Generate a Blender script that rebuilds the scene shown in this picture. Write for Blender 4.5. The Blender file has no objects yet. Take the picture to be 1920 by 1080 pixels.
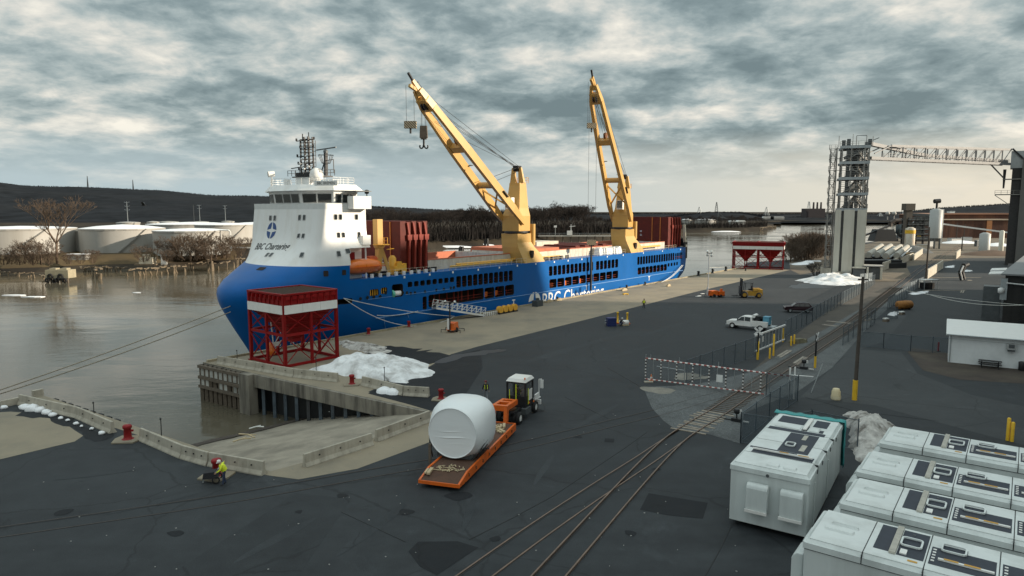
import bpy, bmesh, math, random
from mathutils import Vector, Matrix, noise
R = math.radians
rnd = random.Random(7)
SC = bpy.context.scene
COL = SC.collection
# ------------------------------------------------------------------ camera
EYE = 18.0                                  # metres above the quay
PITCH = math.atan(145 / 1280.0)
cd = bpy.data.cameras.new('camera')
cam = bpy.data.objects.new('camera', cd)
COL.objects.link(cam)
cd.sensor_width = 36.0
cd.lens = 24.0
cd.clip_start = 0.3
cd.clip_end = 20000
cam.location = (0, 0, EYE)
cam.rotation_euler = (R(90) - PITCH, 0, 0)
SC.camera = cam
# ------------------------------------------------------------------ sky, sun, exposure
SUN_AZ = R(95)      # from +Y towards +X
SUN_EL = R(17)
W = bpy.data.worlds.new('World')
SC.world = W
W.use_nodes = True
nt = W.node_tree
nt.nodes.clear()
def N(tree, kind, **kw):
 n = tree.nodes.new(kind)
 for k, v in kw.items():
  if k.startswith('i_'):
   key = k[2:]
   key = int(key) if key.isdigit() else key.replace('_', ' ')
   n.inputs[key].default_value = v
  else:
   setattr(n, k, v)
 return n
def ramp(tree, pts, interp='LINEAR'):
 n = tree.nodes.new('ShaderNodeValToRGB')
 cr = n.color_ramp
 cr.interpolation = interp
 while len(cr.elements) > 1:
  cr.elements.remove(cr.elements[-1])
 for i, (p, c) in enumerate(pts):
  e = cr.elements[0] if i == 0 else cr.elements.new(p)
  e.position = p
  c = (c, c, c) if isinstance(c, (int, float)) else c
  e.color = (*c, 1)
 return n
def sky_nodes():
 L = nt.links.new
 tc = N(nt, 'ShaderNodeTexCoord')
 sep = N(nt, 'ShaderNodeSeparateXYZ')
 L(tc.outputs['Generated'], sep.inputs[0])
 zz = N(nt, 'ShaderNodeMath', operation='MAXIMUM', i_1=0.0)
 L(sep.outputs[2], zz.inputs[0])
 den = N(nt, 'ShaderNodeMath', operation='ADD', i_1=0.22)
 L(zz.outputs[0], den.inputs[0])
 dx = N(nt, 'ShaderNodeMath', operation='DIVIDE'); dy = N(nt, 'ShaderNodeMath', operation='DIVIDE')
 L(sep.outputs[0], dx.inputs[0]); L(den.outputs[0], dx.inputs[1])
 L(sep.outputs[1], dy.inputs[0]); L(den.outputs[0], dy.inputs[1])
 cmb = N(nt, 'ShaderNodeCombineXYZ')
 L(dx.outputs[0], cmb.inputs[0]); L(dy.outputs[0], cmb.inputs[1])
 # a domain warp gives torn cloud edges
 n1 = N(nt, 'ShaderNodeTexNoise', i_Scale=2.7, i_Detail=9.0, i_Roughness=0.55, i_Distortion=0.15)
 n2 = N(nt, 'ShaderNodeTexNoise', i_Scale=6.5, i_Detail=8.0, i_Roughness=0.6, i_Distortion=0.25)
 n3 = N(nt, 'ShaderNodeTexNoise', i_Scale=0.8, i_Detail=3.0, i_Roughness=0.5)
 mp = N(nt, 'ShaderNodeMapping'); mp.inputs['Location'].default_value = (3.7, 1.9, 0.4)
 mp.inputs['Scale'].default_value = (0.9, 0.9, 1.0)
 L(cmb.outputs[0], mp.inputs[0])
 for n in (n1, n2, n3):
  L(mp.outputs[0], n.inputs['Vector'])
 a = N(nt, 'ShaderNodeMath', operation='MULTIPLY_ADD', i_1=0.42, i_2=0.0)
 L(n2.outputs[0], a.inputs[0])
 b = N(nt, 'ShaderNodeMath', operation='MULTIPLY_ADD', i_1=0.72)
 L(n1.outputs[0], b.inputs[0]); L(a.outputs[0], b.inputs[2])
 c = N(nt, 'ShaderNodeMath', operation='MULTIPLY_ADD', i_1=0.30)
 L(n3.outputs[0], c.inputs[0]); L(b.outputs[0], c.inputs[2])
 cl = ramp(nt, [(0.575, (0.118, 0.160, 0.172)), (0.655, (0.178, 0.228, 0.238)), (0.715, (0.270, 0.320, 0.322)),
                   (0.765, (0.375, 0.405, 0.390)), (0.815, (0.50, 0.495, 0.455)), (0.90, (0.68, 0.645, 0.565))])
 L(c.outputs[0], cl.inputs[0])
 # a thin, clear, warm strip of sky low over the horizon, brighter towards the sun
 sunv = Vector((math.sin(SUN_AZ), math.cos(SUN_AZ), 0))
 dot = N(nt, 'ShaderNodeVectorMath', operation='DOT_PRODUCT'); dot.inputs[1].default_value = sunv
 L(tc.outputs['Generated'], dot.inputs[0])
 az = N(nt, 'ShaderNodeMapRange', interpolation_type='SMOOTHSTEP'); az.inputs[1].default_value = -0.35; az.inputs[2].default_value = 0.75
 L(dot.outputs['Value'], az.inputs[0])
 low = ramp(nt, [(0.0, 1.0), (0.025, 0.92), (0.06, 0.55), (0.115, 0.0)], 'EASE')
 L(zz.outputs[0], low.inputs[0])
 wob = N(nt, 'ShaderNodeMath', operation='MULTIPLY_ADD', i_1=-1.6, i_2=1.95)
 L(n1.outputs[0], wob.inputs[0])
 lw = N(nt, 'ShaderNodeMath', operation='MULTIPLY', use_clamp=True)
 L(low.outputs[0], lw.inputs[0]); L(wob.outputs[0], lw.inputs[1])
 sky = N(nt, 'ShaderNodeTexSky', sky_type='NISHITA', sun_disc=False)
 sky.sun_elevation = SUN_EL; sky.sun_rotation = SUN_AZ
 sky.altitude = 0; sky.air_density = 1.3; sky.dust_density = 3.5; sky.ozone_density = 1.0
 bg1 = N(nt, 'ShaderNodeBackground', i_Strength=0.06)
 L(sky.outputs[0], bg1.inputs[0])
 strip = N(nt, 'ShaderNodeMix', data_type='RGBA')
 strip.inputs[6].default_value = (0.33, 0.40, 0.42, 1); strip.inputs[7].default_value = (0.62, 0.555, 0.44, 1)
 L(az.outputs[0], strip.inputs[0])
 mx = N(nt, 'ShaderNodeMix', data_type='RGBA')
 L(lw.outputs[0], mx.inputs[0]); L(cl.outputs[0], mx.inputs[6]); L(strip.outputs[2], mx.inputs[7])
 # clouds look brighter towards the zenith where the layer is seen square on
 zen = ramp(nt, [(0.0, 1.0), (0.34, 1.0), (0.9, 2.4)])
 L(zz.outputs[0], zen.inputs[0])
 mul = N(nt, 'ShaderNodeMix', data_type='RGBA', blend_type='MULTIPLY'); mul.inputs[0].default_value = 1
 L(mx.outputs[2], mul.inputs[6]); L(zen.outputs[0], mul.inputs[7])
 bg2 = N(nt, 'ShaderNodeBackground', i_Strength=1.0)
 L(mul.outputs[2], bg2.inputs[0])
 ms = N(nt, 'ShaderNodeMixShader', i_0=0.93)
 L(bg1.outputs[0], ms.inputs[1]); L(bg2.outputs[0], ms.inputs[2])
 out = N(nt, 'ShaderNodeOutputWorld')
 L(ms.outputs[0], out.inputs[0])
sky_nodes()
sd = bpy.data.lights.new('sun', 'SUN')
sd.energy = 4.2
sd.angle = R(1.2)
sd.color = (1.0, 0.86, 0.68)
sun = bpy.data.objects.new('sun', sd)
COL.objects.link(sun)
sdir = Vector((math.sin(SUN_AZ) * math.cos(SUN_EL), math.cos(SUN_AZ) * math.cos(SUN_EL), math.sin(SUN_EL)))
sun.rotation_euler = sdir.to_track_quat('Z', 'Y').to_euler()
SC.view_settings.view_transform = 'Standard'
SC.view_settings.look = 'None'
SC.view_settings.exposure = 0.6
SC.view_settings.gamma = 1
SC.view_settings.use_curve_mapping = False
SC.cycles.max_bounces = 6
SC.cycles.transparent_max_bounces = 16
SC.cycles.caustics_reflective = False
SC.cycles.caustics_refractive = False

# ------------------------------------------------------------------ surveying: photo pixel -> a place on a level plane
CP, SP = math.cos(PITCH), math.sin(PITCH)
def ray(px, py):
 x, y = (px - 960) / 1280.0, (540 - py) / 1280.0
 return Vector((x, CP + y * SP, -SP + y * CP))
def G(px, py, z=0.0):
 d = ray(px, py)
 t = (z - EYE) / d.z
 return Vector((d.x * t, d.y * t, z))
def AT(px, py, dist):
 """the point in direction (px,py) at ground distance Y=dist"""
 d = ray(px, py)
 t = dist / d.y
 return Vector((d.x * t, dist, EYE + d.z * t))

# ------------------------------------------------------------------ materials
MATS = {}
def mat(name, col, rough=0.6, metal=0.0, var=0.12, scale=1.5, bump=0.0, bscale=None, dirt=None, dscale=0.35, damt=0.5,
  streak=False, coat=0.0, spec=0.5, fine=0.0):
 if name in MATS:
  return MATS[name]
 m = bpy.data.materials.new(name)
 m.use_nodes = True
 t = m.node_tree
 L = t.links.new
 p = t.nodes['Principled BSDF']
 p.inputs['Roughness'].default_value = rough
 p.inputs['Metallic'].default_value = metal
 p.inputs['Coat Weight'].default_value = coat
 p.inputs['Specular IOR Level'].default_value = spec
 tc = N(t, 'ShaderNodeTexCoord')
 src = tc.outputs['Object']
 n1 = N(t, 'ShaderNodeTexNoise', i_Scale=scale, i_Detail=5.0, i_Roughness=0.6)
 L(src, n1.inputs['Vector'])
 lo = tuple(max(0, c * (1 - var)) for c in col); hi = tuple(min(1, c * (1 + var)) for c in col)
 r1 = ramp(t, [(0.3, lo), (0.7, hi)])
 L(n1.outputs[0], r1.inputs[0])
 out = r1.outputs[0]
 if dirt:
  n2 = N(t, 'ShaderNodeTexNoise', i_Scale=dscale, i_Detail=7.0, i_Roughness=0.65)
  if streak:
   mp = N(t, 'ShaderNodeMapping'); mp.inputs['Scale'].default_value = (1, 1, 0.12)
   L(src, mp.inputs[0]); L(mp.outputs[0], n2.inputs['Vector'])
  else:
   L(src, n2.inputs['Vector'])
  r2 = ramp(t, [(0.46, 0.0), (0.68, damt)])
  L(n2.outputs[0], r2.inputs[0])
  mx = N(t, 'ShaderNodeMix', data_type='RGBA')
  L(r2.outputs[0], mx.inputs[0]); L(out, mx.inputs[6]); mx.inputs[7].default_value = (*dirt, 1)
  out = mx.outputs[2]
 if fine:
  n4 = N(t, 'ShaderNodeTexNoise', i_Scale=14.0, i_Detail=3.0, i_Roughness=0.7)
  L(src, n4.inputs['Vector'])
  r4 = ramp(t, [(0.3, 1 - fine), (0.7, 1 + fine)])
  L(n4.outputs[0], r4.inputs[0])
  mf = N(t, 'ShaderNodeMix', data_type='RGBA', blend_type='MULTIPLY'); mf.inputs[0].default_value = 1
  L(out, mf.inputs[6]); L(r4.outputs[0], mf.inputs[7])
  out = mf.outputs[2]
 L(out, p.inputs['Base Color'])
 rr = N(t, 'ShaderNodeMapRange'); rr.inputs[3].default_value = max(0.03, rough - 0.1); rr.inputs[4].default_value = min(1, rough + 0.1)
 L(n1.outputs[0], rr.inputs[0]); L(rr.outputs[0], p.inputs['Roughness'])
 if bump:
  n3 = N(t, 'ShaderNodeTexNoise', i_Scale=bscale or scale * 3, i_Detail=4.0)
  L(src, n3.inputs['Vector'])
  b = N(t, 'ShaderNodeBump', i_Strength=bump, i_Distance=0.05)
  L(n3.outputs[0], b.inputs['Height']); L(b.outputs[0], p.inputs['Normal'])
 MATS[name] = m
 return m
def stripes(name, c1, c2, width, axis=0, diag=False, rough=0.5):
 """flat painted bands: hazard tape, striped posts"""
 if name in MATS:
  return MATS[name]
 m = bpy.data.materials.new(name); m.use_nodes = True
 t = m.node_tree; L = t.links.new
 p = t.nodes['Principled BSDF']; p.inputs['Roughness'].default_value = rough
 tc = N(t, 'ShaderNodeTexCoord'); sp = N(t, 'ShaderNodeSeparateXYZ')
 L(tc.outputs['Object'], sp.inputs[0])
 src = sp.outputs[axis]
 if diag:
  ad = N(t, 'ShaderNodeMath', operation='ADD'); L(sp.outputs[axis], ad.inputs[0]); L(sp.outputs[2], ad.inputs[1]); src = ad.outputs[0]
 q = N(t, 'ShaderNodeMath', operation='DIVIDE', i_1=width * 2); L(src, q.inputs[0])
 f = N(t, 'ShaderNodeMath', operation='FRACT'); L(q.outputs[0], f.inputs[0])
 g = N(t, 'ShaderNodeMath', operation='GREATER_THAN', i_1=0.5); L(f.outputs[0], g.inputs[0])
 mx = N(t, 'ShaderNodeMix', data_type='RGBA'); L(g.outputs[0], mx.inputs[0])
 mx.inputs[6].default_value = (*c1, 1); mx.inputs[7].default_value = (*c2, 1)
 L(mx.outputs[2], p.inputs['Base Color'])
 MATS[name] = m
 return m
def wire_mesh(name, col, density):
 if name in MATS:
  return MATS[name]
 m = bpy.data.materials.new(name); m.use_nodes = True
 t = m.node_tree; L = t.links.new
 p = t.nodes['Principled BSDF']
 p.inputs['Base Color'].default_value = (*col, 1); p.inputs['Metallic'].default_value = 0.3; p.inputs['Roughness'].default_value = 0.5
 n = N(t, 'ShaderNodeTexNoise', i_Scale=3.0, i_Detail=3.0)
 tc = N(t, 'ShaderNodeTexCoord'); L(tc.outputs['Object'], n.inputs['Vector'])
 rr = N(t, 'ShaderNodeMapRange'); rr.inputs[3].default_value = density * 0.75; rr.inputs[4].default_value = density * 1.25
 L(n.outputs[0], rr.inputs[0]); L(rr.outputs[0], p.inputs['Alpha'])
 MATS[name] = m
 return m

# ------------------------------------------------------------------ mesh builder
class M:
 def __init__(s):
  s.v = []; s.f = []; s.mi = []; s.cur = 0; s.sm = []; s.smooth = False
 def add(s, vs, fs, smooth=None):
  o = len(s.v)
  s.v += [tuple(v) for v in vs]
  for f in fs:
   s.f.append(tuple(i + o for i in f)); s.mi.append(s.cur); s.sm.append(s.smooth if smooth is None else smooth)
  return s
 def box(s, c, d, rz=0.0, top=None):
  """centre, full sizes; top=(sx,sy) scales the top face"""
  x, y, z = d[0] / 2, d[1] / 2, d[2] / 2
  tx, ty = top or (1, 1)
  vs = [(-x, -y, -z), (x, -y, -z), (x, y, -z), (-x, y, -z), (-x * tx, -y * ty, z), (x * tx, -y * ty, z), (x * tx, y * ty, z), (-x * tx, y * ty, z)]
  ca, sa = math.cos(rz), math.sin(rz)
  vs = [(c[0] + a * ca - b * sa, c[1] + a * sa + b * ca, c[2] + h) for a, b, h in vs]
  return s.add(vs, [(0, 3, 2, 1), (4, 5, 6, 7), (0, 1, 5, 4), (1, 2, 6, 5), (2, 3, 7, 6), (3, 0, 4, 7)], False)
 def b2(s, p, q):
  return s.box(((p[0] + q[0]) / 2, (p[1] + q[1]) / 2, (p[2] + q[2]) / 2), (abs(q[0] - p[0]), abs(q[1] - p[1]), abs(q[2] - p[2])))
 def bar(s, p, q, w, h=None, up=(0, 0, 1), w2=None, h2=None):
  p, q = Vector(p), Vector(q)
  h = h or w
  d = (q - p)
  if d.length < 1e-6:
   return s
  d.normalize()
  u = Vector(up)
  if abs(d.dot(u)) > 0.98:
   u = Vector((0, 1, 0)) if abs(d.y) < 0.9 else Vector((1, 0, 0))
  a = d.cross(u).normalized(); b = a.cross(d).normalized()
  vs = []
  for o, ww, hh in ((p, w, h), (q, w2 or w, h2 or h)):
   for i, j in ((-1, -1), (1, -1), (1, 1), (-1, 1)):
    vs.append(o + a * (i * ww / 2) + b * (j * hh / 2))
  return s.add(vs, [(0, 1, 2, 3), (7, 6, 5, 4), (0, 4, 5, 1), (1, 5, 6, 2), (2, 6, 7, 3), (3, 7, 4, 0)], False)
 def tube(s, p, q, r, n=8, r2=None, caps=True):
  p, q = Vector(p), Vector(q)
  r2 = r if r2 is None else r2
  d = (q - p)
  if d.length < 1e-6:
   return s
  d.normalize()
  u = Vector((0, 0, 1)) if abs(d.z) < 0.95 else Vector((1, 0, 0))
  a = d.cross(u).normalized(); b = a.cross(d).normalized()
  vs = []
  for o, rr in ((p, r), (q, r2)):
   for k in range(n):
    t = 2 * math.pi * k / n
    vs.append(o + a * (math.cos(t) * rr) + b * (math.sin(t) * rr))
  fs = [(k, (k + 1) % n, n + (k + 1) % n, n + k) for k in range(n)]
  s.add(vs, fs, True)
  if caps:
   s.add(vs[:n], [tuple(range(n - 1, -1, -1))], False); s.add(vs[n:], [tuple(range(n))], False)
  return s
 def path(s, pts, r, n=6):
  for a, b in zip(pts, pts[1:]):
   s.tube(a, b, r, n)
  return s
 def lathe(s, prof, n=16, c=(0, 0, 0), axis='z', a0=0, caps=True, smooth=True):
  """prof: (radius, height) list"""
  vs = []
  for r, h in prof:
   for k in range(n):
    t = a0 + 2 * math.pi * k / n
    x, y = r * math.cos(t), r * math.sin(t)
    p = {'z': (x, y, h), 'x': (h, x, y), 'y': (y, h, x)}[axis]
    vs.append((c[0] + p[0], c[1] + p[1], c[2] + p[2]))
  fs = []
  for i in range(len(prof) - 1):
   for k in range(n):
    fs.append((i * n + k, i * n + (k + 1) % n, (i + 1) * n + (k + 1) % n, (i + 1) * n + k))
  s.add(vs, fs, smooth)
  if caps:
   s.add(vs[:n], [tuple(range(n - 1, -1, -1))], False); s.add(vs[-n:], [tuple(range(n))], False)
  return s
 def prism(s, poly, z0, z1, inset=None):
  """poly: list of (x,y) counter-clockwise"""
  n = len(poly)
  area = sum(poly[i][0] * poly[(i + 1) % n][1] - poly[(i + 1) % n][0] * poly[i][1] for i in range(n))
  top = inset or poly
  if area < 0:
   poly = poly[::-1]; top = top[::-1] if inset else poly
  vs = [(x, y, z0) for x, y in poly] + [(x, y, z1) for x, y in top]
  fs = [tuple(range(n - 1, -1, -1)), tuple(range(n, 2 * n))] + [(k, (k + 1) % n, n + (k + 1) % n, n + k) for k in range(n)]
  return s.add(vs, fs, False)
 def prism_y(s, poly, y0, y1):
  """poly in (x,z), extruded along y"""
  n = len(poly)
  vs = [(x, y0, z) for x, z in poly] + [(x, y1, z) for x, z in poly]
  area = sum(poly[i][0] * poly[(i + 1) % n][1] - poly[(i + 1) % n][0] * poly[i][1] for i in range(n))
  fs = [tuple(range(n)), tuple(range(2 * n - 1, n - 1, -1))] + [(k, n + k, n + (k + 1) % n, (k + 1) % n) for k in range(n)]
  if area < 0:
   fs = [f[::-1] for f in fs]
  return s.add(vs, fs, False)
 def loft(s, rings, caps=True, smooth=True, closed=True):
  n = len(rings[0])
  vs = [p for r in rings for p in r]
  fs = []
  for i in range(len(rings) - 1):
   for k in range(n if closed else n - 1):
    fs.append((i * n + k, i * n + (k + 1) % n, (i + 1) * n + (k + 1) % n, (i + 1) * n + k))
  s.add(vs, fs, smooth)
  if caps:
   s.add(rings[0], [tuple(range(n - 1, -1, -1))], False); s.add(rings[-1], [tuple(range(n))], False)
  return s
 def flat(s, pts):
  return s.add(pts, [tuple(range(len(pts)))], False)
 def mesh(s, name, mats):
  me = bpy.data.meshes.new(name)
  me.from_pydata(s.v, [], s.f)
  for m in (mats if isinstance(mats, (list, tuple)) else [mats]):
   me.materials.append(m)
  me.polygons.foreach_set('material_index', s.mi)
  me.polygons.foreach_set('use_smooth', s.sm)
  me.update()
  return me
 def build(s, name, mats, parent=None, loc=(0, 0, 0), rz=0.0, label=None, kind=None):
  return mo(name, s.mesh(name, mats), parent, loc, rz, label, kind)
def mo(name, me, parent=None, loc=(0, 0, 0), rz=0.0, label=None, kind=None):
 o = bpy.data.objects.new(name, me)
 COL.objects.link(o)
 o.location = loc; o.rotation_euler = (0, 0, rz)
 if parent: o.parent = parent
 if label: o['label'] = label
 if kind: o['kind'] = kind
 return o
def tag(o, label, cat, group=None):
 o['label'] = label; o['category'] = cat
 if group: o['group'] = group
 return o
def thing(name, label, cat, loc=(0, 0, 0), rz=0.0, group=None):
 o = bpy.data.objects.new(name, None)
 COL.objects.link(o)
 o.location = loc; o.rotation_euler = (0, 0, rz)
 o.empty_display_size = 0.3
 return tag(o, label, cat, group)
def kids(o):
 return [c for c in o.children]
def copy_tree(o, parent=None):
 c = o.copy(); COL.objects.link(c)
 if parent: c.parent = parent
 for ch in kids(o): copy_tree(ch, c)
 return c
def again(o, label, loc, rz=None, group=None, scale=None):
 c = copy_tree(o)
 c.location = loc
 if rz is not None: c.rotation_euler = (0, 0, rz)
 if scale is not None: c.scale = (scale,) * 3 if not isinstance(scale, tuple) else scale
 c['label'] = label
 if group: c['group'] = group
 return c
def structure(name, m, mats, **kw):
 return m.build(name, mats, kind='structure', **kw)
def text_mesh(name, body, size, mats, extrude=0.0, align='LEFT', bold=0.0):
 cu = bpy.data.curves.new(name, 'FONT')
 cu.body = body; cu.size = size; cu.extrude = extrude; cu.align_x = align; cu.offset = bold
 cu.resolution_u = 3
 ob = bpy.data.objects.new(name, cu); COL.objects.link(ob)
 me = bpy.data.meshes.new_from_object(ob)
 bpy.data.objects.remove(ob); bpy.data.curves.remove(cu)
 me.materials.clear(); me.materials.append(mats); me.name = name
 return me
def subdiv(me, cuts):
 bm = bmesh.new(); bm.from_mesh(me)
 bmesh.ops.triangulate(bm, faces=bm.faces)
 for _ in range(cuts):
  es = [e for e in bm.edges if e.calc_length() > 0.35]
  if not es: break
  bmesh.ops.subdivide_edges(bm, edges=es, cuts=1)
  bmesh.ops.triangulate(bm, faces=[f for f in bm.faces if len(f.verts) > 3])
 bm.to_mesh(me); bm.free()
 return me
def heading(v):
 return math.atan2(v[1], v[0])

# ------------------------------------------------------------------ shared paints
def P_(name): return MATS[name]
mat('blue paint', (0.0005, 0.105, 0.365), 0.38, spec=.22, var=0.08, scale=0.25, dirt=(0.006, 0.090, 0.28), dscale=0.25, damt=0.35, streak=True)
mat('white paint', (0.80, 0.80, 0.785), 0.38, var=0.03, scale=0.3, dirt=(0.58, 0.53, 0.45), dscale=0.5, damt=0.35, streak=True)
mat('hull red', (0.115, 0.017, 0.011), 0.55, spec=.25, var=0.25, scale=0.8, dirt=(0.10, 0.02, 0.012), dscale=0.6, damt=0.6, streak=True)
mat('rail red', (0.23, 0.032, 0.02), 0.5, spec=.3, var=0.15)
mat('crane yellow', (0.56, 0.335, 0.095), 0.42, var=0.06, scale=0.3, dirt=(0.45, 0.27, 0.08), dscale=0.6, damt=0.35, streak=True)
mat('deck yellow', (0.75, 0.40, 0.05), 0.45, var=0.1)
mat('black steel', (0.012, 0.013, 0.015), 0.5, var=0.3)
mat('rope steel', (0.03, 0.03, 0.032), 0.5, metal=0.5)
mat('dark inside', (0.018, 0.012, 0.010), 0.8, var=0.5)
mat('glass dark', (0.015, 0.02, 0.022), 0.08, var=0.2, spec=0.8)
mat('coaming cream', (0.62, 0.57, 0.47), 0.6, dirt=(0.30, 0.18, 0.10), dscale=0.8, damt=0.5, streak=True)
mat('hatch orange', (0.48, 0.13, 0.055), 0.6, var=0.2, scale=0.4)
mat('boat orange', (0.80, 0.19, 0.02), 0.3, var=0.05, coat=0.4)
mat('hopper red', (0.27, 0.008, 0.009), 0.5, spec=.22, var=0.15, scale=0.8, dirt=(0.16, 0.02, 0.015), dscale=0.8, damt=0.5)
mat('band white', (0.80, 0.79, 0.76), 0.5, var=0.04, dirt=(0.6, 0.55, 0.5), damt=0.25)
mat('rust', (0.17, 0.075, 0.035), 0.85, var=0.35, scale=2.0)
mat('rubber', (0.014, 0.014, 0.015), 0.8)
mat('yellow paint', (0.82, 0.50, 0.03), 0.5, var=0.12, dirt=(0.45, 0.28, 0.05), damt=0.4)
mat('galvanised', (0.42, 0.45, 0.46), 0.45, metal=0.6, var=0.15)
mat('dark galvanised', (0.105, 0.115, 0.12), 0.5, metal=0.4, var=0.2)
mat('barrier concrete', (0.42, 0.385, 0.315), 0.85, var=0.14, scale=1.2, dirt=(0.17, 0.15, 0.12), dscale=1.1, damt=0.55, streak=True, bump=0.3, bscale=9)
mat('snow', (0.84, 0.85, 0.87), 0.6, var=0.04, scale=1.0, bump=0.6, bscale=1.6)
mat('dirty snow', (0.80, 0.81, 0.82), 0.7, var=0.08, scale=1.4, dirt=(0.15, 0.125, 0.10), dscale=0.45, damt=0.6, bump=0.7, bscale=2.0)
mat('grimy snow', (0.52, 0.50, 0.47), 0.8, var=0.25, scale=1.6, dirt=(0.09, 0.075, 0.06), dscale=0.9, damt=0.9, bump=0.8, bscale=3.0)
mat('weathered timber', (0.13, 0.105, 0.08), 0.9, var=0.3, scale=3)
mat('pale timber', (0.50, 0.40, 0.25), 0.8, var=0.2, scale=4)
mat('pole timber', (0.075, 0.062, 0.052), 0.9, var=0.25, scale=2)
mat('skin', (0.45, 0.27, 0.19), 0.6)
mat('hi vis', (0.75, 0.85, 0.04), 0.6)
mat('jeans', (0.03, 0.045, 0.09), 0.8)
mat('dark cloth', (0.02, 0.02, 0.024), 0.85)
mat('grey cloth', (0.22, 0.22, 0.24), 0.85)
mat('white cloth', (0.75, 0.75, 0.72), 0.8)
mat('orange paint', (0.72, 0.135, 0.012), 0.4, var=0.1, dirt=(0.30, 0.07, 0.02), damt=0.4, dscale=1.0)
mat('lamp glass', (0.75, 0.75, 0.72), 0.15)
mat('red paint', (0.26, 0.012, 0.015), 0.5, spec=.3, var=0.2, dirt=(0.15, 0.02, 0.02), damt=0.4)
# ================================================================== SETTING
dq = ray(1997, 395)
U = Vector((dq.x, dq.y, 0)).normalized()         # along the quay, bow -> stern
NR = Vector((U.y, -U.x, 0))                      # from the ship towards the yard
Q0 = G(650, 632)
WL = -4.5                                        # water level
def S(s, l=0.0, z=0.0):
 p = Q0 + U * s + NR * l
 return Vector((p.x, p.y, z))
def qs(p):
 d = Vector((p[0], p[1], 0)) - Vector((Q0.x, Q0.y, 0))
 return d.dot(U), d.dot(NR)
def sh(px, l=0.0):
 """station along the ship side (offset l) seen in picture column px"""
 k = (px - 960) / 1280.0 / 1.0064
 p0 = Q0 + NR * l
 return (k * p0.y - p0.x) / (U.x - k * U.y)
def H2(px, py, l=0.0):
 """(s, z) on the vertical plane along the ship at offset l"""
 d = ray(px, py); o = Vector((0, 0, EYE))
 nn = NR; t = ((Q0 + NR * l) - o).dot(nn) / d.dot(nn)
 p = o + d * t
 return (p - Q0).dot(U), p.z
def ofs(p, d, n):
 return Vector((p.x + d.x * n, p.y + d.y * n, p.z))

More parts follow.
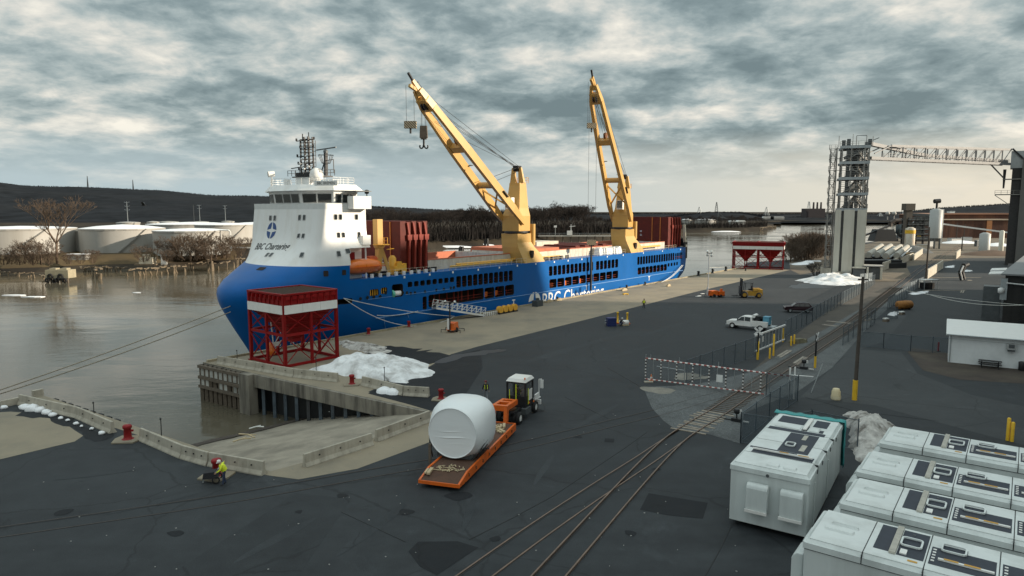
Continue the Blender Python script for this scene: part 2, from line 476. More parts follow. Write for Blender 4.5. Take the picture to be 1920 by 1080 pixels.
def asphalt(name, base, light, seed=0.0, wet=0.0):
 m = bpy.data.materials.new(name); m.use_nodes = True
 t = m.node_tree; L = t.links.new
 p = t.nodes['Principled BSDF']
 tc = N(t, 'ShaderNodeTexCoord'); mp = N(t, 'ShaderNodeMapping'); mp.inputs['Location'].default_value = (seed, seed * 2, 0)
 L(tc.outputs['Object'], mp.inputs[0]); src = mp.outputs[0]
 big = N(t, 'ShaderNodeTexNoise', i_Scale=0.07, i_Detail=7.0, i_Roughness=0.62, i_Distortion=0.6)
 mid = N(t, 'ShaderNodeTexNoise', i_Scale=0.55, i_Detail=8.0, i_Roughness=0.68)
 fin = N(t, 'ShaderNodeTexNoise', i_Scale=22.0, i_Detail=2.0, i_Roughness=0.7)
 for n in (big, mid, fin): L(src, n.inputs['Vector'])
 # tyre-worn lanes run along the quay
 rot = N(t, 'ShaderNodeMapping'); rot.inputs['Rotation'].default_value = (0, 0, -math.atan2(U.y, U.x)); rot.inputs['Scale'].default_value = (0.018, 0.35, 1)
 L(src, rot.inputs[0])
 lane = N(t, 'ShaderNodeTexNoise', i_Scale=1.0, i_Detail=6.0, i_Roughness=0.65); L(rot.outputs[0], lane.inputs['Vector'])
 s1 = N(t, 'ShaderNodeMath', operation='MULTIPLY_ADD', i_1=0.36, i_2=0.0); L(big.outputs[0], s1.inputs[0])
 s2 = N(t, 'ShaderNodeMath', operation='MULTIPLY_ADD', i_1=0.36); L(mid.outputs[0], s2.inputs[0]); L(s1.outputs[0], s2.inputs[2])
 s3 = N(t, 'ShaderNodeMath', operation='MULTIPLY_ADD', i_1=0.28); L(lane.outputs[0], s3.inputs[0]); L(s2.outputs[0], s3.inputs[2])
 r = ramp(t, [(0.40, base), (0.50, tuple((a + b) / 2 for a, b in zip(base, light))), (0.60, light)]); L(s3.outputs[0], r.inputs[0])
 rf = ramp(t, [(0.3, 0.72), (0.7, 1.28)]); L(fin.outputs[0], rf.inputs[0])
 mx = N(t, 'ShaderNodeMix', data_type='RGBA', blend_type='MULTIPLY'); mx.inputs[0].default_value = 1
 L(r.outputs[0], mx.inputs[6]); L(rf.outputs[0], mx.inputs[7])
 st = N(t, 'ShaderNodeTexNoise', i_Scale=0.21, i_Detail=9.0, i_Roughness=0.72, i_Distortion=0.8); L(src, st.inputs['Vector'])
 rs = ramp(t, [(0.28, 1.45), (0.40, 1.0), (0.60, 1.0), (0.70, 0.55)]); L(st.outputs[0], rs.inputs[0])
 ms_ = N(t, 'ShaderNodeMix', data_type='RGBA', blend_type='MULTIPLY'); ms_.inputs[0].default_value = 1
 L(mx.outputs[2], ms_.inputs[6]); L(rs.outputs[0], ms_.inputs[7]); mx = ms_
 p.inputs['Specular IOR Level'].default_value = 0.3
 # hairline cracks
 wr = N(t, 'ShaderNodeTexNoise', i_Scale=0.5, i_Detail=4.0); L(src, wr.inputs['Vector'])
 ad = N(t, 'ShaderNodeVectorMath', operation='MULTIPLY_ADD'); ad.inputs[1].default_value = (1.6, 1.6, 0)
 L(wr.outputs['Color'], ad.inputs[0]); L(src, ad.inputs[2])
 vo = N(t, 'ShaderNodeTexVoronoi', feature='DISTANCE_TO_EDGE', i_Scale=0.085); L(ad.outputs[0], vo.inputs['Vector'])
 rc = ramp(t, [(0.0, 0.68), (0.004, 0.78), (0.007, 1.0)]); L(vo.outputs['Distance'], rc.inputs[0])
 mc = N(t, 'ShaderNodeMix', data_type='RGBA', blend_type='MULTIPLY'); mc.inputs[0].default_value = 1
 L(mx.outputs[2], mc.inputs[6]); L(rc.outputs[0], mc.inputs[7])
 L(mc.outputs[2], p.inputs['Base Color'])
 rr = N(t, 'ShaderNodeMapRange'); rr.inputs[1].default_value = 0.35; rr.inputs[2].default_value = 0.65
 rr.inputs[3].default_value = 0.62 - wet; rr.inputs[4].default_value = 0.92 - wet
 L(s3.outputs[0], rr.inputs[0]); L(rr.outputs[0], p.inputs['Roughness'])
 b = N(t, 'ShaderNodeBump', i_Strength=0.35, i_Distance=0.02); L(fin.outputs[0], b.inputs['Height']); L(b.outputs[0], p.inputs['Normal'])
 MATS[name] = m
 return m
ASPH = asphalt('asphalt', (0.0165, 0.0195, 0.023), (0.046, 0.0515, 0.056))
ASPH2 = asphalt('new asphalt', (0.0065, 0.008, 0.0105), (0.014, 0.0165, 0.020), 31)
ASPH3 = asphalt('worn asphalt', (0.030, 0.034, 0.038), (0.066, 0.071, 0.074), 57)
DIRT = mat('packed dirt', (0.135, 0.108, 0.076), 0.95, var=0.25, scale=0.25, dirt=(0.06, 0.055, 0.05), dscale=0.12, damt=0.8, fine=0.2, bump=0.4, bscale=3)
MUD = mat('bare mud', (0.055, 0.042, 0.034), 0.95, var=0.3, scale=0.4, dirt=(0.10, 0.085, 0.06), dscale=0.3, damt=0.5, fine=0.3)
CONC = mat('apron concrete', (0.275, 0.232, 0.166), 0.85, var=0.10, scale=0.22, dirt=(0.165, 0.15, 0.12), dscale=0.14, damt=0.75, fine=0.08, bump=0.2, bscale=6)
RAMPM = mat('ramp concrete', (0.30, 0.265, 0.21), 0.85, var=0.16, scale=0.6, dirt=(0.13, 0.115, 0.09), dscale=0.28, damt=0.7, fine=0.12, bump=0.5, bscale=1.2)
WALLC = mat('quay wall concrete', (0.235, 0.215, 0.178), 0.85, var=0.15, scale=0.7, dirt=(0.045, 0.04, 0.034), dscale=0.8, damt=0.95, streak=True)
GRAV = mat('ballast', (0.11, 0.118, 0.12), 0.95, var=0.35, scale=5, dirt=(0.04, 0.042, 0.044), dscale=0.35, damt=0.6, fine=0.6, bump=1.0, bscale=9)
SANDY = mat('sandy silt', (0.22, 0.205, 0.175), 0.95, var=0.2, scale=1.0, fine=0.2)

def water_mat():
 m = bpy.data.materials.new('river water'); m.use_nodes = True
 t = m.node_tree; L = t.links.new
 p = t.nodes['Principled BSDF']
 p.inputs['Base Color'].default_value = (0.105, 0.092, 0.066, 1)
 p.inputs['IOR'].default_value = 1.33
 tc = N(t, 'ShaderNodeTexCoord')
 big = N(t, 'ShaderNodeTexNoise', i_Scale=0.018, i_Detail=4.0, i_Distortion=1.2); L(tc.outputs['Object'], big.inputs['Vector'])
 rr = N(t, 'ShaderNodeMapRange'); rr.inputs[1].default_value = 0.4; rr.inputs[2].default_value = 0.62; rr.inputs[3].default_value = 0.03; rr.inputs[4].default_value = 0.17
 L(big.outputs[0], rr.inputs[0]); L(rr.outputs[0], p.inputs['Roughness'])
 mp = N(t, 'ShaderNodeMapping'); mp.inputs['Scale'].default_value = (0.55, 1.35, 1); mp.inputs['Rotation'].default_value = (0, 0, 0.35)
 L(tc.outputs['Object'], mp.inputs[0])
 w1 = N(t, 'ShaderNodeTexNoise', i_Scale=0.9, i_Detail=5.0, i_Roughness=0.55); w2 = N(t, 'ShaderNodeTexNoise', i_Scale=0.16, i_Detail=2.0)
 L(mp.outputs[0], w1.inputs['Vector']); L(mp.outputs[0], w2.inputs['Vector'])
 amp = N(t, 'ShaderNodeMapRange'); amp.inputs[1].default_value = 0.35; amp.inputs[2].default_value = 0.65; amp.inputs[3].default_value = 0.10; amp.inputs[4].default_value = 0.34
 L(big.outputs[0], amp.inputs[0])
 b1 = N(t, 'ShaderNodeBump', i_Distance=0.10); L(amp.outputs[0], b1.inputs['Strength']); L(w1.outputs[0], b1.inputs['Height'])
 b2 = N(t, 'ShaderNodeBump', i_Strength=0.12, i_Distance=0.5); L(w2.outputs[0], b2.inputs['Height']); L(b1.outputs[0], b2.inputs['Normal'])
 L(b2.outputs[0], p.inputs['Normal'])
 return m
m = M(); m.flat([(-6000, -500, WL), (6000, -500, WL), (6000, 9000, WL), (-6000, 9000, WL)])
structure('river', m, water_mat())

# --- our bank: the terminal yard
pC = G(80, 741); pD = G(507, 884); pB = G(812, 772)
sA, lA = qs(G(393, 683)); pA = S(sA, 0)
sE, lE = qs(G(1371, 500)); pE = S(sE, 0)
rampTop = [pD, G(566, 868), G(700, 822), pB]
bank = [G(1400, 492), G(1482, 487), G(1545, 470), G(1600, 458), G(1665, 449), G(1682, 440), G(1690, 428), G(1715, 411)]
yard = [pC - U * 260, pC] + rampTop + [pA, pE] + bank + [Vector((5000, 2600, 0)), Vector((5000, -400, 0)), Vector((-400, -400, 0))]
yard = [Vector((p.x, p.y, 0)) for p in yard]
m = M(); m.flat(yard); structure('ground', m, ASPH)
def wall_strip(name, pts, z0, z1, mt):
 mm = M()
 for a, b in zip(pts, pts[1:]):
  mm.flat([(a.x, a.y, z0), (b.x, b.y, z0), (b.x, b.y, z1), (a.x, a.y, z1)])
 return structure(name, mm, mt)
wall_strip('quay_wall', [pC - U * 260, pC, pD], -7, -0.002, WALLC)
wall_strip('quay_wall', [pA, pE], -7, -0.002, WALLC)
wall_strip('river_bank', [pE] + bank, -7, -0.002, MUD)
def sheet(name, pts, mt, lift=1):
 mm = M(); mm.flat([(p.x, p.y, 0.004 * lift) for p in pts]); return structure(name, mm, mt)
def blob(pts, k=4, j=0.18):
 """ragged outline through a few ground points"""
 out = []
 n = len(pts)
 for i in range(n):
  a, b, c, d = pts[i - 1], pts[i], pts[(i + 1) % n], pts[(i + 2) % n]
  for q in range(k):
   t = q / k
   p = 0.5 * ((2 * b) + (c - a) * t + (2 * a - 5 * b + 4 * c - d) * t * t + (3 * b - a - 3 * c + d) * t ** 3)
   w = noise.noise_vector(p * 0.9) * j * (c - b).length * 0.5
   out.append(Vector((p.x + w.x, p.y + w.y, 0)))
 return out
nAB = Vector((pB.y - pA.y, -(pB.x - pA.x), 0)).normalized() * -1      # into the yard, away from the slip
if nAB.dot(U) < 0: nAB = -nAB
nCD = -nAB
def PX(*pts): return [G(*p) for p in pts]
# quay apron of pale concrete
sheet('concrete_apron', [ofs(pA, nAB, 0.02), S(sE, 0)] + PX((1482, 506), (1305, 547), (1100, 599), (895, 650), (846, 664), (800, 690), (740, 712), (690, 735)) + [ofs(pB, nAB, 0.02)], CONC)
# strip behind the barriers along the slip, and the head of the boat ramp
sheet('concrete_strip', [pC, pD] + rampTop[1:] + PX((806, 829), (670, 879), (560, 899), (499, 891)) + [ofs(pC, nCD, 1.7)], CONC, 2)
sheet('concrete_strip', [pC - U * 120, pC, ofs(pC, nCD, 1.4), ofs(pC, nCD, 1.4) - U * 120], CONC, 1)
sheet('concrete_pad', PX((20, 772), (75, 776), (110, 785), (140, 807), (156, 817), (140, 828), (60, 847), (-60, 876), (-300, 935), (-420, 850), (-120, 780)), CONC, 2)
# darker quay surface between apron and snow, patches, worn lanes
sheet('asphalt_surface', PX((815, 771), (690, 738), (735, 712), (800, 691), (850, 668), (900, 655), (905, 690), (860, 760)), ASPH2, 3)
sheet('asphalt_patch', PX((766, 1034), (784, 1016), (858, 1015), (897, 1027), (819, 1079), (787, 1062)), ASPH2, 3)
sheet('asphalt_patch', PX((1200, 956), (1216, 925), (1327, 943), (1318, 973), (1251, 966)), ASPH2, 3)
sheet('asphalt_patch', PX((1133, 829), (1134, 822), (1152, 823), (1151, 830)), ASPH2, 3)
sheet('asphalt_patch', PX((300, 1090), (555, 925), (660, 935), (545, 1100)), asphalt('faded asphalt', (0.0165, 0.0195, 0.023), (0.040, 0.045, 0.049), 12), 2)
sheet('worn_road', PX((1500, 745), (1560, 690), (1600, 655), (1690, 660), (1720, 700), (1820, 740), (2000, 780), (2200, 900), (1900, 830), (1640, 760)), ASPH3, 2)
sheet('worn_road', PX((1540, 690), (1615, 605), (1660, 575), (1790, 500), (1822, 500), (1700, 592), (1660, 640), (1600, 660)), ASPH3, 3)
sheet('dirt_lot', PX((1702, 660), (1712, 652), (1780, 662), (1960, 680), (2100, 720), (1960, 722), (1800, 712), (1730, 694)), MUD, 3)
sheet('dirt_ground', PX((1625, 528), (1640, 505), (1680, 490), (1640, 492), (1500, 515), (1482, 506), (1480, 490), (1560, 470), (1660, 450), (1740, 440), (1960, 440), (1960, 484), (1800, 484), (1745, 500), (1715, 515), (1680, 528)), DIRT, 1)
BEDM = mat('track bed', (.070, .062, .053), .95, var=.3, scale=.5, dirt=(.11, .095, .075), dscale=.2, damt=.5, fine=.3)
sheet('track_bed', PX((1625, 527.5), (1685, 527.5), (1640, 570), (1610, 590), (1560, 625), (1500, 665), (1440, 705), (1400, 705), (1440, 668), (1475, 640), (1525, 603)), BEDM, 1)
sheet('service_road', PX((1700, 500), (1780, 490), (1960, 489), (2100, 560), (1960, 600), (1700, 590), (1640, 600), (1720, 540)), ASPH, 4)
sheet('gravel_bed', PX((1206, 726), (1222, 765), (1245, 790), (1268, 806), (1330, 815), (1388, 832), (1395, 775), (1495, 735), (1560, 690), (1640, 600), (1720, 530), (1700, 528), (1560, 610), (1480, 655), (1400, 700), (1300, 722)), GRAV, 4)
sheet('silt_patch', blob(PX((1207, 727), (1240, 727), (1268, 732), (1250, 738), (1222, 737)), 6, .6), SANDY, 5)
sheet('silt_patch', blob(PX((1262, 705), (1290, 700), (1330, 705), (1322, 712), (1280, 714)), 6, .7), SANDY, 5)
WET = bpy.data.materials.new('puddle water'); WET.use_nodes = True
WET.node_tree.nodes['Principled BSDF'].inputs['Base Color'].default_value = (0.018, 0.021, 0.026, 1)
WET.node_tree.nodes['Principled BSDF'].inputs['Roughness'].default_value = 0.42
sheet('puddle', blob(PX((812, 680), (842, 668), (900, 658), (948, 655), (930, 662), (870, 670), (838, 680)), 5, 0.35), WET, 5)
sheet('puddle', blob(PX((640, 640), (700, 648), (720, 652), (700, 656), (655, 650)), 5, 0.6), WET, 5)
sheet('puddle', blob(PX((1480, 540), (1500, 532), (1570, 534), (1560, 539), (1520, 541)), 5, 0.5), WET, 5)
sheet('damp_patch', blob(PX((690, 660), (720, 650), (775, 655), (845, 668), (800, 692), (770, 690), (740, 672)), 6, 0.7), ASPH2, 4)
sheet('damp_patch', blob(PX((40, 778), (60, 752), (110, 775), (165, 805), (215, 815), (180, 827), (140, 806), (90, 786)), 5, 0.3), ASPH2, 3)
SCUF = asphalt('scuffed asphalt', (0.021, 0.025, 0.029), (0.050, 0.056, 0.061), 77)
for qi, (px, py, L_, w, a) in enumerate(((1120, 640, 22, 1.3, .02), (1180, 660, 14, .9, -.05), (1050, 660, 18, 1.6, .05), (980, 640, 15, 1.1, 0), (1250, 615, 18, 1.2, .03), (700, 990, 7, .8, .3), (300, 940, 6, .7, -.2), (1020, 880, 6, .5, .4), (180, 890, 5, .6, -.5), (880, 960, 5, .5, .6), (1120, 780, 9, .8, .1), (520, 1010, 6, .7, .2), (1300, 720, 5, .7, 0), (1420, 900, 4, .6, .5))):
 c = G(px, py); r_ = math.atan2(U.y, U.x) + a; d = Vector((math.cos(r_), math.sin(r_), 0)); e = Vector((-d.y, d.x, 0))
 sheet('scuffed_strip', blob([c + d * (L_ * x) + e * (w * y) for x, y in ((-.5, 0), (-.2, -.4), (.2, -.5), (.5, -.1), (.25, .4), (-.15, .5))], 6, .06), SCUF, 2.1 + .1 * qi)
for px, py, r in ((640, 930, .5), (1010, 770, .6), (1085, 820, .4), (330, 1000, .45), (760, 960, .5), (860, 930, .8), (1180, 1000, .4), (930, 1010, .35), (1380, 660, .6), (120, 960, .5), (1230, 880, .4), (560, 960, .3)):
 c = G(px, py); sheet('oil_stain', blob([c + Vector((math.cos(k) * r * rnd.uniform(.6, 1.3), math.sin(k) * r * rnd.uniform(.5, 1.1), 0)) for k in (0, 1.05, 2.1, 3.14, 4.2, 5.2)], 4, .5), ASPH2, 3.7)
# seams in the asphalt
SEAM = mat('seam tar', (0.012, 0.013, 0.014), 0.7)
for seam in ([(880, 1012), (960, 972), (1039, 929), (1100, 888), (1166, 844), (1212, 811)], [(640, 960), (760, 1016)], [(1322, 1080), (1345, 1040), (1372, 985)], [(1140, 690), (1206, 728)],
             [(1060, 745), (1140, 785)], [(1510, 745), (1600, 770), (1760, 790)]):
 mm = M(); mm.smooth = False
 ps = PX(*seam)
 for a, b in zip(ps, ps[1:]):
  mm.bar(ofs(a, U, 0) + Vector((0, 0, 0.012)), b + Vector((0, 0, 0.012)), 0.05, 0.012)
 structure('asphalt_seam', mm, SEAM)

# boat ramp
w0, w1 = G(378, 828, WL), G(604, 776, WL)
bot = [w0 + (w0 - pD) * 0.35 - U * 4, w1 + (w1 - pB) * 0.35 + U * 4]
m = M(); nseg, msg = 24, 18
topc = [rampTop[0] - U * 4, rampTop[0] + (rampTop[1] - rampTop[0]) * .5, rampTop[1], rampTop[2], rampTop[3], rampTop[3] + U * 4]
topc = [Vector((p.x, p.y, -.001)) for p in topc]
topc[0].z = -.3; topc[-1].z = -.3
def along(pts, t):
 n = len(pts) - 1; i = min(int(t * n), n - 1); return pts[i].lerp(pts[i + 1], t * n - i)
vs = []
for i in range(nseg + 1):
 a = along(topc, i / nseg); b = bot[0].lerp(bot[1], i / nseg)
 for j in range(msg + 1):
  p = a.lerp(b, j / msg)
  if 0 < j: p.z += 0.05 * noise.noise(Vector((p.x * 0.5, p.y * 0.5, 0)))
  vs.append(p)
m.add(vs, [(i * (msg + 1) + j, i * (msg + 1) + j + 1, (i + 1) * (msg + 1) + j + 1, (i + 1) * (msg + 1) + j) for i in range(nseg) for j in range(msg)], True)
structure('boat_ramp', m, RAMPM)
# wet tide line at the foot of the ramp: two-tone by geometry of silt
m = M()
for i in range(nseg):
 q = []
 for k, lz in ((i, 0.30), (i + 1, 0.30), (i + 1, -0.2), (i, -0.2)):
  a = along(topc, k / nseg); b = bot[0].lerp(bot[1], k / nseg)
  zz = WL + lz + 0.12 * noise.noise(Vector((k * 0.7, lz, 3)))
  t = (a.z - zz) / (a.z - b.z)
  p = a.lerp(b, t); p.z += 0.07
  q.append(p)
 m.flat(q)
structure('tide_mark', m, MUD)

# pier side along the slip: solid beam with sheet piles, then a timber fender frame
pier = thing('pier_wall', 'weathered concrete pier side with stained face beam over dark sheet piles', 'pier wall', pA)
def PW(t, off=0.0, z=0.0):
 p = pA.lerp(pB, t) - nAB * off
 return Vector((p.x - pA.x, p.y - pA.y, z))
AB = (pB - pA).length
dAB = (pB - pA).normalized(); aAB = heading(dAB)
t1, t2 = 0.235, 0.285
m = M(); m.bar(PW(t2, 0.15, -0.72), PW(1.0, 0.15, -0.72), 0.4, 1.42); m.build('face_beam', WALLC, pier)
m = M(); m.bar(PW(t1, 0.45, -2.7), PW(t2, 0.45, -2.7), 1.1, 5.4); m.build('column', WALLC, pier)
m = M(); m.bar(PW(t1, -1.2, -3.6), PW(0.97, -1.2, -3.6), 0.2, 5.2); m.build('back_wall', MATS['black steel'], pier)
SHP = mat('sheet pile steel', (0.10, 0.13, 0.16), 0.5, metal=0.3, var=0.3, dirt=(0.04, 0.03, 0.025), damt=0.7, streak=True)
for k in range(13):
 t = t2 + 0.03 + k * 0.052
 if t > 0.95: break
 m = M(); m.bar(PW(t, -0.1, -6.0), PW(t, -0.1, -1.4), 0.34, 0.3); m.build('sheet_pile', SHP, pier)
m = M(); m.bar(PW(0.0, -0.55, -0.25), PW(t2, -0.55, -0.25), 1.1, 0.5); m.build('deck_edge', WALLC, pier)
fw = M(); fw.bar(PW(0, 0.2, -1.4), PW(0.001, 0.2, -1.4), .3, .3)
for k in range(10):
 t = 0.004 + k * (t1 - 0.008) / 9
 m = M(); m.bar(PW(t, 0.28, -5.6), PW(t, 0.28, -0.15), 0.42, 0.36); m.build('fender_pile', MATS['weathered timber'], pier)
for z in (-0.35, -1.65, -2.75):
 m = M(); m.bar(PW(-0.002, 0.56, z), PW(t1, 0.56, z), 0.26, 0.34); m.build('fender_wale', MATS['weathered timber'], pier)
FP = mat('fender pad grey', (0.46, 0.46, 0.43), 0.8, var=0.2, dirt=(0.10, 0.10, 0.09), damt=0.7)
for z in (-1.0, -2.2):
 for k in range(9):
  if z < -2 and k in (2, 3, 6): continue
  t = 0.004 + (k + 0.5) * (t1 - 0.008) / 9
  m = M(); m.bar(PW(t - 0.0085, 0.42, z), PW(t + 0.0085, 0.42, z), 0.12, 0.85); m.build('fender_pad', FP, pier)
for k in range(5):
 m = M(); m.tube((Vector((0, 0, 0)) + U * (1.5 + k * 2.2) + Vector((0, 0, -5.5))) - nAB * 0 + dAB * 0.5, U * (1.5 + k * 2.2) + dAB * 0.5 + Vector((0, 0, -0.5)), 0.2)
 m.build('bearing_pile', MATS['weathered timber'], pier)
# timber curb along the ship side of the quay
cb = thing('quay_curb', 'long low pale timber curb along the quay edge beside the ship', 'curb', S(sA, 0))
ss = sA + 0.3
tim = None
while ss < sE - 7:
 if tim is None:
  m = M(); m.box((3.0, 0, 0.14), (5.9, 0.3, 0.28)); tim = m.mesh('curb_timber', mat('curb timber', (0.36, 0.31, 0.21), 0.9, var=0.2, dirt=(0.14, 0.12, 0.09), damt=0.6))
 mo('curb_timber', tim, cb, S(ss, 0.35) - S(sA, 0), heading(U)); ss += 6.0

# --- far bank
shore = [(-420, 528), (-150, 520), (0, 514), (60, 512), (150, 507), (250, 505), (350, 500), (430, 496), (520, 490), (700, 476), (815, 468), (940, 462), (1010, 457),
         (1100, 452), (1180, 447), (1260, 440), (1290, 437), (1345, 436), (1400, 435), (1440, 432), (1456, 428), (1440, 424.5), (1425, 421.5), (1470, 419.5), (1560, 418.5), (1620, 420), (1660, 421), (1684, 422), (1700, 411)]
sp = [G(x, y, WL) for x, y in shore]
lo = [Vector((p.x, p.y, WL - 0.5)) for p in sp]
mid_ = [Vector((p.x, p.y + 5 + rnd.random() * 4, WL + 1.6)) for p in sp]
hi = [Vector((p.x * 1.012, p.y * 1.012 + 12, 0.4)) for p in sp]
m = M()
for A_, B_ in ((lo, mid_), (mid_, hi)):
 for i in range(len(sp) - 1): m.flat([A_[i], A_[i + 1], B_[i + 1], B_[i]])
m.flat(hi + [Vector((5200, 2900, 0.4)), Vector((5200, 9000, 0.4)), Vector((-6000, 9000, 0.4)), Vector((-6000, hi[0].y - 60, 0.4))])
FARL = mat('winter floor', (0.036, 0.031, 0.026), 0.95, spec=.05, var=0.35, scale=0.03, dirt=(0.07, 0.055, 0.035), dscale=0.015, damt=0.8, fine=0.3)
structure('far_bank', m, FARL)
GRS = mat('winter grassland', (0.105, 0.076, 0.042), 0.95, spec=.05, var=0.35, scale=0.03, dirt=(0.06, 0.05, 0.036), dscale=0.04, damt=0.8, fine=0.3)
m = M()
for i in range(7):
 q = [mid_[i], mid_[i + 1], hi[i + 1], hi[i]]; m.flat([Vector((p.x, p.y - .05, p.z + .05)) for p in q]); m.flat([hi[i] + Vector((0, 0, .05)), hi[i + 1] + Vector((0, 0, .05)), hi[i + 1] + Vector((-12, 60, .05)), hi[i] + Vector((-12, 60, .05))])
structure('grass_bank', m, GRS)

HILL = mat('bare winter wood', (0.017, 0.0195, 0.023), 0.95, var=0.55, scale=0.03, spec=.03, dirt=(0.032, 0.033, 0.035), dscale=0.004, damt=0.5, fine=0.2)
HILLT = mat('hill twigs', (0.024, 0.026, 0.030), .95, spec=.03, var=.4, scale=.02)
def hill(name, prof, dist, run, rows=8):
 """wooded ridge whose skyline runs through prof at the given distance"""
 pts = []
 for (x0, y0), (x1, y1) in zip(prof, prof[1:]):
  k = max(2, int((x1 - x0) / 14))
  for i in range(k): pts.append((x0 + (x1 - x0) * i / k, y0 + (y1 - y0) * i / k))
 vs = []; n = len(pts)
 for r in range(rows + 2):
  t = r / rows
  for i, (x, y) in enumerate(pts):
   top = AT(x, y, dist)
   base = Vector((top.x * (dist - run) / dist, dist - run, -1))
   if t <= 1:
    p = base.lerp(top, t); p.z = -1 + (top.z + 1) * (math.sin(t * math.pi / 2) ** 1.25)
    if 0 < t: p.z += noise.noise(Vector((p.x * 0.008, p.y * 0.008, 0))) * 9 * (1 - abs(2 * t - 1) * 0.75)
   else:
    p = Vector((top.x * 1.2, dist * 1.2, 0))
   vs.append(p)
 m = M(); m.add(vs, [(r * n + i, r * n + i + 1, (r + 1) * n + i + 1, (r + 1) * n + i) for r in range(rows + 1) for i in range(n - 1)], True)
 structure(name, m, HILL)
 return pts
hl = hill('hill', [(-500, 325), (-100, 333), (0, 345), (40, 350), (110, 352), (160, 353), (300, 359), (400, 368), (480, 369), (600, 374), (700, 388), (900, 398), (1060, 402), (1200, 401), (1330, 402), (1480, 403)], 2300, 1300)
hr = hill('hill', [(1440, 402), (1560, 402), (1640, 402), (1700, 398), (1760, 391), (1880, 384), (2000, 379), (2300, 372), (2700, 395)], 2000, 900)
hm = hill('hill', [(1230, 411), (1280, 405), (1330, 400), (1390, 400), (1440, 408), (1470, 412), (1500, 408), (1640, 409), (1720, 411)], 1500, 300, 4)
# ================================================================== FAR BANK AND DISTANCE
def bare_tree(seed, h, spread, levels=5, trunk=0.035, twig=0.0022, bush=False):
 """winter tree: trunk mesh + one mesh of limbs and twigs"""
 r = random.Random(seed)
 tr = M(); cr = M()
 def grow_(m_, p, d, L_, rad, lv):
  k = 2 if lv < 3 else 1
  q = p
  dd = d.copy()
  for i in range(k):
   dd = (dd + Vector((r.uniform(-.16, .16), r.uniform(-.16, .16), r.uniform(-.02, .12)))).normalized()
   e = q + dd * (L_ / k)
   ra, rb = rad * (1 - 0.25 * i / k), rad * (1 - 0.25 * (i + 1) / k)
   mm = tr if lv == 0 else cr
   mm.tube(q, e, max(ra, twig * h), 5 if lv == 0 else 3, max(rb, twig * h), caps=False)
   q = e
   if lv >= 1 and lv < levels and r.random() < 0.55:
    a = r.uniform(0, 6.28); t = Vector((math.cos(a), math.sin(a), 0.35)) * spread
    grow_(m_, q, (dd + t).normalized(), L_ * r.uniform(.45, .62), rb * .55, min(lv + 2, levels))
  if lv < levels:
   n = r.choice((2, 3, 3)) + (1 if lv == 0 else 0)
   a0 = r.uniform(0, 6.28)
   for i in range(n):
    a = a0 + 6.28 * i / n + r.uniform(-.5, .5)
    t = Vector((math.cos(a), math.sin(a), 0)) * spread * r.uniform(.6, 1.25)
    nd = (dd + t + Vector((0, 0, .15))).normalized()
    grow_(m_, q, nd, L_ * r.uniform(.58, .82), rad * r.uniform(.5, .68), lv + 1)
 if bush:
  for i in range(15):
   a = r.uniform(0, 6.28); k_ = r.uniform(.3, 1.1); d = Vector((math.cos(a) * k_, math.sin(a) * k_, 1)).normalized(); f_ = r.choice((.34, .3, .24, .17, .13))
   grow_(cr, Vector((math.cos(a) * h * .2 * r.random(), math.sin(a) * h * .2, 0)), d, h * f_, h * .010, 1 if f_ > .2 else 2)
  tr.tube((0, 0, -0.3), (0, 0, h * .3), h * .03, 5)
 else:
  grow_(tr, Vector((0, 0, -0.4)), Vector((0, 0, 1)), h * .30, h * trunk * .5, 0)
 return tr, cr
BARK = mat('grey bark', (0.036, 0.031, 0.029), 0.95, spec=.1, var=0.3, scale=1.0)
TWIG = mat('grey twigs', (0.036, 0.031, 0.029), 0.95, spec=.1, var=0.3, scale=0.3)
BARKB = mat('brown bark', (0.115, 0.08, 0.054), 0.95, var=0.3, scale=1.0)
TWIGB = mat('brown twigs', (0.10, 0.070, 0.048), 0.95, var=0.3, scale=0.3)
protos = []
def proto(seed, h, spread, lv, bm_, tm_, **kw):
 t, c = bare_tree(seed, h, spread, lv, **kw)
 return t.mesh('trunk', bm_), c.mesh('crown', tm_), h
tall = [proto(11 + i, 20, 0.55 + 0.06 * (i % 3), 6, BARK, TWIG) for i in range(6)]
bushg = [proto(41 + i, 7, 0.7, 5, BARK, TWIG, bush=True, twig=0.004) for i in range(3)]
bushb = [proto(51 + i, 7, 0.7, 5, BARKB, TWIGB, bush=True, twig=0.004) for i in range(3)]
tallb = [proto(61 + i, 20, 0.6, 6, BARKB, TWIGB, twig=0.0016) for i in range(2)]
def tree(name, pr, p, h, label, group=None, rz=None):
 k = h / pr[2]
 t = thing(name, label, 'bush' if 'bush' in name else 'tree', p, rnd.uniform(0, 6.28) if rz is None else rz, group)
 t.scale = (k * rnd.uniform(.9, 1.15), k * rnd.uniform(.9, 1.15), k)
 mo('trunk', pr[0], t); mo('crown', pr[1], t)
 return t
def shore_y(px):
 for (a, b), (c, d) in zip(shore, shore[1:]):
  if a <= px <= c: return b + (d - b) * (px - a) / (c - a)
 return 420
GW = 'bare trees of the wood across the river'
def wood(px0, px1, n, rows, htop, back, grp=GW, lab='bare grey tree in the wood across the river behind the ship', pool=None, jit=3.0):
 for i in range(n):
  px = px0 + (px1 - px0) * (i + rnd.uniform(-.4, .4)) / n
  p = G(px, shore_y(px), WL)
  dist = p.y + 10 + back * rnd.random() ** 0.9
  pz = AT(px, 400, dist)
  ytop = htop(px) + rnd.uniform(-jit, jit * 1.4)
  z = AT(px, ytop, dist).z
  tree('bare_tree', rnd.choice(pool or tall), (pz.x, pz.y, 0.2), max(5, z - 0.2), lab, grp)
wood(684, 850, 40, 2, lambda x: 391 + 2 * math.sin(x * .05), 120)
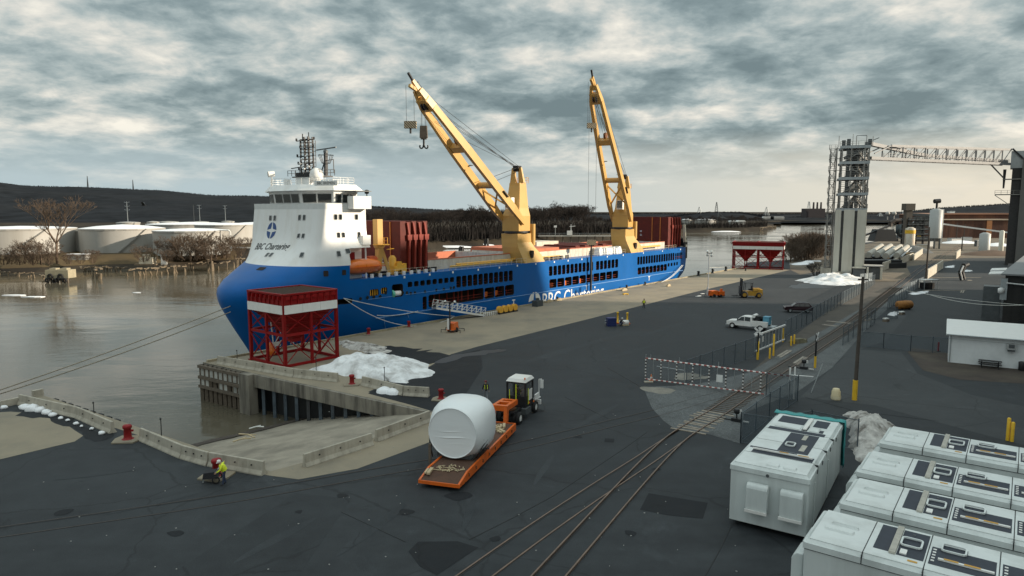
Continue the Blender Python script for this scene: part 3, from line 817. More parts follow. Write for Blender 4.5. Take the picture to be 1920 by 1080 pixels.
wood(850, 1100, 78, 2, lambda x: 385 + 5 * math.sin(x * .021 + 1) + (4 if x > 1010 and x < 1030 else 0), 120)
wood(1100, 1270, 34, 2, lambda x: 404 + (x - 1100) * 0.02, 150)
wood(1285, 1440, 34, 2, lambda x: 402 + 4 * abs(math.sin(x * .05)), 150, 'bare trees behind the far tanks', 'bare grey tree behind the white tanks far down the river')
wood(686, 1270, 70, 1, lambda x: shore_y(x) - 26, 14, 'bushes along the far river edge', 'grey leafless bush at the river edge behind the ship', bushg, 5)
for o in [o for o in COL.objects if o.name.startswith('bare_tree') and o.get('group') == 'bushes along the far river edge']:
 o.name = 'bare_bush'; o['category'] = 'bush'
# underwood: a mass of upright saplings nobody could count
m = M()
for i in range(9000):
 px = rnd.uniform(684, 1440)
 p = G(px, shore_y(px), WL); d = p.y + 8 + 90 * rnd.random()
 q = AT(px, 400, d); h = rnd.uniform(3, 9) * (0.7 if px > 1280 else 1)
 a = rnd.uniform(0, 3.14); w = h * rnd.uniform(.03, .10)
 c_, s_ = math.cos(a) * w, math.sin(a) * w
 m.add([(q.x - c_, q.y - s_, 0), (q.x + c_, q.y + s_, 0), (q.x + rnd.uniform(-1, 1), q.y, h), (q.x - s_, q.y + c_, 0)], [(0, 1, 2), (1, 3, 2), (3, 0, 2)], False)
o = m.build('underwood', mat('underwood grey', (0.022, 0.020, 0.019), .95, spec=.05, var=.4, scale=.1)); o['kind'] = 'stuff'
# wooded fuzz on the hills
def fuzz(prof, dist, run, n, hmin, hmax, name):
 m = M()
 xs = [p[0] for p in prof]
 for i in range(n):
  px = rnd.uniform(xs[0], xs[-1]); y = None
  for (a, b), (c, d) in zip(prof, prof[1:]):
   if a <= px <= c: y = b + (d - b) * (px - a) / max(1e-6, c - a); break
  t = 1 - abs(rnd.gauss(0, .035))
  top = AT(px, y, dist); D = dist - run * (1 - t)
  z = -1 + (top.z + 1) * (math.sin(t * math.pi / 2) ** 1.25)
  x = top.x * D / dist; h = rnd.uniform(hmin, hmax); w = h * rnd.uniform(.25, .5)
  m.add([(x - w, D, z - 3), (x + w, D, z - 3), (x + rnd.uniform(-w, w) * .5, D, z + h), (x, D + w, z - 3)], [(0, 1, 2), (1, 3, 2), (3, 0, 2)], False)
 o = m.build(name, HILLT); o['kind'] = 'stuff'
fuzz(hl, 2300, 1300, 9000, 2, 5, 'hillside_wood'); fuzz(hr, 2000, 900, 5000, 2, 5, 'hillside_wood'); fuzz(hm, 1500, 300, 2500, 2, 5, 'hillside_wood')

# ---- left bank: oil tanks
TANKW = mat('tank white', (0.38, 0.37, 0.345), 0.5, var=0.06, scale=0.08, dirt=(0.27, 0.25, 0.215), dscale=0.12, damt=0.6, streak=True)
SNOWR = MATS['snow']
def tank(x0, x1, ytop, ybase, dist, label, dome=0.9, snow=True, rim=True, grp='oil storage tanks across the river'):
 c = AT((x0 + x1) / 2, ybase, dist); r = (x1 - x0) / 2 / 1280 * dist * 1.0
 h = (AT(0, ytop, dist - r * 0.2).z)
 t = thing('storage_tank', label, 'tank', (c.x, dist, 0.3), 0, grp)
 n = max(24, int(r * 1.6)); n = min(n, 56)
 m = M(); m.lathe([(r, -0.5), (r, h - 0.3)], n, caps=False); m.build('shell', TANKW, t)
 if rim:
  m = M(); m.lathe([(r, h - 0.9), (r + 0.25, h - 0.9), (r + 0.25, h - 0.3), (r, h - 0.3)], n, caps=False, smooth=False); m.build('rim', TANKW, t)
 m = M(); m.lathe([(r + 0.1, h - 0.3), (r * 0.6, h - 0.3 + dome * 0.6), (0.3, h - 0.3 + dome)], n); m.build('roof', SNOWR if snow else TANKW, t)
 # stair round the shell
 m = M()
 for k in range(24):
  a = -1.2 + k * 0.03; m.box(((r + 0.4) * math.cos(a), (r + 0.4) * math.sin(a), h * k / 24), (0.9, 0.9, 0.12), a)
 m.build('stair', TANKW, t)
 return t
tank(-46, 132, 428, 484, 290, 'broad white oil tank behind the tall bare tree, leftmost of the tank row')
tank(137, 172, 432, 476, 300, 'pale tank half hidden between the two broad white front tanks', snow=False)
tank(162, 304, 428, 478, 300, 'large white domed oil tank standing alone in the middle of the bank', 1.6)
tank(296, 427, 432, 474, 290, 'long white tank behind the brown riverside trees')
tank(285, 432, 420, 470, 420, 'white tank with snowy roof rising behind the riverside trees', 1.2)
tank(372, 480, 421, 470, 380, 'white tank nearest to the ship bow', 1.0)
tank(440, 560, 419, 470, 400, 'white tank partly hidden by the ship bridge', 1.0)
for x0, x1, yt, d, lb_ in ((223, 262, 417, 420, 'small grey flat tank behind the domed tank'), (279, 299, 416, 430, 'narrow pale tank behind the domed tank right edge'), (300, 335, 416, 450, 'low wide pale tank behind the narrow one'),
                           (364, 392, 416, 520, 'distant pale tank under the twin power poles'), (418, 440, 415, 520, 'distant pale tank under the single power pole')):
 tank(x0, x1, yt, 450, d, lb_, 0.5, False)
tank(1303, 1341, 412, 428, 860, 'white tank far down the river past the ship stern', 1.5)
tank(1278, 1297, 412, 428, 870, 'white tank seen just past the ship stern', 1.5)
# pipe gantry and low walls by the tanks
t = thing('pipe_gantry', 'white pipe bent over in an arch beside the riverside trees', 'pipe', AT(430, 470, 285))
m = M(); m.path([(-6, 0, 8.5), (0.0, 0, 8.5), (0.8, 0, 7.8), (0.8, 0, 0)], 0.25, 8); m.build('pipe', MATS['white paint'], t)
m = M(); m.bar((-9, 0, 1.4), (14, 0, 1.2), 0.4, 0.5); m.build('low_pipe', MATS['white paint'], t)
t = thing('site_cabin', 'low white cabin with snow roof beside the domed tank', 'cabin', AT(148, 487, 255))
m = M(); m.box((0, 0, 1.0), (6.5, 3, 2.0)); m.build('cabin_wall', TANKW, t); m = M(); m.box((0, 0, 2.1), (7.2, 3.6, 0.25)); m.build('roof', SNOWR, t)
# trees on the left bank
tree('bare_tree', tallb[0], AT(108, 505, 238).xy.to_3d(), 23, 'tall spreading bare tree in front of the leftmost tank, taller than all near it').scale = (1.45, 1.45, 1.18)
GB = 'brown thicket on the left bank'
for px, d, top, k, lb_ in ((20, 238, 470, 0, 'brown bush at the water in front of the leftmost tank'), (-20, 240, 455, 1, 'brown bush at the far left edge of the bank'), (60, 236, 452, 2, 'thick brown bush just left of the tall tree'), (75, 240, 440, 0, 'leaning brown bush under the tall tree'),
                       (130, 238, 470, 1, 'brown bush just right of the tall tree'), (45, 243, 446, 0, 'brown bush behind the tall tree thicket'), (172, 243, 464, 2, 'small brown bush in front of the domed tank'),
                       (268, 250, 455, 0, 'dark upright bush left of the old pier hut'), (322, 256, 448, 1, 'dense brown bush left in the riverside clump'), (340, 258, 434, 2, 'tall brown bush in the riverside clump'),
                       (368, 262, 428, 0, 'tallest brown bush in the riverside clump'), (385, 262, 436, 1, 'brown bush in the middle of the riverside clump'), (405, 264, 432, 2, 'brown bush right in the riverside clump'), (425, 268, 442, 0, 'brown bush nearest the pipe arch'), (452, 285, 436, 1, 'brown bush beside the ship bow'), (357, 256, 440, 2, 'low brown bush at the front of the riverside clump'), (5, 236, 462, 2, 'brown bush at the water left of the tall tree, second from the edge'), (35, 235, 468, 0, 'low dark bush at the foot of the tall tree, left side'), (90, 234, 462, 1, 'low dark bush at the foot of the tall tree, right side'), (150, 240, 474, 2, 'low brown bush behind the tyre-hung dolphin'), (312, 250, 462, 1, 'dark low bush left of the riverside clump'), (395, 255, 452, 0, 'low brown bush at the front right of the clump'), (440, 262, 458, 2, 'low brown bush between the pipe arch and the ship')):
 p = AT(px, 470, d); z = AT(px, top, d).z
 tree('bare_bush', bushb[k], (p.x, p.y, -0.5), z + 0.5, lb_, GB)
tree('bare_tree', tallb[1], AT(293, 470, 252).xy.to_3d(), AT(293, 441, 252).z, 'slim bare tree between the old pier hut and the clump')
# old timber piers, dolphins, hut
OLDT = mat('old pier timber', (0.16, 0.125, 0.085), 0.95, var=0.4, scale=1.5)
def pile_row(name, label, pts, n, zt, r=0.22, deck=None, sag=0.5, cat='pier'):
 p0 = G(*pts[0], WL); t = thing(name, label, cat, (p0.x, p0.y, WL), 0)
 ps = [G(*p, WL) - p0 for p in pts]
 for i in range(n):
  if rnd.random() < .4: continue
  q = along(ps, min(1, max(0, i / (n - 1) + rnd.uniform(-.03, .03)))); h = zt * rnd.uniform(.45, 1.0) + rnd.uniform(-sag, sag) * .6
  m = M(); m.tube(q + Vector((rnd.uniform(-.3, .3), rnd.uniform(-1, 1), -1)), q + Vector((rnd.uniform(-.4, .4), rnd.uniform(-.4, .4), h)), r * rnd.uniform(.8, 1.4), 6); m.build('pile', OLDT, t)
 if deck:
  k = int(n * 0.7)
  for i in range(k):
   if rnd.random() < deck:
    a, b = along(ps, i / k), along(ps, (i + 1) / k)
    m = M(); m.bar(a + Vector((0, rnd.uniform(-1.5, 1.5), zt + rnd.uniform(-.5, .2))), b + Vector((0, rnd.uniform(-1.5, 1.5), zt + rnd.uniform(-.5, .3))), rnd.uniform(.3, 1.1), .35); m.build('beam', OLDT, t)
 return t
pile_row('ruined_pier', 'collapsed timber pier left of the tyre-hung dolphin', [(-30, 512), (40, 518), (88, 524)], 26, 1.3, deck=0.9, sag=0.9)
pile_row('ruined_pier', 'low ruined jetty in front of the domed tank', [(150, 510), (240, 510)], 26, 1.9, deck=0.8, sag=0.8)
pile_row('ruined_pier', 'timber pier carrying the small white hut', [(238, 519), (300, 515), (350, 510)], 30, 2.6, deck=1.0, sag=0.5)
pile_row('ruined_pier', 'row of leaning piles right of the hut pier', [(352, 506), (395, 507), (440, 503)], 20, 2.8, deck=0.55, sag=0.9)
pile_row('ruined_pier', 'pile stumps close to the ship bow', [(440, 500), (470, 498)], 10, 3.2, deck=0.5, sag=0.8)
pile_row('pile_cluster', 'cluster of old piles standing alone in the water', [(177, 522), (190, 523)], 7, 3.4, 0.3, deck=0.6, cat='piles')
pile_row('pile_cluster', 'tall pile cluster with a cap right of the hut pier', [(388, 508), (399, 508)], 6, 4.2, 0.35, deck=0.9, cat='piles')
p0 = G(115, 529, WL); t = thing('mooring_dolphin', 'pale concrete mooring dolphin hung with big black tyres', 'dolphin', (p0.x, p0.y, WL))
m = M(); m.box((0, 0, 2.7), (7.2, 4.0, 2.6)); m.box((-1.8, 0, 4.2), (2.0, 2.0, 0.6)); m.box((1.6, 0, 4.2), (2.0, 2.0, 0.6)); m.build('block', mat('dolphin concrete', (0.33, 0.29, 0.20), 0.9, var=0.15), t)
for i in range(7):
 m = M(); m.tube((-3.2 + i * 1.05, -1.4, -1), (-3.2 + i * 1.05, -1.6, 1.8), 0.3, 7); m.build('pile', MATS['weathered timber'], t)
for x, z, r in ((-1.9, 2.0, .95), (1.3, 1.9, 1.05), (-2.9, 0.8, .8), (-0.6, 0.6, .8), (2.5, 0.8, .8), (0.4, 1.0, .7)):
 m = M(); m.lathe([(r * .5, -0.22), (r * .85, -0.3), (r, 0), (r * .85, .3), (r * .5, .22)], 16, (x, -2.25, z), axis='y', caps=False); m.build('tyre', MATS['rubber'], t)
p0 = G(270, 510, WL); t = thing('pier_hut', 'small weathered white hut with derrick on the old pier', 'hut', (p0.x, p0.y + 3, WL + 2.4))
m = M(); m.box((0, 0, 1.6), (5, 3, 2.2)); m.box((-0.4, 0, 3.2), (2.2, 2.0, 1.4)); m.build('hut_wall', mat('hut cream', (0.66, 0.60, 0.48), 0.8, var=0.3, scale=1.0), t)
m = M(); m.box((0, 0, 0.25), (8, 4, 0.5)); m.build('hut_deck', OLDT, t)
m = M(); m.bar((-2.0, 0, 3.5), (-4.2, 0, 5.6), 0.2); m.bar((2.6, 0, 0.4), (2.6, 0, 4.6), 0.2); m.bar((1.0, 0, 2.6), (3.2, 0, 3.6), 0.2); m.build('derrick', OLDT, t)
m = M(); m.tube((5.2, 0, 0), (5.2, 0, 5.2), 0.28); m.box((6.4, 0, 0.9), (1.4, 1.4, 1.4)); m.build('white_post', MATS['white paint'], t)
for px, py, w, lb_ in ((23, 554, 3.2, 'flat ice floe on the river, leftmost of three'), (64, 557, 3.0, 'flat ice floe on the river, middle of three'), (257, 549, 1.4, 'tiny ice floe on the river below the pier hut')):
 p = G(px, py, WL); m = M(); m.prism([(w * math.cos(a) * rnd.uniform(.7, 1.2), w * .35 * math.sin(a) * rnd.uniform(.7, 1.2)) for a in [i * .7 for i in range(9)]], -0.1, 0.14)
 o = m.build('ice_floe', MATS['snow'], None, p); tag(o, lb_, 'ice floe', 'ice floes drifting on the river')
# pylons, antennas, power poles
def lattice(name, label, px, ytop, ybase, dist, w, arms=0, cat='pylon', grp=None, th=None):
 p = AT(px, ybase, dist); h = AT(px, ytop, dist).z - p.z
 t = thing(name, label, cat, p, 0, grp); m = M(); th = th or max(0.15, dist / 2600)
 if w > 0:
  for sx_, sy_ in ((-1, -1), (1, -1), (1, 1), (-1, 1)): m.bar((sx_ * w, sy_ * w, 0), (sx_ * w * .15, sy_ * w * .15, h), th)
  for k in range(6):
   z0, z1 = h * k / 6, h * (k + 1) / 6; a, b = w * (1 - .85 * k / 6), w * (1 - .85 * (k + 1) / 6)
   m.bar((-a, -a, z0), (b, -b, z1), th * .6); m.bar((a, -a, z0), (-b, -b, z1), th * .6)
 else:
  m.bar((0, 0, 0), (0, 0, h), th * 1.3, th * 1.3, w2=th * .7, h2=th * .7)
 m.build('mast', MATS['galvanised'] if arms else MATS['dark galvanised'], t)
 for k in range(arms):
  z = h * (.95 - .17 * k); m = M(); aw = h * .12
  m.bar((-aw, 0, z + h * .03), (0, 0, z), th * .6); m.bar((aw, 0, z + h * .03), (0, 0, z), th * .6); m.build('crossarm', MATS['galvanised'], t)
 return t
lattice('radio_mast', 'slim radio mast on the left hill crest', 165, 330, 353, 2250, 1.6, 0, 'mast', 'radio masts on the hill')
lattice('radio_mast', 'shorter radio mast on the hill nearer the ship', 250, 337, 357, 2250, 1.4, 0, 'mast', 'radio masts on the hill')
for px, yt, yb, d, a, lb_ in ((240, 378, 420, 460, 3, 'steel power pole with three pairs of arms behind the domed tank'), (364, 384, 418, 560, 0, 'thin grey pole, left one of a pair behind the tanks'), (375, 384, 418, 560, 2, 'power pole with short arms, right one of a pair'), (423, 385, 416, 540, 2, 'power pole with short arms nearest the ship bridge')):
 lattice('power_pole', lb_, px, yt, yb, d, 0, a, 'pole', 'power poles behind the tanks', th=0.32)
for px, yt, yb, d, lb_ in ((1311, 388, 404, 1600, 'faint pylon left of the tallest one on the far ridge'), (1343, 379, 403, 1600, 'tall thin lattice mast on the far ridge'), (1437, 388, 404, 1700, 'faint pylon midway along the far ridge'), (1516, 378, 402, 1700, 'faint pylon beside the three chimneys'), (1694, 388, 402, 1500, 'short mast behind the plant machinery'), (850 + 800, 399, 406, 1500, 'tiny mast on the ridge right of the tower')):
 lattice('pylon', lb_, px, yt, yb, d, 5 if px != 1343 else 4, 2 if px != 1343 else 0, 'pylon', 'pylons on the far ridge')
# bridge-like power plant with three chimneys
DPL = mat('distant brick', (0.060, 0.050, 0.052), 0.9)
p = AT(1529, 414, 1400); t = thing('power_station', 'dark power station block with three chimneys across the river', 'power station', (p.x, 1400, 0))
zt = AT(0, 391, 1400).z; w = 35 / 1280 * 1400
m = M(); m.b2((-w / 2, 0, 0), (w / 2, 25, zt)); m.b2((-w / 2 + 3, -2, 0), (w / 2 - 12, 0, zt * .75)); m.build('building', DPL, t)
for px in (1528, 1535, 1542):
 m = M(); x = AT(px, 400, 1400).x - p.x; m.tube((x, 8, zt), (x, 8, AT(0, 379, 1400).z), 2.0, 10, 1.6); m.build('chimney', DPL, t)
# jetty and tug-like clutter on the far bank behind the ship
t = thing('loading_jetty', 'long pale jetty with a small white tower across the river', 'jetty', G(1004, 456, WL))
m = M(); m.box((28, 4, 5.0), (66, 2.5, 1.0)); m.build('deck', mat('jetty concrete', (0.42, 0.40, 0.36), 0.8), t)
for k in range(12):
 m = M(); m.tube((-3 + k * 5.6, 4, -1), (-3 + k * 5.6, 4, 4.6), 0.5, 7); m.build('pile', MATS['weathered timber'], t)
m = M(); m.box((24, 4, 7.0), (3.6, 3, 3)); m.bar((25, 4, 8), (25, 4, 13), 0.4); m.bar((24, 4, 11.5), (28, 4, 11.8), 0.35); m.box((14, 4, 11.5), (2.0, 0.4, 1.4)); m.bar((14, 4, 5), (14, 4, 11), .2); m.build('tower', MATS['white paint'], t)
m = M()
for k in range(10): m.bar((-4 + k * 7, 2.8, 5.5), (-4 + k * 7, 2.8, 6.8), .15)
m.bar((-4, 2.8, 6.8), (60, 2.8, 6.8), .15); m.build('railing', MATS['galvanised'], t)
for px, py, h, lb_ in ((912, 466, 6, 'dark pile cluster standing in the river near the far bank'), (865, 475, 4, 'low dark pile cluster in the river behind the ship')):
 p = G(px, py, WL); t = thing('pile_cluster', lb_, 'piles', p);
 for k in range(6):
  m = M(); a = k * 1.05; m.tube((1.3 * math.cos(a), 1.3 * math.sin(a), -1), (.9 * math.cos(a), .9 * math.sin(a), h * rnd.uniform(.8, 1)), .5, 6); m.build('pile', MATS['black steel'], t)
t = thing('pole_frame', 'pale pole frame on the wooded bank', 'frame', AT(836, 463, 430))
m = M(); m.bar((-3, 0, 0), (-3, 0, 8), .25); m.bar((3, 0, 0), (3, 0, 8), .25); m.bar((-3, 0, 8), (3, 0, 8), .25); m.build('frame', MATS['galvanised'], t)
# snow lying on the far bank edge
for px, py, w, lb_ in ((845, 466.5, 15, 'strip of snow at the river edge behind the red hatch stack'), (900, 463, 10, 'small strip of snow at the far river edge'), (1175, 448.5, 14, 'snow strip at the river edge near the aft crane'), (960, 461, 12, 'snow strip behind the forward crane foot'), (1363, 436.2, 16, 'snow strip on the bank by the far tanks')):
 p = G(px, py, WL); m = M(); m.lathe([(1, 0), (.8, .5), (.3, .8)], 14); o = m.build('snow_strip', MATS['snow'], None, (p.x, p.y + 3, WL + .5)); o.scale = (w, 2.6, 1.6); tag(o, lb_, 'snow', 'snow along the far bank')
# jetty tip, sheds and gear past the stern
t = thing('bulk_conveyor', 'slanting dark loading conveyor beside the far white tank', 'conveyor', AT(1346, 428, 840))
m = M(); m.bar((-2, 0, 6), (34, 0, 13), 1.2, 1.6) if False else m.bar((0, 0, 14), (33, 0, 8), 1.0, 1.2); m.bar((0, 0, 0), (0, 0, 20), 1.0); m.bar((0, 0, 20), (8, 0, 12.5), .5); m.bar((18, 0, 0), (18, 0, 10.5), .8); m.build('frame', MATS['dark galvanised'], t)
for i, (px, py, w, lb_) in enumerate(((1388, 430, 9, 'small white shed on the far bank tip'), (1372, 431, 6, 'grey shed on the far bank left of the white shed'), (1440, 405, 20, 'pale low warehouse across the river, left of two'), (1456, 412, 26, 'pale low warehouse across the river, right of two'))):
 d = 800 if i < 2 else 1300; p = AT(px, py, d); t = thing('shed', lb_, 'shed', (p.x, d, .3)); m = M(); m.box((0, 0, 2.5), (w, 8, 5)); m.build('shed_wall', TANKW, t); m = M(); m.prism_y([(-w / 2 - .5, 5), (w / 2 + .5, 5), (w / 2 - 1, 6.4), (-w / 2 + 1, 6.4)], -4.5, 4.5); m.build('roof', MATS['white paint'], t)
pile_row('timber_groyne', 'dark timber groyne at the tip of the far bank', [(1425, 433), (1455, 428)], 16, 3.4, 0.6, deck=1.0)
# a bird over the river
t = tag(bpy.data.objects.new('bird', None), 'dark bird gliding over the left hill', 'bird'); COL.objects.link(t); t.location = AT(269, 385, 120)
m = M(); m.loft([[(x * .5, r_ * math.cos(a), r_ * math.sin(a)) for a in [k * 1.047 for k in range(6)]] for x, r_ in ((-.9, .02), (-.5, .10), (0, .15), (.5, .11), (.8, .05), (.95, .01))])
for s_ in (-1, 1): m.add([(.25, s_ * .05, .05), (-.2, s_ * .05, .05), (-.25, s_ * .7, .35), (.15, s_ * .7, .4), (-.3, s_ * 1.3, .5), (.0, s_ * 1.3, .55)], [(0, 1, 2, 3), (3, 2, 4, 5)], False)
m.build('body', MATS['black steel'], t, rz=0.4)
# ================================================================== CARGO SHIP
from mathutils.bvhtree import BVHTree
LC = -11.3                                  # centreline offset from the quay edge
ship = thing('cargo_ship', 'blue heavy cargo ship with white bridge at the bow moored along the quay', 'ship', S(0, LC), heading(U))
SHIP_M = Matrix.Translation(S(0, LC)) @ Matrix.Rotation(heading(U), 4, 'Z')
SHIP_I = SHIP_M.inverted()
def interp(tab, z):
 for (a, b), (c, d) in zip(tab, tab[1:]):
  if z <= c: return b + (d - b) * max(0, min(1, (z - a) / (c - a)))
 return tab[-1][1]
STEM = [(-6, -7.0), (-4.5, -7.6), (-2, -8.7), (1, -10.4), (3.5, -11.7), (5, -12.3), (6, -12.5), (7, -12.15), (8, -11.0), (9, -9.1), (10.2, -6.4)]
SHOULD = [(-6, 34), (-4.5, 30), (0, 18), (4, 10), (8, 3.5), (10.2, 1.4)]
QEXP = [(-6, 1.25), (-4.5, 1.3), (1, 1.55), (6, 1.8), (8.5, 1.95), (10.2, 2.25)]
STERN = [(-6, 108.5), (-4.5, 111), (-2.5, 114), (0, 116.2), (2.5, 117.3), (5, 117.8), (10.2, 117.8)]
BW = 10.8
def half(s, z):
 s0, st, q = interp(SHOULD, z), interp(STEM, z), interp(QEXP, z)
 if s <= st: return 0
 b = BW
 if s < s0:
  t = (s0 - s) / (s0 - st); b = BW * max(0.0, 1 - t ** 2.1) ** (1 / q)
 e = interp(STERN, z)
 if s > 96:
  t = (s - 96) / (e - 96); b *= max(0.02, 1 - 0.16 * t ** 3 - (0.35 * max(0, (1.5 - z) / 7) * t ** 2))
 return b
K1 = 16
AFT_F = 1.3
def colx(k, z):
 st, e = interp(STEM, z), interp(STERN, z)
 if k <= K1: return st + (AFT_F - st) * (k / K1) ** 1.9
 j = k - K1
 xs = [4, 7, 10, 13, 16, 20, 24, 29, 34, 60, 96]
 if j <= len(xs): return xs[j - 1]
 j -= len(xs)
 return 96 + (e - 96) * (j / 6)
NC = K1 + 11 + 6
LV = [-6, -5, -4, -3, -2, -1, 0, 1, 2, 3, 4, 4.8, 5.5, 6.2, 7, 7.5, 8]
LV2 = [8, 8.4, 8.8, 9.2, 9.6, 9.9, 10.2]
bm = bmesh.new()
def ringv(z, kmax):
 r = []
 for k in range(kmax + 1):
  x = colx(k, z); r.append(bm.verts.new((x, -half(x, z) if k else 0, z)))
 l = [r[0]]
 for k in range(1, kmax + 1):
  x = colx(k, z); l.append(bm.verts.new((x, half(x, z), z)))
 return r, l
prev = None; first = None
for z in LV:
 r, l = ringv(z, NC)
 if prev:
  pr, pl = prev
  for k in range(NC):
   bm.faces.new((pr[k], pr[k + 1], r[k + 1], r[k]))
   bm.faces.new((pl[k + 1], pl[k], l[k], l[k + 1]))
  bm.faces.new((pr[NC], pl[NC], l[NC], r[NC]))
 else:
  first = (r, l); bm.faces.new(r[::1][::-1] + l[1:])
 prev = (r, l)
r8, l8 = prev
bm.faces.new(r8[K1:] + l8[K1:][::-1])
pr, pl = r8[:K1 + 1], l8[:K1 + 1]
for z in LV2[1:]:
 r, l = ringv(z, K1)
 for k in range(K1):
  bm.faces.new((pr[k], pr[k + 1], r[k + 1], r[k])); bm.faces.new((pl[k + 1], pl[k], l[k], l[k + 1]))
 bm.faces.new((pr[K1], pl[K1], l[K1], r[K1]))
 pr, pl = r, l
bm.faces.new(pr + pl[1:][::-1])
bmesh.ops.recalc_face_normals(bm, faces=bm.faces)
for f in bm.faces: f.smooth = True
for e in bm.edges:
 if len(e.link_faces) == 2 and e.calc_face_angle(0) > R(38): e.smooth = False
hm_ = bpy.data.meshes.new('hull'); bm.to_mesh(hm_); bm.free()
for n_ in ('blue paint', 'dark inside'): hm_.materials.append(MATS[n_])
HULL_BVH_SRC = [(v.co.copy()) for v in hm_.vertices], [tuple(p.vertices) for p in hm_.polygons]
hull_tree = BVHTree.FromPolygons(*HULL_BVH_SRC)
hull = mo('hull', hm_, ship)
SIDE = LC + BW      # side plane offset from quay = -0.5
# openings in the side shell: (x0,x1,z0,z1)
OP = []
def row(pxs, ytop, ybot, z0=None, z1=None):
 for a, b in pxs:
  s0, za = H2(a, ytop(a), SIDE); s1, _ = H2(b, ytop(b), SIDE)
  _, zb = H2(a, ybot(a), SIDE)
  OP.append((s0, s1, z0 if z0 is not None else zb, z1 if z1 is not None else za))
def cells(x0, z0, z1, n, w, gap, xs=None):
 for i in range(n): OP.append((x0 + i * (w + gap), x0 + i * (w + gap) + w, z0, z1))
sx = lambda px: sh(px, SIDE)
def fill(pa, pb, n, z0, z1, ratio=0.80):
 a, b = sx(pa), sx(pb); st = (b - a) / n
 for i in range(n): OP.append((a + i * st, a + i * st + st * ratio, z0, z1))
fill(854.5, 963, 11, 5.0, 6.95)                   # forward group, upper row
fill(762, 853, 8, 6.05, 6.9, 0.72)                # small lights
fill(837, 963, 2, 2.35, 4.25, 0.92) if False else None
a_, b_ = sx(801), sx(906); OP.append((a_, b_, 2.35, 4.4))
fill(908, 965, 3, 2.35, 4.3, 0.93)
fill(1030, 1115, 11, 5.0, 6.95, 0.80); fill(1119, 1162, 6, 5.0, 6.95, 0.80)
fill(1031, 1162, 10, 2.5, 4.3, 0.91)
fill(1197, 1269, 15, 5.0, 6.95, 0.80); fill(1270, 1288, 5, 5.0, 6.8, 0.78)
fill(1198, 1254, 8, 2.6, 4.3, 0.90)
fill(1255, 1279, 4, 3.5, 4.4, 0.6)
OP.append((sx(690), sx(707), 5.35, 6.35)); OP.append((sx(711), sx(723), 5.5, 6.45))
OP.append((sx(732), sx(753), 4.75, 6.75))
OP.append((sx(790), sx(797.5), 2.15, 4.25))
OP.append((sx(634), sx(661), 4.55, 5.35))
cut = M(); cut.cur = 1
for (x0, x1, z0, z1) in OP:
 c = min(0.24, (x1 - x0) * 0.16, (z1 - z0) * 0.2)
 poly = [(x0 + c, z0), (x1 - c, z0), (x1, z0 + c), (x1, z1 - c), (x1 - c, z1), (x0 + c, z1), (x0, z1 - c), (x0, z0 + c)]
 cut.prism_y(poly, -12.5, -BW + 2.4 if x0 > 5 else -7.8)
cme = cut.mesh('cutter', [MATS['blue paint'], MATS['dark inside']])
cob = bpy.data.objects.new('cutter', cme); COL.objects.link(cob); cob.parent = ship
md = hull.modifiers.new('cut', 'BOOLEAN'); md.operation = 'DIFFERENCE'; md.object = cob; md.solver = 'EXACT'
bpy.context.view_layer.update()
dg = bpy.context.evaluated_depsgraph_get()
hm2 = bpy.data.meshes.new_from_object(hull.evaluated_get(dg))
hull.modifiers.clear()
if len(hm2.polygons) > len(hm_.polygons):
 hull.data = hm2
 hm2.name = 'hull'
bpy.data.objects.remove(cob)
# inside the side openings: rails, pipes and ladders in red
gl = M(); gr2 = M()
for (x0, x1, z0, z1) in OP:
 if x1 - x0 < 0.5: continue
 h = z1 - z0
 if h > 1.4:
  gl.bar((x0, -BW + 0.5, z0 + h * 0.45), (x1, -BW + 0.5, z0 + h * 0.45), 0.06)
  gl.bar((x0, -BW + 0.5, z0 + h * 0.22), (x1, -BW + 0.5, z0 + h * 0.22), 0.05)
  k = x0 + rnd.random()
  while k < x1:
   gl.bar((k, -BW + 1.4, z0), (k, -BW + 1.4, z1), 0.12 + rnd.random() * 0.12)
   k += 0.8 + rnd.random() * 1.2
gl.build('side_deck_railing', MATS['rail red'], ship, kind='stuff')
m = M()
for px, z in ((690, 5.85), (711, 5.95)):
 for i in range(4): m.bar((sx(px) + 0.3 + i * 0.42, -BW + 0.25, z - 0.45), (sx(px) + 0.3 + i * 0.42, -BW + 0.25, z + 0.45), 0.1)
m.build('slot_bars', MATS['deck yellow'], ship)
m = M(); m.tube((sx(736), -BW + 0.5, 5.25), (sx(751), -BW + 0.5, 5.25), 0.42, 12); m.build('mooring_drum', MATS['white paint'], ship)
m = M(); m.tube((sx(733), -BW + 0.4, 5.25), (sx(737), -BW + 0.4, 5.25), 0.62, 14); m.build('drum_flange', mat('winch green', (0.10, 0.42, 0.30), 0.5), ship)
m = M()
for px, py in ((937, 555), (1066, 531), (1003 + 40, 533), (1094, 522), (918, 553)):
 s0, z0 = H2(px, py, SIDE); m.box((s0, -BW + 1.2, 3.0), (0.9, 0.6, 0.9))
m.build('life_ring_box', MATS['boat orange'], ship, kind='stuff')
# round scuttles low on the bow quarter
for px, py in ((723, 549), (755, 549), (778, 549), (797, 547), (818, 544), (832, 542), (845, 540), (851, 539), (763, 549), (676, 560), (689, 558), (701, 557), (713, 556), (770, 550)):
 s0, z0 = H2(px, py, SIDE)
 m = M(); m.tube((s0, -BW + 0.02, z0), (s0, -BW - 0.03, z0), 0.26, 12); m.build('scuttle', MATS['glass dark'], ship)
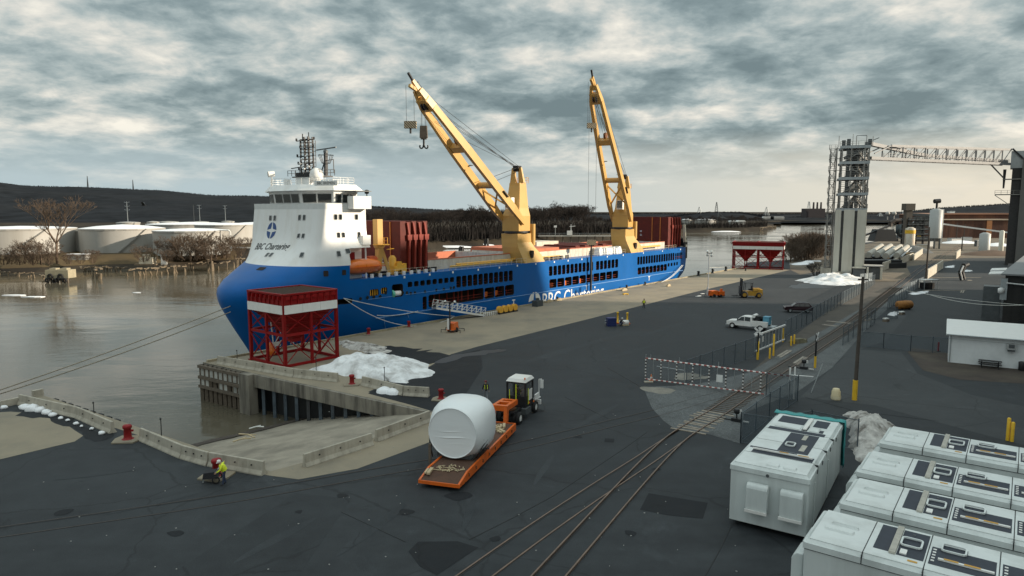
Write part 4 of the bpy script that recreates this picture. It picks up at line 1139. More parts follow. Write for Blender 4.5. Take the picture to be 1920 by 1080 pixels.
# knuckle strake, fenders ribs and white marks on the side
STR = mat('light strake', (0.16, 0.33, 0.62), 0.4, var=0.1)
m = M(); m.bar((sx(700), -BW - 0.02, 1.98), (112, -BW - 0.02, 1.98), 0.10, 0.12); m.build('strake', STR, ship)
for px, py, w in ((760, 545, 10), (690, 535, 6)):
 s0, z0 = H2(px, py, SIDE)
 m = M(); m.bar((s0, -BW - 0.012, 4.95), (s0 + w, -BW - 0.012, 4.95), 0.04, 0.06); m.build('weld_seam', STR, ship)
for px in (715, 760):
 s0 = sx(px)
 m = M(); m.bar((s0, -BW - 0.015, 2.1), (s0 + 1.6, -half(s0, -1) - 0.03, -1.2), 0.06, 0.10); m.build('weld_seam', STR, ship)
WT = MATS['white paint']
for px, py in ((963, 567), (1100, 539), (1217, 522)):
 s0, z0 = H2(px, py, SIDE)
 m = M(); m.box((s0, -BW - 0.01, z0 + 0.45), (0.9, 0.03, 0.22)); m.box((s0, -BW - 0.01, z0 - 0.1), (0.25, 0.03, 0.88)); m.build('tug_mark', WT, ship)
def hull_text(body, px0, px1, ztop, hcap, name='hull_lettering', zc=None):
 me = text_mesh(name, body, hcap / 0.70, WT, bold=0.0)
 xs = [v.co.x for v in me.vertices]; w = max(xs) - min(xs)
 s0, s1 = sx(px0), sx(px1); k = (s1 - s0) / w
 subdiv(me, 2)
 for v in me.vertices:
  x = s0 + (v.co.x - min(xs)) * k; z = ztop - hcap + v.co.y
  h = hull_tree.ray_cast(Vector((x, -30, z)), Vector((0, 1, 0)))
  y = (h[0].y if h[0] else -BW) - 0.025
  v.co = (x, y, z)
 return mo(name, me, ship)
hull_text('BBC Chartering', 1018, 1134, 1.75, 3.0)
def emblem(name, put, rad, matl, n=10, ky=1.0):
 """four quarter discs parted by a thin pointed cross"""
 for q in range(4):
  a0 = q * math.pi / 2
  pts = []
  g = 0.07
  ca, sa = math.cos(a0 + math.pi / 4), math.sin(a0 + math.pi / 4)
  pts.append((ca * 0.30, sa * 0.30))
  for i in range(n + 1):
   t = a0 + g + (math.pi / 2 - 2 * g) * i / n
   pts.append((math.cos(t), math.sin(t)))
  mm = M()
  mm.add([put(x * rad, y * rad * ky) for x, y in pts], [(0, i, i + 1) for i in range(1, n + 1)], False)
  mm.build(name, matl, ship)
s_e = sx(1003)
emblem('hull_emblem', lambda x, y: (s_e + x, -BW - 0.025, 0.3 + y), 1.95, WT)
hull_text('BREMEN', 556, 626, 4.65, 0.9)
m = M(); s0 = sx(586)
h_ = hull_tree.ray_cast(Vector((s0, -30, -0.8)), Vector((0, 1, 0)))[0]
for a in range(3):
 m.bar((s0 - 0.55 * math.cos(a * 1.05), h_.y - 0.05, -0.6 - 0.55 * math.sin(a * 1.05)), (s0 + 0.55 * math.cos(a * 1.05), h_.y - 0.05, -0.6 + 0.55 * math.sin(a * 1.05)), 0.06, 0.12)
m.build('thruster_mark', WT, ship)
# square white pads along the sheer line
for px in (756, 804, 848, 896, 936, 970, 1005, 1040, 1066, 1092, 1140, 1170, 1208, 1244, 1278):
 m = M(); m.box((sx(px), -BW - 0.012, 7.72), (0.34, 0.03, 0.34)); m.build('load_pad', WT, ship)
# anchor recess on the bow, seen as a framed plate
m = M()
hp = [hull_tree.ray_cast(Vector((x, 30, z)), Vector((0, -1, 0))) for x, z in ((-9.6, 4), (-9.6, 1.6))]
# forecastle fairlead openings
def hull_pix(px, py):
 d = (SHIP_I.to_3x3() @ ray(px, py)).normalized(); o = SHIP_I @ Vector((0, 0, EYE))
 return hull_tree.ray_cast(o, d)
for px, py, w, h in ((490, 504, 1.5, 0.9), (611, 513, 0.7, 0.8), (645, 511, 0.65, 0.75)):
 loc, nor, *_ = hull_pix(px, py)
 if loc:
  side = Vector((0, 0, 1)).cross(nor).normalized(); up = nor.cross(side)
  m = M(); m.add([loc + nor * 0.03 + side * (a * w / 2) + up * (b * h / 2) for a, b in ((-1, -.7), (-.8, -1), (.8, -1), (1, -.7), (1, .7), (.8, 1), (-.8, 1), (-1, .7))], [tuple(range(8))])
  m.build('fairlead', MATS['dark inside'], ship)
loc, nor, *_ = hull_pix(413, 583)
if loc:
 side = Vector((0, 0, 1)).cross(nor).normalized(); up = nor.cross(side)
 m = M(); q = [loc + nor * 0.05 + side * (a * 0.9) + up * (b * 1.3) for a, b in ((-1, .8), (.9, .9), (1.0, -.5), (.3, -1))]
 for i in range(4): m.bar(q[i], q[(i + 1) % 4], 0.08)
 m.build('anchor_frame', STR, ship)

# ---------------- superstructure
def sring(z, sf, w, aft, xc, n, pts=28):
 out = []
 for i in range(pts + 1):
  t = -math.pi / 2 + math.pi * i / pts
  c, s_ = max(0, math.cos(t)), math.sin(t)
  out.append((xc - (xc - sf) * c ** (2 / n), w * abs(s_) ** (2 / n) * (1 if s_ > 0 else -1), z))
 return [(aft, -w, z)] + out + [(aft, w, z)]
def flatbot(z):
 return hull_ring(z)
lower = []
def hring(z, aft):
 st, s0 = interp(STEM, z), 1.4
 out = []
 for i in range(29):
  t = -math.pi / 2 + math.pi * i / 28
  out.append((1.3 - (1.3 - st) * max(0, math.cos(t)) ** 0.95, BW * math.sin(t), z))
 return [(aft, -BW, z)] + out + [(aft, BW, z)]
rings = [hring(10.2, 1.45),
         sring(11.0, -5.1, 10.75, 1.45, 1.35, 2.4), sring(11.9, -4.1, 10.5, 1.45, 1.3, 3.0), sring(12.6, -3.4, 10.2, 1.45, 1.2, 3.8),
         sring(12.6, -3.4, 10.2, 5.6, 1.2, 3.8), sring(13.3, -2.9, 9.8, 5.6, 1.1, 5), sring(14.2, -2.5, 9.45, 5.6, 1.0, 8), sring(15.2, -2.2, 9.35, 5.6, 0.9, 12),
         sring(16.8, -1.9, 9.3, 5.6, 0.8, 14), sring(18.2, -1.7, 9.3, 5.6, 0.7, 14)]
for k in (0,): rings[k] = [(min(x, 1.45), y, z) for x, y, z in rings[k]]
m = M(); m.loft(rings, smooth=True)
sm_ = m.mesh('superstructure', MATS['white paint'])
bm = bmesh.new(); bm.from_mesh(sm_); bmesh.ops.remove_doubles(bm, verts=bm.verts, dist=0.001)
bmesh.ops.recalc_face_normals(bm, faces=bm.faces)
for e in bm.edges:
 if len(e.link_faces) == 2 and e.calc_face_angle(0) > R(30): e.smooth = False
bm.to_mesh(sm_); bm.free()
mo('superstructure', sm_, ship)
sup_tree = BVHTree.FromPolygons([v.co.copy() for v in sm_.vertices], [tuple(p.vertices) for p in sm_.polygons])
def sup_pix(px, py):
 d = (SHIP_I.to_3x3() @ ray(px, py)).normalized(); o = SHIP_I @ Vector((0, 0, EYE))
 return sup_tree.ray_cast(o, d)
def on_front(y, z):
 h = sup_tree.ray_cast(Vector((-40, y, z)), Vector((1, 0, 0)))
 return h[0] if h[0] else Vector((0, y, z))
WFR = mat('window frame grey', (0.45, 0.45, 0.44), 0.5)
def window(px, py, w, h, skew=0):
 loc, nor, *_ = sup_pix(px, py)
 if not loc: return
 if nor.dot(Vector((0, 0, 1))) < -0.5: return
 side = Vector((0, 0, 1)).cross(nor).normalized(); up = nor.cross(side).normalized()
 def ring(a, b, d): return [loc + nor * d + side * (i * a / 2) + up * (j * b / 2) for i, j in ((-1, -.7), (-.7, -1), (.7, -1), (1, -.7), (1, .7), (.7, 1), (-.7, 1), (-1, .7))]
 f = M(); o_, i_ = ring(w + 0.16, h + 0.16, 0.0), ring(w + 0.16, h + 0.16, 0.05); q = ring(w, h, 0.05); r = ring(w, h, 0.015)
 f.loft([o_, i_, q, r], caps=False, smooth=False)
 fo = f.build('window', WFR, ship)
 g = M(); g.add(r, [tuple(range(8))], False); g.build('pane', MATS['glass dark'], fo)
for px, py in ((507.5, 409), (515.5, 409), (562, 408), (570.5, 408), (560, 443), (568.5, 443), (501, 478), (508.5, 478), (566, 478)):
 window(px, py, 0.62, 0.72)
for px, py in ((629, 407), (638, 407), (668, 407), (634.5, 441), (643.5, 441), (673, 440), (635, 476)):
 window(px, py, 0.55, 0.75)
window(652, 471, 0.75, 0.65)
# emblem and lettering on the white front
le = sup_pix(509.5, 432)[0]
NAVY = mat('navy paint', (0.012, 0.06, 0.22), 0.4)
emblem('front_emblem', lambda x, y: on_front(le.y - x, le.z + y) + Vector((-0.03, 0, 0)), 1.22, NAVY, ky=1.0)
l0, l1 = sup_pix(478.5, 466)[0], sup_pix(541, 466)[0]
me = text_mesh('front_lettering', 'BBC Chartering', 1.0, MATS['black steel'], bold=0.018)
xs = [v.co.x for v in me.vertices]; kx = (l0.y - l1.y) / (max(xs) - min(xs)); kz = 1.3
subdiv(me, 1)
zb = l0.z - 0.12
for v in me.vertices:
 y = l0.y - (v.co.x - min(xs)) * kx; z = zb + v.co.y * kz + (l1.z - l0.z) * (v.co.x - min(xs)) / (max(xs) - min(xs))
 p = on_front(y, z); v.co = (p.x - 0.03, p.y, p.z)
mo('front_lettering', me, ship)
# bridge deck bulwark
ro = sring(18.2, -1.7, 9.3, 5.6, 0.7, 14); ri = sring(18.2, -1.55, 9.15, 5.6, 0.7, 14)
up_ = lambda r, z: [(x, y, z) for x, y, _ in r]
m = M(); m.loft([up_(ro, 18.2), up_(ro, 19.05), up_(ri, 19.05), up_(ri, 18.25)], caps=False, smooth=False, closed=False)
m.build('bridge_bulwark', mat('grey white', (0.66, 0.67, 0.66), 0.5, var=0.06), ship)
# wheelhouse
pl = [(4.6, -8.0), (0.9, -8.0), (-1.25, -3.4), (-1.25, 3.4), (0.9, 8.0), (4.6, 8.0)]
def grow(poly, d):
 n = len(poly); out = []
 for i in range(n):
  p0, p1, p2 = Vector(poly[i - 1]), Vector(poly[i]), Vector(poly[(i + 1) % n])
  a = (p1 - p0).normalized(); b = (p2 - p1).normalized()
  na, nb = Vector((-a.y, a.x)), Vector((-b.y, b.x))
  na, nb = -na, -nb
  k = (na + nb); k = k / max(0.2, k.dot(na)) if k.length > 0 else na
  q = p1 + k * d; out.append((q.x, q.y))
 return out
area = sum(pl[i][0] * pl[(i + 1) % 6][1] - pl[(i + 1) % 6][0] * pl[i][1] for i in range(6))
sg = 1 if area > 0 else -1
m = M(); m.prism(pl, 18.25, 20.75, grow(pl, 0.35 * sg)); m.build('wheelhouse', MATS['white paint'], ship)
plt = grow(pl, 0.35 * sg)
def facet_windows(i, n, u0=0.04, u1=0.96, z0=19.15, z1=20.45, gap=0.2):
 a0, a1 = Vector(pl[i]), Vector(pl[(i + 1) % 6]); b0, b1 = Vector(plt[i]), Vector(plt[(i + 1) % 6])
 L_ = (a1 - a0).length
 for k in range(n):
  ua = u0 + (u1 - u0) * k / n + gap / 2 / L_; ub = u0 + (u1 - u0) * (k + 1) / n - gap / 2 / L_
  q = []
  for u_, z in ((ua, z0), (ub, z0), (ub, z1), (ua, z1)):
   f = (z - 18.25) / 2.5
   p = a0.lerp(a1, u_).lerp(b0.lerp(b1, u_), f); q.append(Vector((p.x, p.y, z)))
  nn = (q[1] - q[0]).cross(q[3] - q[0]).normalized()
  c = sum(q, Vector()) / 4
  if nn.dot(c - Vector((2, 0, 19.8))) < 0: nn = -nn
  g = M(); g.add([p + nn * 0.02 for p in q], [(0, 1, 2, 3)], False); go = g.build('bridge_window', MATS['glass dark'], ship)
  f = M()
  for j in range(4): f.bar(q[j] + nn * 0.03, q[(j + 1) % 4] + nn * 0.03, 0.07, 0.07, up=nn)
  f.build('sash', WFR, go)
facet_windows(1, 2); facet_windows(2, 3); facet_windows(3, 3); facet_windows(0, 3); facet_windows(4, 3)
vis = grow(pl, 0.95 * sg)
m = M(); m.prism(grow(pl, 0.35 * sg), 20.752, 20.9, grow(pl, 0.8 * sg)); m.prism(vis, 20.902, 21.8, grow(pl, 0.2 * sg)); m.build('wheelhouse_roof', MATS['white paint'], ship)
# starboard bridge wing with its awning
m = M(); m.b2((2.3, -9.35, 18.25), (5.55, -10.7, 20.1)); m.build('bridge_wing', MATS['bridge_bulwark'] if 'bridge_bulwark' in MATS else MATS['grey white'], ship)
m = M(); m.b2((2.3, 9.35, 18.25), (5.55, 10.7, 20.1)); m.build('bridge_wing', MATS['grey white'], ship)
m = M(); m.b2((2.6, -7.9, 20.75), (5.4, -11.0, 20.87)); m.build('wing_awning', MATS['dark galvanised'], ship)
m = M(); m.tube((5.0, -10.4, 20.1), (5.0, -10.4, 20.5), 0.08); m.lathe([(0.05, 20.4), (0.32, 20.5), (0.32, 20.95), (0.1, 21.05)], 12, (5.0, -10.4, 0)); m.build('searchlight', MATS['black steel'], ship)
# deck house below the overhang, door, balcony
m = M(); m.b2((2.2, -8.6, 8.02), (5.2, 8.6, 12.58)); m.build('deckhouse', MATS['white paint'], ship)
m = M(); m.b2((3.0, -8.62, 9.9), (3.9, -8.66, 11.9)); m.build('door', MATS['red paint'], ship)
m = M(); m.tube((5.0, -9.8, 8.0), (5.0, -9.8, 12.6), 0.12); m.build('stanchion', MATS['white paint'], ship)
m = M(); m.b2((4.2, -9.3, 13.0), (5.62, -10.3, 14.4)); m.build('balcony', MATS['white paint'], ship)
# name board
fa, fb = Vector(grow(pl, 0.3 * sg)[0 + 0]), None
bd = thing if False else None
pA1, pA2 = Vector(vis[1]), Vector(vis[2])
dd = (pA2 - pA1).normalized(); nn2 = Vector((dd.y, -dd.x));
if nn2.x > 0: nn2 = -nn2
c0 = pA1.lerp(pA2, 0.20) + nn2 * 0.10
m = M(); hh = heading((dd.x, dd.y)); m.box((c0.x, c0.y, 21.9), (3.6, 0.08, 0.72), hh); nb = m.build('name_board', MATS['white paint'], ship)
me = text_mesh('name_lettering', 'BBC BREMEN', 0.56, MATS['black steel'], align='CENTER')
ax = -dd
for v in me.vertices:
 q = Vector((c0.x, c0.y)) + ax * v.co.x * 0.86 + nn2 * 0.06
 v.co = (q.x, q.y, 21.72 + v.co.y)
mo('name_lettering', me, nb)
# monkey island: rails, dome, dish, mast
def rail_run(m, pts, h=1.0, step=1.2, r=0.025, n=3):
 for a, b in zip(pts, pts[1:]):
  a, b = Vector(a), Vector(b); L_ = (b - a).length; k = max(1, int(L_ / step))
  for i in range(k + 1):
   p = a.lerp(b, i / k); m.bar(p, p + Vector((0, 0, h)), r * 2)
  for j in range(n):
   z = Vector((0, 0, h * (j + 1) / n)); m.bar(a + z, b + z, r * 1.6)
 return m
pr_ = grow(pl, 0.0); pr_ = [(x, y, 21.8) for x, y in pr_]
m = M(); rail_run(m, pr_ + pr_[:1]); m.build('roof_railing', MATS['white paint'], ship)
m = M(); m.lathe([(0.5, 21.8), (0.5, 22.5), (0.95, 22.6), (1.0, 23.2), (0.85, 23.8), (0.5, 24.15), (0.08, 24.28)], 18, (1.0, -3.9, 0)); m.build('radar_dome', MATS['white paint'], ship)
m = M(); m.tube((0.2, 6.6, 21.8), (0.2, 6.6, 23.4), 0.09); m.tube((-0.4, 6.6, 23.6), (0.5, 6.3, 23.7), 0.45, 14); m.build('satellite_dish', MATS['white paint'], ship)
m = M(); m.b2((1.4, -1.6, 21.8), (3.4, 1.8, 23.0)); m.b2((0.6, 3.2, 21.8), (1.2, 4.0, 22.8)); m.build('mast_house', MATS['white paint'], ship)
m = M()
m.b2((1.2, -4.6, 23.0), (3.4, 2.6, 23.25)); m.b2((1.5, -2.8, 23.2), (3.0, 2.0, 24.0))
rail_run(m, [(1.0, 3.4, 23.3), (1.0, -4.8, 23.3), (3.6, -4.8, 23.3), (3.6, 3.4, 23.3), (1.0, 3.4, 23.3)], 1.1, 1.0, 0.03, 2)
for y in (1.05, 0.0, -1.05):
 for x in (1.8, 2.6): m.bar((x, y, 23.8), (x, y * 0.92, 30.6 if y <= 0 else 30.2), 0.2, 0.2)
z = 24.6
while z < 30.4:
 for x in (1.8, 2.6): m.bar((x, 1.05, z), (x, -1.05, z), 0.09)
 for y in (1.05, 0, -1.05): m.bar((1.8, y, z), (2.6, y, z), 0.09)
 z += 0.62
for z, y0, y1 in ((30.0, 2.3, -2.2), (27.0, 2.2, -1.8), (25.6, 2.0, -1.6), (24.5, 1.9, -1.6), (28.6, 1.4, -2.0)):
 m.bar((2.0, y0, z), (2.0, y1, z), 0.14)
 m.lathe([(0.14, z), (0.14, z + 0.5)], 8, (2.0, y0, 0)); m.lathe([(0.12, z), (0.12, z + 0.45)], 8, (2.0, y1, 0))
for z in (30.6, 31.2): m.tube((1.8, 0.4, 29.8), (1.8, 0.4, z), 0.08); m.tube((2.4, -0.3, 29.8), (2.4, -0.3, z + 0.3), 0.07)
for k in range(7): m.bar((2.2, -1.7, 25 + k * 0.7), (2.2, -2.2, 25 + k * 0.7), 0.07)
for y in (-1.7, -2.2): m.bar((2.2, y, 25), (2.2, y, 29.8), 0.07)
m.bar((2.0, 3.9, 24.9), (2.0, 1.6, 25.05), 0.14, 0.16)
m.build('mast', MATS['black steel'], ship)
m = M()
m.bar((2.4, -4.3, 23.3), (2.4, -4.4, 27.3), 0.42, 0.42); m.bar((2.0, -3.5, 23.4), (2.3, -4.3, 26.0), 0.12)
m.lathe([(0.35, 25.6), (0.95, 27.1)], 8, (2.4, -4.4, 0), caps=False) if False else None
for a in range(8):
 c, s_ = math.cos(a * math.pi / 4), math.sin(a * math.pi / 4); c2, s2 = math.cos((a + 1) * math.pi / 4), math.sin((a + 1) * math.pi / 4)
 m.bar((2.4 + 0.6 * c, -4.4 + 0.6 * s_, 25.5), (2.4 + 1.1 * c, -4.4 + 1.1 * s_, 27.0), 0.06)
 m.bar((2.4 + 1.1 * c, -4.4 + 1.1 * s_, 27.0), (2.4 + 1.1 * c2, -4.4 + 1.1 * s2, 27.0), 0.07); m.bar((2.4 + 0.6 * c, -4.4 + 0.6 * s_, 25.5), (2.4 + 0.6 * c2, -4.4 + 0.6 * s2, 25.5), 0.07)
m.bar((2.4, -4.4, 26.0), (2.4, -6.3, 26.1), 0.1); m.bar((2.4, -6.2, 26.0), (2.4, -6.25, 23.6), 0.09)
m.build('radar_mast', MATS['black steel'], ship)
m = M(); m.bar((2.4, -2.2, 28.05), (2.4, -6.9, 28.25), 0.16, 0.2); m.lathe([(0.3, 27.3), (0.35, 27.8), (0.12, 28.0)], 10, (2.4, -4.4, 0)); m.build('radar_scanner', MATS['dark galvanised'], ship)
for y, z in ((1.05, 25.5), (0.5, 26.3), (-0.6, 25.7), (0.4, 24.9), (-0.6, 26.8), (-1.1, 24.8), (0.0, 24.4)):
 m = M(); m.lathe([(0.05, 0), (0.2, 0.1), (0.2, 0.3), (0.05, 0.4)], 8, (1.62, y, z)); m.build('mast_lamp', MATS['white paint'], ship)

for ob in ship.children:
 if ob.name.split('.')[0] in ('mast', 'radar_mast', 'radar_scanner', 'mast_lamp'):
  for v in ob.data.vertices: v.co.z = 22.9 + (v.co.z - 22.9) * .80
# ---------------- deck fittings
HD = 8.0
m = M()
for (x0, x1) in ((13.2, 42.8), (47.6, 80.5), (85.5, 107.9)):
 m.b2((x0, -7.3, HD), (x1, -6.9, HD + 1.7))
 m.b2((x0, -6.9, HD), (x0 + 0.3, 7.6, HD + 1.7)); m.b2((x1 - 0.3, -6.9, HD), (x1, 7.6, HD + 1.7))
m.build('hatch_coaming', MATS['coaming cream'], ship)
m = M()
for (x0, x1) in ((13.2, 42.8), (47.6, 80.5), (85.5, 107.9)): m.b2((x0, 7.6, HD), (x1, 8.0, HD + 1.75)); m.b2((x0, -7.35, HD + 1.72), (x1, -6.85, HD + 1.86))
m.build('far_coaming', MATS['hatch orange'], ship)
for (x0, x1) in ((47.7, 58.5),):
 k = int((x1 - x0) / 5.4)
 for i in range(k):
  a = x0 + i * (x1 - x0) / k
  m = M(); m.b2((a, -7.45, HD + 1.72), (a + (x1 - x0) / k - 0.08, 7.9, HD + 2.35)); m.build('hatch_cover', MATS['hatch orange'], ship)
def stack(x0, n, w, rot=0):
 for i in range(n):
  x = x0 + i * w
  m = M(); m.b2((x, -7.9, HD + 0.3), (x + w * (0.78 if i else 0.95), 7.9, HD + 8.3 - (0.12 if i % 2 else 0)))
  m.build('folded_hatch_cover', MATS['hull red'], ship)
 for i in range(n - 1):
  x = x0 + (i + 1) * w
  m = M()
  m.bar((x + 0.2, -8.15, HD + 0.2), (x + 0.5, -8.15, HD + 5.6), 0.34, 0.3); m.bar((x + 0.5, -8.15, HD + 5.6), (x + 0.1, -8.1, HD + 8.1), 0.3, 0.26)
  m.box((x + 0.45, -8.2, HD + 5.7), (0.8, 0.3, 0.9), top=(1.25, 1))
  m.build('hinge_arm', MATS['rail red'], ship)
 for y in (-3.2, -5.6):
  m = M(); m.tube((x0 - 0.1, y, HD + 0.4), (x0 - 0.1, y, HD + 8.2), 0.09); m.build('hydraulic_pipe', mat('pipe orange', (0.72, 0.24, 0.05), 0.5), ship)
def face_text(body, x, y, z, size):
 me = text_mesh('hatch_number', body, size, WT, bold=0.01)
 for v in me.vertices: v.co = (x, y - v.co.x, z + v.co.y)
 mo('hatch_number', me, ship)
stack(13.6, 5, 1.25)
face_text('90', 13.57, -2.0, 15.2, 0.7); face_text('90', 13.57, 1.6, 15.2, 0.7); face_text('50', 13.57, -2.1, 12.3, 0.6); face_text('50', 13.57, -3.4, 9.9, 0.5)
stack(108.6, 5, 1.62)
face_text('05', 108.57, 0.5, 12.2, 0.6); face_text('52', 108.57, 0.5, 11.2, 0.6)
# rails along the far side and on the quay side
m = M(); rail_run(m, [(14, 10.3, HD), (103, 10.3, HD)], 1.25, 1.1, 0.035, 4); m.build('railing', MATS['galvanised'], ship)
m = M(); rail_run(m, [(7, -10.6, HD), (43, -10.6, HD)], 1.0, 1.5, 0.02, 2); rail_run(m, [(49, -10.6, HD), (81, -10.6, HD)], 1.0, 1.5, 0.02, 2); rail_run(m, [(87, -10.6, HD), (108, -10.6, HD)], 1.0, 1.5, 0.02, 2); m.build('railing', MATS['coaming cream'], ship)
m = M(); m.tube((26, -8.3, HD + 0.7), (42.5, -8.3, HD + 0.7), 0.2); m.tube((24, -8.8, HD + 0.5), (41, -8.8, HD + 0.5), 0.14); m.tube((88, -8.4, HD + 0.9), (103, -8.4, HD + 0.9), 0.25); m.tube((49, -8.6, HD + 0.6), (57, -8.6, HD + 0.6), 0.22); m.build('deck_pipe', MATS['deck yellow'], ship)
m = M()
for i in range(15):
 x = 6.5 + rnd.random() * 14; m.box((x, -9.4 + rnd.random() * 0.8, HD + 0.3), (0.4 + rnd.random(), 0.5, 0.4 + rnd.random() * 0.5), rnd.random())
for i in range(10):
 x = 48 + rnd.random() * 12; m.box((x, -9.0, HD + 0.35), (0.5 + rnd.random(), 0.5, 0.6))
m.build('deck_machinery', MATS['black steel'], ship, kind='stuff')
m = M()
for i in range(9): m.tube((6 + i * 1.6, -9.9, HD), (6 + i * 1.6, -9.9, HD + 0.55), 0.3, 10)
m.build('ventilator', MATS['white paint'], ship, kind='stuff')
# white tarpaulin-covered lashings and a crate row abaft the first crane
m = M()
for i in range(14):
 a = 72 + i * 0.72; m.box((a, -8.6 + 0.3 * math.sin(i), HD + 0.75 + 0.12 * math.sin(i * 1.7)), (0.95, 1.7, 1.5 + 0.25 * math.sin(i * 2.3)), 0.2 * math.sin(i), top=(0.7, 0.7))
m.build('covered_cargo', MATS['white cloth'], ship)
m = M(); m.b2((62.5, 1.5, HD + 1.7), (71, 6.5, HD + 3.0)); m.build('deck_crate', MATS['coaming cream'], ship)
m = M()
for i in range(9): m.b2((63.5 + i * 1.9, -7.0, HD + 1.72), (65.2 + i * 1.9, 6.8, HD + 2.0 + 0.35 * (i % 2)))
m.build('open_hatch_cover', MATS['hull red'], ship)
# stern bulwark
m = M(); m.b2((116.2, -9.0, HD), (117.7, 9.0, HD + 0.3)); m.bar((117.2, -9.0, HD), (116.9, -8.6, HD + 6.2), 0.9, 0.7, w2=0.7, h2=0.6); m.build('stern_post', MATS['coaming cream'], ship)
m = M(); m.b2((115.8, -9.3, 4.9), (117.9, -9.05, HD + 1.4)); m.b2((117.0, -9.2, HD), (117.85, 9.2, HD + 2.4)); m.build('stern_bulwark', MATS['black steel'], ship)
# yellow davit crane by the deckhouse
dv = M()
dv.bar((8.6, -8.2, HD), (8.9, -8.3, HD + 4.4), 0.5, 0.7, w2=0.9, h2=0.9); dv.bar((10.4, -8.9, HD + 0.2), (9.2, -8.4, HD + 4.2), 0.45, 0.5); dv.bar((8.7, -8.0, HD + 1.8), (9.9, -8.7, HD + 1.8), 0.25)
dv.lathe([(0.75, HD + 4.3), (0.9, HD + 4.6), (0.9, HD + 4.75)], 12, (8.9, -8.3, 0)); dv.build('davit', MATS['crane yellow'], ship)
m = M(); m.box((8.7, -8.3, HD + 6.7), (1.05, 1.05, 4.0)); m.build('davit_post', MATS['crane yellow'], ship)
m = M(); m.lathe([(1.3, HD + 4.75), (1.3, HD + 4.85)], 14, (9.2, -8.4, 0)); rail_run(m, [(9.8, -9.2, HD + 4.85), (10.4, -8.5, HD + 4.85), (9.9, -7.4, HD + 4.85)], 1.0, 0.6, 0.03, 2); m.bar((10.2, -8.5, HD + 4.0), (13.0, -7.0, HD + 4.0), 0.12); m.build('davit_platform', MATS['deck yellow'], ship)
m = M()
for i in range(5): m.box((11.2 + 0.5 * i, -9.0, HD + 0.7 + 0.35 * (i % 3)), (0.5, 0.8, 1.3 + 0.4 * (i % 2)))
m.lathe([(0.6, HD), (0.6, HD + 2.6), (0.3, HD + 3.0)], 10, (11.4, -8.4, 0)); m.build('winch_pump', MATS['deck yellow'], ship)
# lifeboat (hangs in its davits: a thing of its own)
lb = thing('lifeboat', 'closed orange lifeboat hanging on the ship side behind the bridge', 'lifeboat', SHIP_M @ Vector((5.0, -9.2, HD + 1.7)), heading(U))
rg = []
for i in range(13):
 t = -1 + 2 * i / 12; x = t * 3.4; k = max(0.06, (1 - abs(t) ** 2.6)) ** 0.55
 w, keel, top = 1.25 * k, -1.15 * (0.55 + 0.45 * k), 0.25 + 0.95 * (max(0, 1 - abs(t) ** 3)) ** 0.7
 rg.append([(x, 0, keel), (x, -w * 0.7, keel * 0.65), (x, -w, -0.05), (x, -w * 1.04, 0.08), (x, -w * 0.85, top * 0.72), (x, -w * 0.4, top), (x, w * 0.4, top), (x, w * 0.85, top * 0.72), (x, w * 1.04, 0.08), (x, w, -0.05), (x, w * 0.7, keel * 0.65)])
m = M(); m.loft(rg); m.build('boat_hull', MATS['boat orange'], lb)
m = M(); m.box((1.5, 0, 1.25), (1.7, 1.2, 0.5), top=(0.7, 0.8)); m.build('canopy_hatch', mat('boat deep orange', (0.55, 0.09, 0.015), 0.4), lb)
m = M(); m.bar((-3.2, -1.26, 0.02), (3.2, -1.26, 0.02), 0.12, 0.1); m.build('fender_strip', mat('boat deep orange', (0.55, 0.09, 0.015), 0.4), lb)

